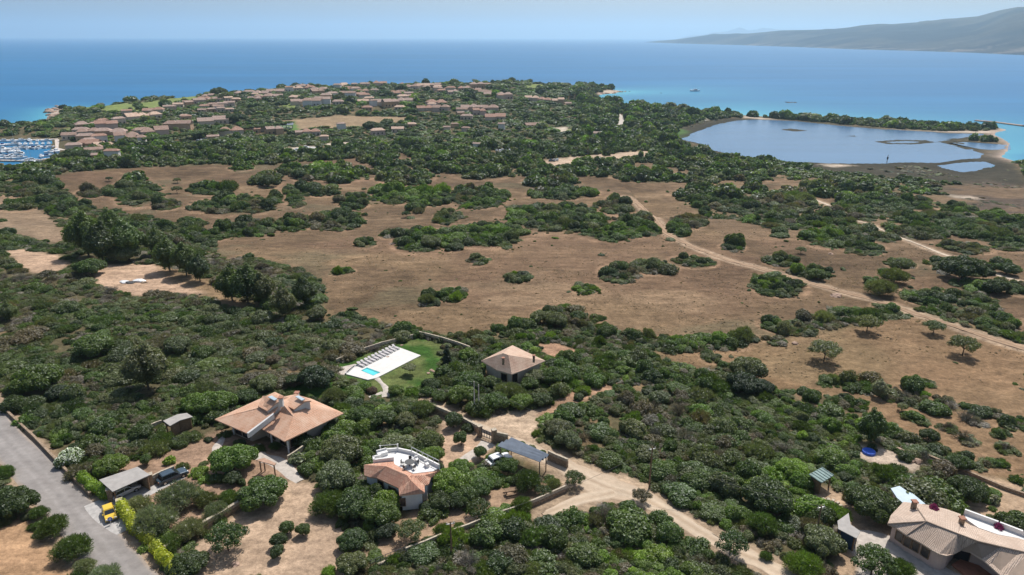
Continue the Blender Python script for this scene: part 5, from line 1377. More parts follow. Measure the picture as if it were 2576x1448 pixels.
for (u0, v0), (u1, v1), n, s in rows:
    n = max(3, int(n * .72))
    for k in range(n):
        rnd = random.Random(bk * 7 + 3); t = (k + .5) / n
        u, v = u0 + (u1 - u0) * t + rnd.uniform(-1, 1), v0 + (v1 - v0) * t
        p = Vector(Pz(u, v, 0.0)); L = rnd.uniform(6.0, 10.5)
        base_ang = -math.atan2(p.x, p.y)
        cv, ms = rnd.random() < .10, rnd.random() < .18
        o = boat(p, base_ang + s * math.pi / 2 + rnd.uniform(-.25, .25) if rnd.random() < .6 else base_ang + rnd.uniform(-.3, .3), L, None, canvas=cv, mast=ms, name='sailing_boat' if ms else 'motor_boat')
        bitems.append((o, ('white sailing boat' if ms else 'white motor boat') + (' with blue canvas' if cv else ''), u, v)); bk += 1
assign(bitems, [('the outer breakwater quay', 60, 354), ('the middle pier', 60, 370), ('the near angled pier', 30, 388), ('the near basin', 70, 408), ('the quay square', 130, 372), ('the tree-lined marina bank', 125, 392), ('the marina entrance', -60, 378)])
boat(Vector(Pz(1748, 230.5, 0.0)), .2 - math.atan2(260, 1000), 15, 'lone white motor yacht anchored in the blue bay off the beach', None, name='motor_yacht')

# rocks, debris and other loose things
import bmesh
def rock_mesh(seed, s=(1, 1, 1), sub=2):
    bm = bmesh.new(); bmesh.ops.create_icosphere(bm, subdivisions=sub, radius=1)
    rr_ = random.Random(seed); o = (rr_.random() * 9, rr_.random() * 9, rr_.random() * 9)
    from mathutils import noise
    for v in bm.verts:
        k = 1 + .45 * noise.noise(v.co * 1.1 + Vector(o)) + .2 * noise.noise(v.co * 2.7 + Vector(o))
        v.co = Vector((v.co.x * k * s[0], v.co.y * k * s[1], v.co.z * k * s[2]))
    me = bpy.data.meshes.new('rock'); bm.to_mesh(me); bm.free(); return me
RM = [rock_mesh(k, (1, .8, .55)) for k in range(5)]
RD = [rock_mesh(k + 20, (1, .6, .22)) for k in range(3)]
for m_ in RD: m_.materials.append(M['reef'])
for m_ in RM: m_.materials.append(M['rock'])
ritems = []
def rock(u, v, r_, txt, water_=False, name='boulder'):
    p = Vector(Pz(u, v, 0.0)) if water_ else G1(u, v)
    o = bpy.data.objects.new(name, RD[len(ritems) % 3] if txt == 'dark reef rock' else RM[len(ritems) % 5]); col.objects.link(o)
    o.location = p; o.scale = (r_, r_, r_); o.rotation_euler = (0, 0, random.random() * 6)
    tag(o, None, 'rock', 'rocks along the shore' if water_ or v < 330 else 'garden and field rocks'); ritems.append((o, txt, u, v))
rs_ = random.Random(5)
for k in range(22): rock(122 + rs_.random() * 36, 268 + rs_.random() * 34, 2 + rs_.random() * 4, 'reddish shore boulder', True)
for k in range(16): rock(1480 + k * 6 + rs_.random() * 4, 242 - k * .85 + rs_.random() * 3, 1.5 + rs_.random() * 3, 'tan beach boulder', True)
for u, v, q in ((1566, 231, 3), (1574, 230.5, 2.5), (1584, 231, 2), (1978, 258, 3), (1984, 259, 4), (1992, 258.5, 3), (2000, 259, 3.5), (1663, 235, 2), (335, 255, 2.5), (345, 254, 3), (2466, 305.5, 4)): rock(u, v, q, 'dark reef rock', True)
for u, v, q in ((433, 1308, .8), (445, 1313, .6), (592, 1421, .6), (600, 1330, .5), (855, 1430, .5), (890, 1428, .6), (975, 900, .5), (2435, 742, 1.2), (2400, 738, 1.0), (2370, 737, .9), (2105, 744, 1.3), (2098, 746, 1.0), (2110, 747, .9), (925, 1430, .5),
                (2260, 1133, .8), (2270, 1140, .9), (2282, 1150, 1.1), (2290, 1160, .8), (2310, 1162, 1.0), (2000, 865, .8), (1070, 628, 1.0), (2090, 640, .8), (1010, 870, .4), (1085, 933, .5), (1090, 936, .4), (1078, 940, .5)):
    rock(u, v, q, 'pale garden boulder' if v > 860 else 'grey field boulder')
assign(ritems, [('the rocky cape by the marina', 140, 285), ('the headland beach', 1510, 240), ('the reef off the spit', 1985, 259), ('the headland tip', 1570, 231), ('the breakwater end', 2466, 305), ('the golf strip shore', 340, 254),
                ('the yellow hedge grove', 440, 1310), ('the sandy yard', 850, 1430), ('the ruined yard wall', 2280, 1148), ('the field track bend', 2100, 745), ('the hedge corner', 2400, 740), ('the lawn pine', 1030, 925), ('the open field', 1500, 640)])
# breakwater at the inlet
bw = MB(); q = lvl0([(2458, 304.5), (2500, 308), (2576, 318), (2700, 332)], .3)
bw.wallrun([Vector((*p, 0)) for p in q], .9, 5); tag(bw.build('rock_breakwater', M['rock']), 'thin dark rock breakwater line at the lagoon inlet', 'breakwater')
# debris heap on the sand clearing
dp = G1(336, 711)
for k, (dx, dy, sx_, sy_, sz_, mt, lab) in enumerate(((-3.2, 0, 2.4, 1.6, .7, 'carwhite', 'white plastic sheeting heap on the sandy clearing'), (1.6, .8, 3.0, 1.8, 1.0, 'carwhite', 'larger white bag heap on the sandy clearing'),
                                                      (-.8, -.4, 2.2, 1.4, .6, 'darksteel', 'dark scrap heap between the white heaps on the clearing'), (3.9, -.2, 1.6, 1.0, .5, 'stone', 'brown rubble heap at the end of the debris row'))):
    me = rock_mesh(70 + k, (sx_, sy_, sz_)); me.materials.append(M[mt]); o = bpy.data.objects.new('debris_heap', me); col.objects.link(o)
    o.location = dp + Vector((dx * .75, dy, .1)); o.scale = (.6, .6, .6); tag(o, lab, 'debris heap', 'debris on the sandy clearing')
# blue paddling pool, shrine-like fire ring
p = G1(2185, 1140); o = empty('paddling_pool', p, 0, 'bright blue paddling pool in the stony yard among trees', 'paddling pool')
MB().cyl((0, 0, 0), (0, 0, .4), 1.05, 1.0, 20).build('tub', M['bluevinyl'], o); MB().cyl((0, 0, .4), (0, 0, .42), .85, .85, 20).build('water_surface', M['bluevinyl'], o)
p = G1(2088, 1276); o = empty('fire_ring', p, 0, 'pale round stone ring on the bare sandy yard', 'stone ring')
rg_ = MB()
for k in range(14):
    t = k * 2 * math.pi / 14; rg_.box((math.cos(t) * 1.5, math.sin(t) * 1.5, .15), (.5, .4, .4), t)
rg_.build('rim', M['palestone'], o); MB().cyl((0, 0, 0), (0, 0, .08), 1.2, n=14).build('hearth', M['greypaving'], o)
p = G1(440, 1306); o = empty('stone_bench', p, -.6, 'pale stone bench between two olive trees', 'bench')
MB().box((0, 0, .42), (1.9, .5, .12)).build('seat', M['palestone'], o)
for s in (-.7, .7): MB().box((s, 0, .18), (.2, .4, .4)).build('leg', M['palestone'], o)
# picnic table under the trees near the white house
p = G1(1285, 1243); o = empty('picnic_table', p, .3, 'wooden picnic table in shade near the boundary wall garden', 'table')
MB().box((0, 0, .75), (1.8, .8, .06)).build('table_top', M['wood'], o)
for s in (-1, 1): MB().box((0, s * .75, .45), (1.8, .28, .05)).build('bench_seat', M['wood'], o); MB().box((s * .7, 0, .36), (.1, 1.5, .08)).build('crossbar', M['wood'], o); MB().box((s * .7, 0, .36), (.1, .12, .75)).build('leg', M['wood'], o)
# sports court and pools in the village
for px, mt, nm, lab, cat in (([(665, 322), (700, 318), (735, 321), (722, 328), (680, 328)], 'tarmac_court', 'sports_court', 'green sports court beside the dry playing field', 'court'),
                             ([(728, 331), (752, 330), (756, 336), (734, 338)], 'poolwater', 'village_pool', 'pale turquoise pool next to the sports court', 'pool'),
                             ([(792, 329), (813, 328), (816, 336), (798, 337)], 'poolwater', 'village_pool', 'bright turquoise village pool before the dry field', 'pool')):
    q = XY(px); zz = float(H(q[:, 0], q[:, 1]).max()) + .15
    o = empty(nm, (0, 0, 0), 0, lab, cat)
    MB().slab([(*a, zz) for a in q], .3).build('surface', M[mt], o)
    MB().wallrun([Vector((*a, zz)) for a in q] + [Vector((*q[0], zz))], .12, .8).build('surround', M['paving'], o)
    FOOT.append(q)
p = G1(712, 325); o = empty('court_stand', p, .2, 'dark slanted roof stand beside the green sports court', 'stand')
MB().slab([(-9, -3, 3.5), (9, -3, 3.5), (9, 3, 5), (-9, 3, 5)], .3).build('roof', M['metalroof'], o)
for s in (-8, -3, 3, 8): MB().box((s, 2.6, 2.2), (.3, .3, 5)).build('post', M['darksteel'], o); MB().box((s, -2.6, 1.6), (.3, .3, 3.6)).build('post', M['darksteel'], o)

# ------------------------------------------------------------------ plants
TONE = {'d': (0.058, 0.088, 0.018), 'g': (0.086, 0.132, 0.022), 'b': (0.128, 0.200, 0.020), 'B': (0.175, 0.270, 0.016), 'o': (0.128, 0.146, 0.052), 's': (0.190, 0.205, 0.115), 'n': (0.145, 0.120, 0.062),
        'x': (0.250, 0.215, 0.180), 'y': (0.40, 0.42, 0.03), 'k': (0.034, 0.052, 0.018), 'w': (0.72, 0.74, 0.66), 'm': (0.26, 0.03, 0.16), 'r': (0.17, 0.10, 0.06)}
TWORD = {'d': 'dark green', 'g': 'mid green', 'b': 'bright green', 'B': 'vivid green', 'o': 'olive green', 's': 'silvery green', 'n': 'brownish', 'x': 'grey leafless', 'y': 'yellow', 'k': 'very dark green',
         'w': 'white-flowering', 'm': 'magenta-flowering', 'r': 'reddish brown'}
def ico(sub):
    bm = bmesh.new(); bmesh.ops.create_icosphere(bm, subdivisions=sub, radius=1)
    v = np.array([x.co[:] for x in bm.verts]); f = [tuple(q.index for q in p.verts) for p in bm.faces]; bm.free()
    return v, f
ICO1, ICO2 = ico(1), ico(2)
def crown(name, seed, lobes, nleaf, ls, core=0.86, loose=0.16, mat=None, feather=0.0):
    """foliage: leaf sprays spread over a cloud of overlapping boughs, with a darker leafy mass inside"""
    g_ = np.random.default_rng(seed)
    C = np.array([l[:3] for l in lobes]); Rr = np.array([l[3:] if len(l) > 4 else (l[3],) * 3 for l in lobes])
    wgt = (Rr[:, 0] * Rr[:, 2]); wgt = wgt / wgt.sum()
    k = g_.choice(len(C), nleaf * 2, p=wgt)
    d = g_.normal(size=(nleaf * 2, 3)); d[:, 2] += 0.25; d /= np.linalg.norm(d, axis=1)[:, None]
    P = C[k] + d * Rr[k] * (1.0 - loose * 0.5 + loose * g_.random((nleaf * 2, 1)) ** 0.7)
    dd = np.linalg.norm((P[:, None, :] - C[None]) / Rr[None], axis=2)
    dd[np.arange(len(k)), k] = 9
    ok = dd.min(1) > 0.80
    P, d, k = P[ok][:nleaf], d[ok][:nleaf], k[ok][:nleaf]
    n = d * 0.9 + g_.normal(size=d.shape) * 0.55 + np.array((0, 0, 0.25)); n /= np.linalg.norm(n, axis=1)[:, None]
    t = np.cross(n, g_.normal(size=n.shape)); t /= np.linalg.norm(t, axis=1)[:, None]; b = np.cross(n, t)
    if feather:      # upright sprays
        t = d * 0.9 + np.array((0, 0, 0.45)) + g_.normal(size=n.shape) * 0.4; t /= np.linalg.norm(t, axis=1)[:, None]
        b = np.cross(t, g_.normal(size=n.shape)); b /= np.linalg.norm(b, axis=1)[:, None]; n = np.cross(t, b)
        t = t * (1 + feather); b = b * 0.55
    s = ls * (0.6 + 0.8 * g_.random((len(P), 1)))
    q = [P + t * s, P + b * s * 0.62 + n * s * .12, P - t * s, P - b * s * 0.62 + n * s * .12]
    V = np.stack(q, 1).reshape(-1, 3)
    F = [(4 * i, 4 * i + 1, 4 * i + 2, 4 * i + 3) for i in range(len(P))]
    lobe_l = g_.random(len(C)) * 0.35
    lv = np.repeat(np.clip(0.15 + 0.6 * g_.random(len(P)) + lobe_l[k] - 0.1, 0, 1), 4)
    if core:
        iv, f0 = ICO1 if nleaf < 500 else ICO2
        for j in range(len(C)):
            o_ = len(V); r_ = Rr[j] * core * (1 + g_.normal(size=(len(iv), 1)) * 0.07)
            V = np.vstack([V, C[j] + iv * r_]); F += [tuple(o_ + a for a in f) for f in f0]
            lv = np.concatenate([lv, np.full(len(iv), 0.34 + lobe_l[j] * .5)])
    me = bpy.data.meshes.new(name); me.from_pydata(V.tolist(), [], F)
    a = me.attributes.new('lv', 'FLOAT', 'POINT'); a.data.foreach_set('value', lv.astype(np.float32))
    me.materials.append(mat or M['leaf'])
    return me
def lob(seed, n, rad, z0, z1, r0, r1, flat=1.0, ring=0.0):
    g_ = random.Random(seed); L = []
    for i in range(n):
        a = i * 2.399 + g_.random() * .5; q = math.sqrt((i + .5) / n) * rad
        z = z0 + (z1 - z0) * (1 - (q / rad) ** 1.6) * g_.uniform(.7, 1.05)
        r_ = g_.uniform(r0, r1)
        L.append((q * math.cos(a), q * math.sin(a), z, r_, r_, r_ * flat))
    return L
def trunkmesh(name, seed, h, r0, spread, nb, mat):
    """tapered leaning trunk that forks into limbs reaching into the crown"""
    g_ = random.Random(seed); o = MB()
    p = Vector((0, 0, -.15)); q = Vector((g_.uniform(-.06, .06), g_.uniform(-.06, .06), h * .55))
    o.cyl(p, q, r0, r0 * .75, 7)
    for i in range(nb):
        a = i * 6.283 / nb + g_.random(); e_ = q + Vector((math.cos(a) * spread * g_.uniform(.5, 1), math.sin(a) * spread * g_.uniform(.5, 1), h * g_.uniform(.35, .7)))
        m_ = q.lerp(e_, .5) + Vector((0, 0, h * .06)); o.cyl(q, m_, r0 * .55, r0 * .4, 6); o.cyl(m_, e_, r0 * .4, r0 * .15, 6)
    me = bpy.data.meshes.new(name); me.from_pydata(o.v, [], o.f); me.materials.append(mat); return me
def twigs(name, seed, n=70, r=.012):
    """bare twigs fanning out of a stump"""
    g_ = random.Random(seed); o = MB()
    for i in range(n):
        a = g_.random() * 6.283; el = g_.uniform(.25, 1.35); L = g_.uniform(.6, 1.05)
        d_ = Vector((math.cos(a) * math.cos(el), math.sin(a) * math.cos(el), math.sin(el)))
        p = Vector((g_.uniform(-.15, .15), g_.uniform(-.15, .15), 0)); q = p + d_ * L * .55; e_ = q + (d_ + Vector((g_.uniform(-.4, .4), g_.uniform(-.4, .4), g_.uniform(-.2, .3)))).normalized() * L * .5
        o.cyl(p, q, r * 1.5, r, 3); o.cyl(q, e_, r, r * .4, 3)
        for _ in range(2):
            f_ = q.lerp(e_, g_.random()); o.cyl(f_, f_ + Vector((g_.uniform(-.2, .2), g_.uniform(-.2, .2), g_.uniform(0, .2))), r * .6, r * .3, 3)
    me = bpy.data.meshes.new(name); me.from_pydata(o.v, [], o.f)
    a = me.attributes.new('lv', 'FLOAT', 'POINT'); a.data.foreach_set('value', np.full(len(me.vertices), .6, np.float32))
    me.materials.append(M['leaf']); return me
def lowvar(k, n, ls, nl): return crown('shrub_crown', 300 + k, lob(40 + k, n, .66, .30, .62, .30, .44), nl, ls)
SHRUB = [lowvar(0, 10, .066, 2200), lowvar(1, 8, .066, 2100), lowvar(2, 13, .062, 2400), lowvar(3, 7, .07, 2000), lowvar(4, 16, .060, 2500)]
SHRUB_AIRY = [crown('shrub_crown', 320 + k, lob(60 + k, 12, .72, .28, .6, .22, .34), 1500, .062, core=.62, loose=.5) for k in range(2)]
SHRUB_FEATHER = [crown('shrub_crown', 330 + k, lob(70 + k, 14, .80, .18, .55, .20, .30), 1900, .055, core=.70, loose=.6, feather=1.1) for k in range(2)]
SHRUB_LOW = [crown('shrub_crown', 335 + k, lob(75 + k, 15, .86, .08, .50, .16, .34), 1900, .055, core=.80, loose=.4) for k in range(2)]
FARB = [crown('far_crown', 340 + k, lob(80 + k, 5 + k, .62, .32, .66, .34, .5), 170, .20, core=.9) for k in range(5)]
DEAD = [twigs('dead_twigs', 5, 130, .014), twigs('dead_twigs', 6, 110, .014)]
OAK = [crown('tree_crown', 400 + k, lob(100 + k, 17, .74, .16, .52, .24, .36, .85), 4400, .047) for k in range(4)]
OLIVE = [crown('tree_crown', 420 + k, lob(120 + k, 20, .76, .20, .62, .20, .32, .95), 4600, .036, core=.62, loose=.75, feather=1.3) for k in range(3)]
AIRY = [crown('tree_crown', 440 + k, lob(140 + k, 17, .82, .12, .42, .17, .25, .8), 2600, .043, core=.6, loose=.45) for k in range(2)]
PINE = [crown('tree_crown', 460 + k, lob(160 + k, 14, .76, .10, .26, .22, .30, .6), 1700, .06) for k in range(2)]
TALL = [crown('tree_crown', 480 + k, [(x * .95, y * .95, z * 1.9 + .1, r_, r2, r3 * 1.25) for x, y, z, r_, r2, r3 in lob(180 + k, 24, .78, .35, .80, .22, .36)] +
              [(.2 * math.cos(i * 2.4), .2 * math.sin(i * 2.4), .3 + i * .2, .34 - i * .022, .34 - i * .022, .42) for i in range(8)], 4600, .050, core=.78, loose=.35) for k in range(3)]
CONE = [crown('tree_crown', 490, [(.1 * math.cos(i * 2), .1 * math.sin(i * 2), .1 + i * .28, max(.16, .62 - i * .055), max(.16, .62 - i * .055), .34) for i in range(9)], 2200, .07)]
YUC = [crown('plant_crown', 495, lob(190, 9, .6, .3, .8, .2, .3), 500, .17, core=.5, loose=.6)]
TR = {'oak': trunkmesh('trunk', 1, .62, .050, .42, 5, M['bark']), 'olive': trunkmesh('trunk', 2, .50, .055, .40, 5, M['bark']), 'airy': trunkmesh('trunk', 3, .75, .040, .55, 7, M['bark']),
      'pine': trunkmesh('trunk', 4, .95, .040, .50, 6, M['bark']), 'tall': trunkmesh('trunk', 5, .9, .055, .35, 5, M['bark']), 'cone': trunkmesh('trunk', 6, .7, .05, .1, 3, M['bark']),
      'round': trunkmesh('trunk', 7, .85, .07, .35, 4, M['bark'])}
CR = {'oak': (OAK, .36), 'olive': (OLIVE, .26), 'airy': (AIRY, .62), 'pine': (PINE, .95), 'tall': (TALL, .35), 'cone': (CONE, .1), 'round': (SHRUB, .55)}
KW = {'oak': 'broad dense tree', 'olive': 'rounded olive tree', 'airy': 'open-branched tree', 'pine': 'flat-topped pine', 'tall': 'tall tree', 'cone': 'dense conical conifer', 'round': 'small round-headed tree',
      'shrub': 'bush', 'dead': 'bare-twigged bush', 'yuc': 'spiky-leaved bush'}
plant_items = []
TREEXY = []
def tintv(t, rnd, amp=.14):
    c = TONE[t]; gy_ = sum(c) / 3 * .9; c = [a_ * .9 + gy_ * .1 for a_ in c] if t in 'dgbBonk' else c; k = rnd.uniform(1 - amp, 1 + amp * 1.2)
    return [c[0] * k * rnd.uniform(.92, 1.1), c[1] * k, c[2] * k * rnd.uniform(.85, 1.15)]
def add_tree(x, y, z, W, kind, tone, rnd, u, v, hs=1.0):
    lst, cz = CR[kind]
    r = empty({'olive': 'olive_tree', 'pine': 'pine_tree', 'cone': 'conifer_tree'}.get(kind, 'tree'), (x, y, z), rnd.random() * 6.28, None, 'tree', 'trees among the houses and in the fields')
    s = W / 2
    r.scale = (s * rnd.uniform(.92, 1.08), s * rnd.uniform(.92, 1.08), s * hs)
    t = bpy.data.objects.new('trunk', TR[kind]); col.objects.link(t); t.parent = r
    c = bpy.data.objects.new('crown', rnd.choice(lst)); col.objects.link(c); c.parent = r; c.location = (0, 0, cz)
    c['tint'] = tintv(tone, rnd)
    TREEXY.append((x, y, W / 2))
    size = 'large ' if W > 8.5 else 'small ' if W < 4 else ''
    plant_items.append((r, size + TWORD[tone] + ' ' + KW[kind], u, v))
    return r
def add_bush(x, y, z, W, hgt, kind, tone, rnd, u, v, claim=True):
    me = rnd.choice({'shrub': SHRUB, 'dead': DEAD, 'yuc': YUC}[kind])
    if kind == 'shrub' and rnd.random() < .45: me = rnd.choice(SHRUB_FEATHER + SHRUB_LOW)
    if kind == 'shrub' and (tone == 'x' or tone in 'on' and rnd.random() < .5): me = rnd.choice(SHRUB_AIRY)
    o = bpy.data.objects.new('shrub', me); col.objects.link(o)
    o.location = (x, y, z - .05); o.rotation_euler = (0, 0, rnd.random() * 6.28); o.scale = (W / 2 * rnd.uniform(.78, 1.2), W / 2 * rnd.uniform(.78, 1.2), hgt)
    o['tint'] = tintv(tone, rnd)
    tag(o, None, 'shrub', 'shrubs of the maquis and gardens')
    if claim: TREEXY.append((x, y, W / 2))
    plant_items.append((o, ('big ' if W > 5 else 'low ' if W < 2.4 else '') + TWORD[tone] + ' ' + KW[kind], u, v))
    return o

TREES = [(15, 1180, 42, 'olive', 'g'), (48, 1243, 95, 'oak', 'd'), (5, 1268, 50, 'oak', 'd'), (100, 1282, 42, 'olive', 'g'), (136, 1312, 72, 'olive', 'g'), (190, 1362, 84, 'olive', 'g'), (216, 1416, 50, 'olive', 's'), (268, 1436, 80, 'olive', 's'),
 (205, 1178, 62, 'shrub', 'n'), (284, 1155, 82, 'oak', 'b'), (240, 1128, 52, 'shrub', 'n'), (394, 1290, 106, 'olive', 's'), (352, 1258, 62, 'olive', 's'), (452, 1228, 104, 'olive', 's'), (480, 1315, 74, 'olive', 's'),
 (546, 1272, 64, 'olive', 's'), (520, 1246, 60, 'olive', 'o'), (583, 1252, 52, 'olive', 'g'), (432, 1352, 60, 'olive', 'g'), (478, 1403, 92, 'oak', 'd'), (575, 1338, 108, 'airy', 'g'), (370, 1156, 30, 'round', 'g'), (428, 1155, 34, 'yuc', 'B'),
 (460, 1168, 40, 'shrub', 'o'), (500, 1180, 44, 'shrub', 'B'), (520, 1200, 32, 'shrub', 'B'), (588, 1130, 118, 'oak', 'b'), (585, 1190, 52, 'oak', 'd'), (665, 1214, 120, 'oak', 'g'), (575, 1240, 46, 'olive', 'g'),
 (723, 1326, 40, 'round', 'g'), (763, 1332, 38, 'round', 'g'), (704, 1358, 44, 'round', 'd'), (700, 1386, 40, 'round', 'd'), (850, 1172, 114, 'oak', 'o'), (862, 1104, 128, 'oak', 'o'), (1002, 1100, 96, 'oak', 's'), (1086, 1128, 72, 'oak', 'b'),
 (830, 1245, 96, 'olive', 'g'), (897, 1238, 122, 'oak', 'g'), (958, 1266, 108, 'oak', 'g'), (972, 1322, 62, 'oak', 'k'), (890, 1340, 84, 'oak', 'd'), (888, 1400, 84, 'oak', 'o'), (1034, 1322, 86, 'airy', 'o'), (1115, 1322, 56, 'olive', 'g'),
 (828, 1434, 46, 'shrub', 'B'), (750, 1150, 44, 'yuc', 's'), (771, 1175, 50, 'shrub', 'g'), (1132, 1186, 118, 'oak', 'b'), (1110, 1240, 80, 'oak', 'd'), (1170, 1224, 82, 'oak', 'g'), (1158, 1162, 70, 'oak', 'b'), (1212, 1206, 78, 'oak', 'g'),
 (1204, 1268, 74, 'airy', 'd'), (1143, 1240, 72, 'oak', 'd'), (1278, 1162, 66, 'airy', 'g'), (1326, 1190, 84, 'olive', 'd'), (1393, 1208, 42, 'olive', 'o'), (1444, 1196, 62, 'airy', 'd'), (1312, 1256, 60, 'olive', 'g'), (1273, 1276, 36, 'shrub', 'b'),
 (1208, 1136, 40, 'round', 'g'), (1160, 1100, 46, 'round', 'g'), (1613, 1240, 56, 'airy', 'n'), (1366, 1228, 50, 'airy', 'd'), (1416, 1397, 46, 'dead', 'x'), (1470, 1300, 60, 'shrub', 'B'), (1578, 1308, 108, 'shrub', 'g'), (1652, 1294, 76, 'shrub', 'g'),
 (1353, 1336, 90, 'shrub', 'g'), (1836, 1356, 92, 'airy', 'd'), (1930, 1222, 132, 'oak', 'd'), (1992, 1162, 74, 'oak', 'B'), (1917, 1300, 84, 'olive', 'g'), (2022, 1402, 92, 'olive', 'b'), (2068, 1338, 104, 'oak', 'o'), (2042, 1310, 70, 'olive', 'n'),
 (1926, 1392, 34, 'olive', 'g'), (2190, 1242, 122, 'oak', 'd'), (2310, 1232, 118, 'shrub', 'o'), (2360, 1225, 110, 'shrub', 'g'), (2430, 1212, 90, 'oak', 'd'), (2190, 1402, 118, 'airy', 'g'), (2262, 1420, 70, 'olive', 'g'), (2551, 1304, 64, 'shrub', 'g'),
 (2500, 1254, 34, 'yuc', 's'), (2479, 1255, 22, 'shrub', 'b'), (2496, 1276, 22, 'shrub', 'b'), (2490, 1300, 24, 'shrub', 'o'), (1125, 902, 46, 'cone', 'k'), (1180, 885, 60, 'shrub', 'b'),
 (1180, 940, 90, 'oak', 'g'), (1163, 974, 90, 'oak', 'b'), (1280, 968, 84, 'olive', 'o'), (1246, 992, 80, 'oak', 'g'), (1312, 996, 70, 'oak', 'b'), (1347, 938, 62, 'airy', 's'), (1400, 928, 88, 'oak', 'g'), (1362, 992, 60, 'oak', 'd'), (1470, 975, 40, 'shrub', 'b'),
 (1455, 995, 30, 'shrub', 'd'), (1140, 1054, 50, 'round', 'd'), (1180, 1070, 40, 'shrub', 'd'), (1064, 1012, 68, 'olive', 'o'), (740, 955, 48, 'pine', 'd'), (797, 928, 104, 'oak', 'k'), (840, 982, 64, 'olive', 'o'), (890, 980, 46, 'shrub', 'b'),
 (917, 967, 40, 'shrub', 'b'), (936, 978, 34, 'shrub', 'r'), (1031, 924, 44, 'pine', 's'), (997, 972, 48, 'oak', 'b'), (1036, 980, 44, 'shrub', 'b'), (1085, 955, 58, 'oak', 'd'), (1105, 985, 50, 'oak', 'g'), (908, 1030, 80, 'oak', 'g'), (962, 1036, 78, 'oak', 'g'),
 (1022, 1042, 68, 'oak', 'o'), (835, 1053, 50, 'oak', 'd'), (762, 1098, 58, 'oak', 'd'), (692, 1116, 32, 'olive', 'g'), (540, 992, 104, 'oak', 'b'), (492, 998, 80, 'oak', 'b'), (622, 985, 60, 'oak', 'd'), (668, 950, 74, 'oak', 'o'), (375, 893, 104, 'tall', 'o'),
 (447, 853, 78, 'oak', 'o'), (237, 853, 98, 'oak', 'g'), (105, 933, 112, 'oak', 'g'), (147, 978, 52, 'oak', 'k'), (224, 568, 92, 'tall', 'g'), (262, 590, 86, 'tall', 'd'), (290, 556, 80, 'tall', 'g'), (325, 585, 82, 'tall', 'g'), (316, 622, 82, 'oak', 'o'),
 (398, 592, 62, 'tall', 'g'), (428, 622, 72, 'tall', 'g'), (470, 632, 74, 'tall', 'g'), (504, 658, 60, 'tall', 'd'), (585, 690, 80, 'tall', 'g'), (625, 688, 90, 'tall', 'g'), (662, 702, 74, 'tall', 'o'), (718, 738, 70, 'tall', 'o'), (768, 712, 70, 'tall', 'd'),
 (800, 776, 60, 'oak', 'o'), (26, 775, 40, 'tall', 'o'), (230, 660, 70, 'oak', 'g'), (275, 449, 18, 'airy', 'd'), (447, 452, 22, 'airy', 'o'), (446, 474, 30, 'airy', 'o'), (916, 475, 18, 'airy', 'o'), (1022, 535, 30, 'airy', 'd'), (1196, 640, 34, 'airy', 'o'),
 (1074, 742, 48, 'olive', 'o'), (2014, 626, 30, 'airy', 'o'), (2265, 660, 60, 'airy', 'o'), (2246, 684, 66, 'olive', 'o'), (2214, 712, 72, 'olive', 'o'), (2055, 680, 52, 'oak', 'g'), (2418, 658, 100, 'oak', 'd'), (2530, 668, 50, 'oak', 'd'), (2180, 806, 68, 'airy', 'o'),
 (2347, 818, 52, 'airy', 'o'), (2420, 862, 74, 'airy', 'o'), (2072, 872, 84, 'airy', 's'), (2210, 966, 40, 'tall', 's'), (2267, 1022, 28, 'airy', 'o'), (2190, 1050, 74, 'tall', 'g'), (2407, 1152, 60, 'oak', 'd'), (2507, 712, 60, 'oak', 'd'), (1430, 462, 36, 'oak', 'k'),
 (1880, 905, 100, 'oak', 'o'), (1865, 945, 90, 'oak', 'k'), (1910, 960, 70, 'oak', 'k'), (1085, 597, 60, 'oak', 'o'), (754, 430, 44, 'oak', 'd'), (676, 445, 56, 'oak', 'd'), (1360, 785, 64, 'oak', 'o'), (1400, 790, 70, 'oak', 'o'), (1452, 785, 50, 'oak', 'g'),
 (1480, 1020, 60, 'shrub', 'g'), (1400, 1060, 80, 'oak', 'o'), (1430, 1090, 80, 'oak', 'o'), (1236, 950, 62, 'oak', 'g'), (602, 1112, 36, 'shrub', 'd'), (652, 1122, 34, 'shrub', 'g'), (566, 1086, 36, 'shrub', 'g'), (768, 1100, 50, 'oak', 'd'), (832, 1072, 52, 'oak', 'g'), (872, 1058, 44, 'oak', 'd'), (905, 1215, 60, 'oak', 'g'), (1078, 1268, 50, 'oak', 'd'), (1310, 1114, 28, 'shrub', 'g'), (1336, 1124, 30, 'shrub', 's'), (1362, 1136, 24, 'shrub', 'g'), (1262, 1108, 18, 'shrub', 'g'), (1292, 968, 56, 'oak', 'd'), (1332, 952, 56, 'oak', 'g'), (1376, 930, 50, 'oak', 'd'), (1205, 925, 50, 'oak', 'g'), (1650, 1080, 60, 'dead', 'x'), (1640, 1125, 56, 'dead', 'x'), (2335, 1085, 50, 'oak', 'd'), (1510, 1395, 50, 'shrub', 'B'), (1740, 1430, 60, 'shrub', 'b')]
tb = np.array([(t[0], t[1] + t[2] * (.30 if t[3] in ('shrub', 'dead', 'yuc') else .44 if t[3] != 'tall' else .85)) for t in TREES])
tg = G(tb[:, 0], tb[:, 1])
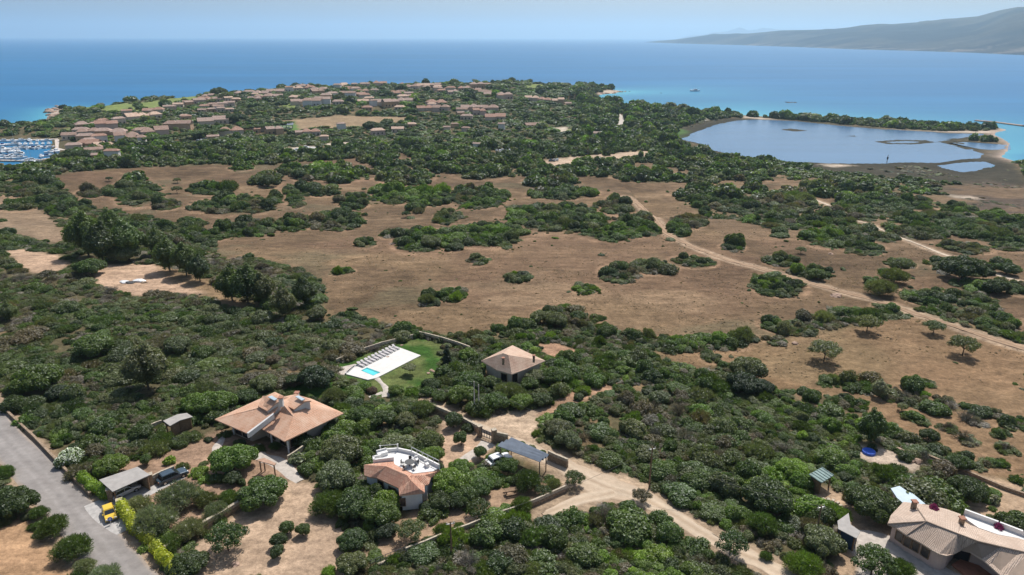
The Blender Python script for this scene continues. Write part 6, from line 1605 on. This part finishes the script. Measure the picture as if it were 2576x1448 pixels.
for i, (u, v, w, kind, tone) in enumerate(TREES):
    p = tg[i]; rnd = random.Random(i * 31 + 7)
    depth = math.sqrt(p[0] ** 2 + p[1] ** 2 + (CAMZ - p[2]) ** 2); W = w * depth / FOC / (1.0 if v > 500 else 1.0)
    if kind in ('shrub', 'dead', 'yuc'): add_bush(p[0], p[1], p[2], W, W * .48, kind, tone, rnd, u, v)
    else: add_tree(p[0], p[1], p[2], W * .90, kind, tone, rnd, u, v, {'oak': 1.0, 'round': 1.15, 'airy': 1.05}.get(kind, 1.0))
# white oleander by the road and yellow hedges
M['blossom'] = foliage('oleander_blossom', .1)
for u, v, W, lab in ((182, 1152, 4.6, 'white-flowering oleander bush leaning over the roadside wall'), (222, 1178, 2.2, 'smaller white-tipped oleander partly behind a brown bush by the road')):
    p = G1(u, v + 12); o = bpy.data.objects.new('oleander_bush', SHRUB[2]); col.objects.link(o); o.location = p; o.scale = (W / 2, W / 2, W * .5); o['tint'] = list(TONE['g'])
    tag(o, lab, 'shrub'); TREEXY.append((p.x, p.y, W / 2))
    b = bpy.data.objects.new('blossoms', crown('blossoms', 500, lob(42, 13, .66, .34, .68, .30, .44), 1100, .055, core=0, loose=.12)); col.objects.link(b); b.parent = o; b['tint'] = list(TONE['w'])
gv = float(G1(2330, 1420).z)
for (u, v, W, hgt, lab) in ((2352, 1276, 1.7, 3.7, 'magenta bougainvillea spilling over the curved tile roof edge'), (2516, 1321, 1.7, 3.5, 'darker magenta bougainvillea behind the white roof terrace strip')):
    p = E(u, v, gv, 3.6); o = bpy.data.objects.new('bougainvillea', SHRUB[0]); col.objects.link(o); o.location = (p.x, p.y, float(H(np.array([p.x]), np.array([p.y]))[0])); o.scale = (W / 2, W / 2, hgt); o['tint'] = list(TONE['g'])
    tag(o, lab, 'shrub'); b = bpy.data.objects.new('blossoms', crown('blossoms', 510, lob(40, 10, .66, .55, .74, .30, .40), 1500, .075, core=.9, loose=.15)); col.objects.link(b); b.parent = o; b['tint'] = list(TONE['m'])
def hedge(name, px, w, h, tone, lab, seed):
    c = path3(px, 1.0); g_ = random.Random(seed); o0 = Vector(c[0]); L = []
    for p in c:
        L.append((p[0] - o0.x + g_.uniform(-.15, .15), p[1] - o0.y + g_.uniform(-.15, .15), p[2] - o0.z + h * .5, w * .68, w * .68, h * .62 * g_.uniform(.85, 1.15)))
    o = bpy.data.objects.new(name, crown('hedge_foliage', seed, L, 200 * len(L), .11, core=.85)); col.objects.link(o); o.location = o0; o['tint'] = list(TONE[tone])
    tag(o, lab, 'hedge')
    for p in c[::3]: TREEXY.append((p[0], p[1], w * .5))
hedge('yellow_hedge', [(312, 1290), (322, 1312), (338, 1332)], 1.3, 2.0, 'y', 'bright yellow hedge next to the gate pillar by the yellow car', 601)
hedge('yellow_hedge', [(338, 1338), (355, 1352), (378, 1372)], 1.1, 1.7, 'y', 'bright yellow hedge stretch midway along the roadside wall', 602)
hedge('yellow_hedge', [(396, 1392), (412, 1412), (430, 1440), (446, 1465)], 1.2, 1.8, 'y', 'bright yellow hedge stretch below the dark green tree, farthest from the car', 603)
hedge('garden_hedge', [(212, 1216), (235, 1235), (262, 1250), (272, 1256)], 1.3, 1.7, 'B', 'bright green hedge in front of the carport at the road', 604)
# avenue of umbrella pines in the village
av = G([375 + 16 * k for k in range(23)], [366 - 1.95 * k for k in range(23)])
for k, p in enumerate(av):
    rnd = random.Random(k + 50); u, v = 375 + 16 * k, 356 - 1.95 * k
    add_tree(p[0], p[1], p[2], 9.5, 'pine', 'g', rnd, u, v, .95)
for u, v, w in ((932, 318, 40), (955, 322, 34), (1000, 322, 40), (215, 398, 50), (178, 395, 44), (200, 405, 34), (552, 236, 42), (600, 300, 40), (575, 300, 36), (745, 212, 26), (710, 262, 30), (1290, 392, 40), (1700, 290, 36)):
    p = G1(u, v + 8); d_ = math.hypot(p.x, p.y); add_tree(p.x, p.y, p.z, w * d_ / FOC, 'oak', 'd', random.Random(u), u, v, .9)

# scattered plants
TX = np.array(TREEXY)
ci, cj = [], []
cand = []
def jgrid(y0, y1, s, seed):
    g_ = np.random.default_rng(seed)
    xs = np.arange(-.80 * y1 - 25, .80 * y1 + 25, s); ys = np.arange(y0, y1, s)
    X, Y = np.meshgrid(xs, ys); X = X + g_.uniform(-.45, .45, X.shape) * s; Y = Y + g_.uniform(-.45, .45, Y.shape) * s
    m = np.abs(X) < .78 * Y + 22
    return X[m], Y[m]
bands = [(52, 130, 1.5), (130, 220, 1.65), (220, 330, 2.2), (330, 480, 3.2), (480, 700, 4.4), (700, 1250, 5.8)]
AX, AY, AS = [], [], []
for i, (a, b, s) in enumerate(bands):
    X, Y = jgrid(a, b, s, 900 + i); AX.append(X); AY.append(Y); AS.append(np.full(X.shape, s))
AX, AY, AS = map(np.concatenate, (AX, AY, AS))
dens, pr, pi_ = scrub(AX, AY)
AZ = H(AX, AY)
U, V_ = to_px(AX, AY, AZ)
rr1 = rng.random(len(AX))
patchy = fbm(AX, AY, 9, 301, 3)
inpatch = pr < 1.0
keep = rr1 < dens * np.where(inpatch | (AY > 420), 1.0, np.clip(1.45 - smooth(.52, .70, patchy) * np.where((V_ > 900), .75, 1.05), 0, 1))
keep &= ~((V_ < 372) & (U < 1450) & (rng.random(len(AX)) < .30))
keep &= (U > -160) & (U < 2736) & (V_ < 1600)
# leave room for the single trees
for k in range(0, len(TX)):
    m = np.abs(AX - TX[k, 0]) + np.abs(AY - TX[k, 1]) < 12
    if m.any():
        keep[m] &= np.hypot(AX[m] - TX[k, 0], AY[m] - TX[k, 1]) > TX[k, 2] * .72
        # keep the line of sight to small yard trees free of big scrub
AX, AY, AZ, AS, U, V_, pr, pi_ = [q[keep] for q in (AX, AY, AZ, AS, U, V_, pr, pi_)]
N = len(AX)
inpatch = pr < 1.0
town = (AY > 400) & (AX < 260)
towny = smooth(395, 340, V_)
sz = AS * np.where(rng.random(N) < .17, rng.uniform(1.2, 2.1, N), rng.uniform(.45, 1.10, N))
sz = np.where(inpatch, sz * 1.12, sz)
W_ = sz * 1.35
hh = np.where(AY < 330, W_ * rng.uniform(.36, .74, N), W_ * rng.uniform(.42, .70, N))
edge = np.clip((1.0 - pr) / .35, .35, 1)
hh = np.where(inpatch, hh * (.55 + .45 * edge), hh)
rf_ = (V_ > 880) & (~inpatch) & (AY < 330); W_ = np.where(rf_, W_ * 1.18, W_); fring = (~inpatch) & (pr < 1.3); W_ = np.where(fring, W_ * .55, W_); hh = np.where(fring, hh * .45, hh)
lm_ = (U < 1010) & (V_ >= 430) & (V_ < 985) & ~inpatch; hh = np.where(lm_, hh * .80, hh); W_ = np.where(lm_, W_ * np.where(rng.random(N) < .2, 1.45, 1.05), W_)
msh = np.maximum.reduce([inpoly(k, AX, AY, 1.0) for k in ('MA', 'MB', 'MC')]) > .4; W_ = np.where(msh, W_ * .7, W_); hh = np.where(msh, hh * .22, hh); mshm = msh
lone = np.maximum(inpoly('FA', AX, AY, .5), inpoly('FB', AX, AY, .5)) > .5; lone &= pr > 1.3; W_ = np.where(lone, W_ * rng.uniform(.3, .7, N), W_); hh = np.where(lone, hh * .35, hh)
spit = (U > 1700) & (V_ < 335)
hh = np.where(spit, hh * .9, hh)
vill = (V_ < 372) & (U < 1450)
hh = np.where(vill, hh * np.where(rng.random(N) < .12, .85, .45), hh)
hh = np.where((V_ > 385) & (V_ < 560) & (U > 1950) & ~inpatch & (AY > 330), hh * .6, hh)
# tones
tn = fbm(AX, AY, 14, 302, 3) + rng.normal(0, .07, N); tn2 = fbm(AX, AY, 30, 303, 2) + rng.normal(0, .05, N); r2 = rng.random(N)
T = {k: np.array(v) for k, v in TONE.items()}
tint = np.empty((N, 3)); dead = np.zeros(N, bool); tcode = np.empty(N, 'U1')
def pick(m, table):
    """table: list of (share, tone); picked along the noise so neighbours agree"""
    if not m.any(): return
    q = np.argsort(np.argsort(tn[m] + .5 * (r2[m] - .5) * .5)) / max(1, m.sum())
    acc = 0; t = np.full(m.sum(), table[-1][1])
    for s, k in table:
        t[(q >= acc) & (q < acc + s)] = k; acc += s
    tcode[m] = t
allm = np.ones(N, bool)
far = V_ < 470
leftm = (U < 1010) & (V_ >= 600) & (V_ < 985) & ~inpatch
leftf = (U < 560) & (V_ >= 430) & (V_ < 640) & ~inpatch
rightf = (U > 1340) & (V_ > 880) & ~inpatch
rest = ~(far | leftm | leftf | rightf | inpatch)
pick(far & ~inpatch, [(.34, 'd'), (.30, 'g'), (.26, 'o'), (.10, 'b')])
pick(leftm, [(.07, 'x'), (.30, 'n'), (.31, 'o'), (.17, 'g'), (.15, 'd')])
pick(leftf, [(.05, 'x'), (.15, 'n'), (.30, 'o'), (.30, 'g'), (.20, 'd')])
pick(rightf, [(.06, 'x'), (.08, 'n'), (.22, 'o'), (.32, 'g'), (.10, 'd'), (.16, 'b'), (.06, 'B')])
pick(rest, [(.05, 'n'), (.20, 'o'), (.35, 'g'), (.22, 'd'), (.18, 'b')])
ptab = {'d': [(.12, 'n'), (.30, 'o'), (.30, 'd'), (.28, 'g')], 'g': [(.10, 'n'), (.18, 'o'), (.24, 'd'), (.30, 'g'), (.18, 'b')], 'b': [(.15, 'o'), (.20, 'd'), (.30, 'g'), (.35, 'b')], 'B': [(.2, 'g'), (.4, 'b'), (.4, 'B')],
        'o': [(.15, 'n'), (.55, 'o'), (.30, 'g')], 'x': [(.45, 'x'), (.35, 'n'), (.20, 'o')]}
ptone = np.array([p[4] for p in PATCH] + ['d'])[pi_]
lowb = (V_ > 1275) & (U > 940) & (U < 1500) & ~inpatch & (((U - 940) * -.30 + 1440) < V_)
pick(lowb, [(.10, 'x'), (.25, 'n'), (.35, 'o'), (.20, 'g'), (.10, 'd')])
pick(mshm & ~inpatch, [(.5, 'n'), (.2, 'k'), (.3, 'o')])
for k, tb_ in ptab.items(): pick(inpatch & (ptone == k), tb_)
# the low olive slope just beyond the boundary wall
for k in TONE: tint[tcode == k] = TONE[k]
tint *= rng.uniform(.74, 1.34, (N, 1)) * np.stack([rng.uniform(.92, 1.1, N), np.ones(N), rng.uniform(.85, 1.15, N)], -1)
tint = tint * .9 + tint.mean(1)[:, None] * .9 * .1
dead = (tcode == 'x') & (rng.random(N) < .55)
# single shrubs: the ones that show largest
show = W_ / np.hypot(np.hypot(AX, AY), CAMZ - AZ)
inview = (U > -20) & (U < 2596) & (V_ < 1470)
nb = sum(1 for o, *_ in plant_items if o.name.startswith('shrub'))
order = np.argsort(-np.where(inview, show, 0))[:296 - nb]
single = np.zeros(N, bool); single[order] = True
for i in order:
    rnd = random.Random(int(i))
    add_bush(AX[i], AY[i], AZ[i], W_[i] * 1.05, hh[i] * 1.1, 'dead' if tcode[i] == 'x' else 'shrub', str(tcode[i]), rnd, U[i], V_[i], False)

def scatter(name, idx, protos, variant, lab=None):
    cc = bpy.data.collections.new(name + '_kinds')
    for k, me in enumerate(protos):
        o = bpy.data.objects.new(f'k{k:02d}_{name}', me); cc.objects.link(o)
    me = bpy.data.meshes.new(name)
    me.vertices.add(len(idx)); me.vertices.foreach_set('co', np.stack([AX[idx], AY[idx], AZ[idx] - .08], -1).astype(np.float32).ravel())
    def at(n_, t_, d_, key):
        a = me.attributes.new(n_, t_, 'POINT'); a.data.foreach_set(key, d_.ravel())
    at('variant', 'INT', variant.astype(np.int32), 'value')
    at('sc', 'FLOAT_VECTOR', np.stack([W_[idx] / 2 * rng.uniform(.68, 1.32, len(idx)), W_[idx] / 2 * rng.uniform(.68, 1.32, len(idx)), hh[idx]], -1).astype(np.float32), 'vector')
    at('rt', 'FLOAT_VECTOR', np.stack([rng.normal(0, .13, len(idx)), rng.normal(0, .13, len(idx)), rng.random(len(idx)) * 6.283], -1).astype(np.float32), 'vector')
    at('tint', 'FLOAT_VECTOR', tint[idx].astype(np.float32), 'vector')
    ob = bpy.data.objects.new(name, me); col.objects.link(ob)
    ng = bpy.data.node_groups.new(name, 'GeometryNodeTree')
    ng.interface.new_socket('Geometry', in_out='INPUT', socket_type='NodeSocketGeometry'); ng.interface.new_socket('Geometry', in_out='OUTPUT', socket_type='NodeSocketGeometry')
    gi, go = ng.nodes.new('NodeGroupInput'), ng.nodes.new('NodeGroupOutput')
    ip = ng.nodes.new('GeometryNodeInstanceOnPoints'); ci_ = ng.nodes.new('GeometryNodeCollectionInfo')
    ci_.inputs['Collection'].default_value = cc; ci_.inputs['Separate Children'].default_value = True; ci_.inputs['Reset Children'].default_value = True
    ng.links.new(gi.outputs[0], ip.inputs['Points']); ng.links.new(ci_.outputs[0], ip.inputs['Instance']); ip.inputs['Pick Instance'].default_value = True
    def na(n_, t_):
        x = ng.nodes.new('GeometryNodeInputNamedAttribute'); x.data_type = t_; x.inputs['Name'].default_value = n_; return x.outputs[0]
    ng.links.new(na('variant', 'INT'), ip.inputs['Instance Index'])
    er = ng.nodes.new('FunctionNodeEulerToRotation'); ng.links.new(na('rt', 'FLOAT_VECTOR'), er.inputs[0]); ng.links.new(er.outputs[0], ip.inputs['Rotation'])
    ng.links.new(na('sc', 'FLOAT_VECTOR'), ip.inputs['Scale'])
    ng.links.new(ip.outputs[0], go.inputs[0])
    md = ob.modifiers.new('scatter', 'NODES'); md.node_group = ng
    return tag(ob, lab, None, None, 'stuff')
nearm = (AY < 340) & ~single
ix = np.where(nearm)[0]
P1 = SHRUB + SHRUB_AIRY + DEAD + SHRUB_FEATHER + SHRUB_LOW
vr = rng.integers(0, 5, len(ix)); ai = (((tcode[ix] == 'o') | (tcode[ix] == 'n')) & (rng.random(len(ix)) < .5)) | (tcode[ix] == 'x'); vr = np.where(ai, rng.integers(5, 7, len(ix)), vr)
_q = rng.random(len(ix)); lm = (leftm | leftf)[ix]
vr = np.where(_q < np.where(lm, .62, .38), rng.integers(9, 13, len(ix)), vr)
vr = np.where(tcode[ix] == 'x', rng.integers(7, 9, len(ix)), vr)
vr = np.where(dead[ix], rng.integers(7, 9, len(ix)), vr)
scatter('scrub', ix, P1, vr, 'dense mixed green and brown maquis scrub covering the slopes around the houses')
ix = np.where(~nearm & ~single)[0]
scatter('distant_scrub', ix, FARB, rng.integers(0, 5, len(ix)), 'dark green woodland and scrub around the village and lagoon')
# low undergrowth knitting the scrub together
_U = {k: v for k, v in dict(AX=AX, AY=AY, AZ=AZ, W_=W_, hh=hh, tint=tint).items()}
X1, Y1 = jgrid(52, 150, 1.25, 950); X2, Y2 = jgrid(150, 300, 1.9, 951)
AX, AY = np.concatenate([X1, X2]), np.concatenate([Y1, Y2]); AZ = H(AX, AY); U, V_ = to_px(AX, AY, AZ)
_d, _p, _i = scrub(AX, AY)
_k = (rng.random(len(AX)) < _d * .9) & (_d > .5) & (U > -60) & (U < 2640) & (V_ < 1520) & (fbm(AX, AY, 9, 301, 3) < .70)
for k in range(len(TX)):
    _m = np.abs(AX - TX[k, 0]) + np.abs(AY - TX[k, 1]) < 9
    if _m.any(): _k[_m] &= np.hypot(AX[_m] - TX[k, 0], AY[_m] - TX[k, 1]) > TX[k, 2] * .6
AX, AY, AZ = AX[_k], AY[_k], AZ[_k]; n_ = len(AX)
W_ = rng.uniform(1.5, 2.7, n_) * np.where(AY > 150, 1.4, 1); hh = rng.uniform(.45, 1.15, n_)
_t = np.array([TONE[k] for k in 'nogonxgo']); tint = _t[np.clip((fbm(AX, AY, 12, 305, 2) * 12).astype(int) + rng.integers(-1, 2, n_), 0, 7)] * rng.uniform(.75, 1.25, (n_, 1))
scatter('undergrowth', np.arange(n_), SHRUB_LOW + SHRUB_FEATHER + SHRUB_AIRY, rng.integers(0, 6, n_), 'low brown and olive undergrowth filling the gaps between the bushes')
print('PLANTS', N, 'near', int(nearm.sum()), 'far', len(ix), 'trees', len(TREES), 'objects', len(sc.objects))

# small dry tufts and tussocks in the fields
def tufts():
    g_ = np.random.default_rng(77); n = 34000
    y = 120 + (330 - 120) * g_.random(n) ** .9; x = (g_.random(n) * 2 - 1) * (.78 * y + 10)
    m = np.maximum(inpoly('FA', x, y, .5), inpoly('FB', x, y, .5)) > .5
    m &= (fbm(x, y, 8, 401, 4) > .46) & (road_dist(x, y) > .6)
    x, y = x[m], y[m]; z = H(x, y); n = len(x)
    s = g_.uniform(.10, .34, n) * np.where(g_.random(n) < .06, 1.8, 1)
    V = []; F = []
    for k in range(3):
        a = g_.random(n) * 6.283; dx, dy = np.cos(a) * s, np.sin(a) * s
        V.append(np.stack([np.stack([x + dx, y + dy, z - .02], -1), np.stack([x - dx, y - dy, z - .02], -1), np.stack([x + dy * .5, y - dx * .5, z + s * .35], -1)], 1))
    V = np.concatenate(V).reshape(-1, 3); F = np.arange(len(V)).reshape(-1, 3)
    me = bpy.data.meshes.new('dry_grass'); me.from_pydata(V.tolist(), [], F.tolist()); me.materials.append(M['leaf'])
    a = me.attributes.new('lv', 'FLOAT', 'POINT'); a.data.foreach_set('value', np.repeat(g_.random(len(F)), 3).astype(np.float32))
    o = bpy.data.objects.new('dry_grass', me); col.objects.link(o); o['tint'] = [.170, .125, .072]; tag(o, None, None, None, 'stuff')
tufts()

MARKS = [('the yellow car', 278, 1296), ('the carport', 310, 1210), ('the oleander bush', 185, 1152), ('the curved-roof shelter', 445, 1055), ('the salmon-roofed villa corner', 550, 1060), ('the salmon-roofed villa front', 700, 1110),
         ('the skylights', 720, 985), ('the white villa gable', 1035, 1275), ('the white roof terrace', 1020, 1140), ('the metal-roofed shelter', 1320, 1130), ('the driveway gate', 1225, 1100), ('the paired utility poles', 1200, 1010),
         ('the hip-roofed house', 1285, 905), ('the pool deck', 950, 910), ('the lawn corner', 1080, 850), ('the dirt road fork', 1540, 1225), ('the crossarm pole', 1635, 1180), ('the boundary wall', 1250, 1305), ('the railing', 975, 1420),
         ('the sandy yard', 760, 1370), ('the retaining wall', 520, 1330), ('the yellow hedge end', 430, 1430), ('the orange bare plot', 60, 1380), ('the road bend by the wall', 110, 1150), ('the road wall top', 30, 1040),
         ('the sandy clearing with debris', 336, 700), ('the smaller sand clearing', 90, 655), ('the tall tree row', 430, 600), ('the tall tree pair by the field', 700, 720), ('the field corner', 820, 790), ('the left maquis', 300, 860),
         ('the maquis thicket', 120, 860), ('the reddish patch', 230, 915), ('the maquis above the villa', 620, 900), ('the lone round bush', 1478, 724), ('the patch beside the long bush', 1307, 697), ('the field track bend', 1670, 585),
         ('the sheet-roofed shed', 2067, 1195), ('the bent-roof shed', 2135, 1325), ('the curved villa windows', 2300, 1400), ('the curved villa roof end', 2260, 1290), ('the white villa terrace strip', 2500, 1330), ('the blue paddling pool', 2185, 1140),
         ('the fire ring', 2088, 1276), ('the ruined yard wall', 2400, 1180), ('the straight track in the field', 2400, 820), ('the umbrella-shaped field tree', 2420, 865), ('the big pale field tree', 2072, 872), ('the long hedge middle', 1750, 860),
         ('the hedge corner', 2280, 770), ('the three-tree group', 2245, 690), ('the huge dark bush by the stone track', 2418, 660), ('the slope scrub heart', 1750, 1050), ('the scrub before the dry plot', 1900, 1080), ('the scrub by the plaza', 1450, 1080),
         ('the thicket inside the road bend', 1600, 1330), ('the thicket bottom', 1450, 1420), ('the scrub under the road', 1750, 1400), ('the lower road end', 1900, 1400), ('the lower thicket rim', 1200, 1420), ('the brown clump field', 2300, 1010),
         ('the dry slope', 1480, 990), ('the olive thicket by the shed', 1960, 1150), ('the deep green slope', 1800, 1190), ('the road edge thicket', 1700, 1230), ('the garden bushes by the track', 2490, 1260), ('the pine avenue', 550, 345), ('the dry playing field', 940, 310),
         ('the marina bank', 195, 395), ('the village coast', 560, 240), ('the marshy field edge', 900, 470), ('the brown field clumps', 1080, 600), ('the knoll trees', 1420, 790), ('the lagoon woods', 1500, 450)]
assign(plant_items, MARKS)
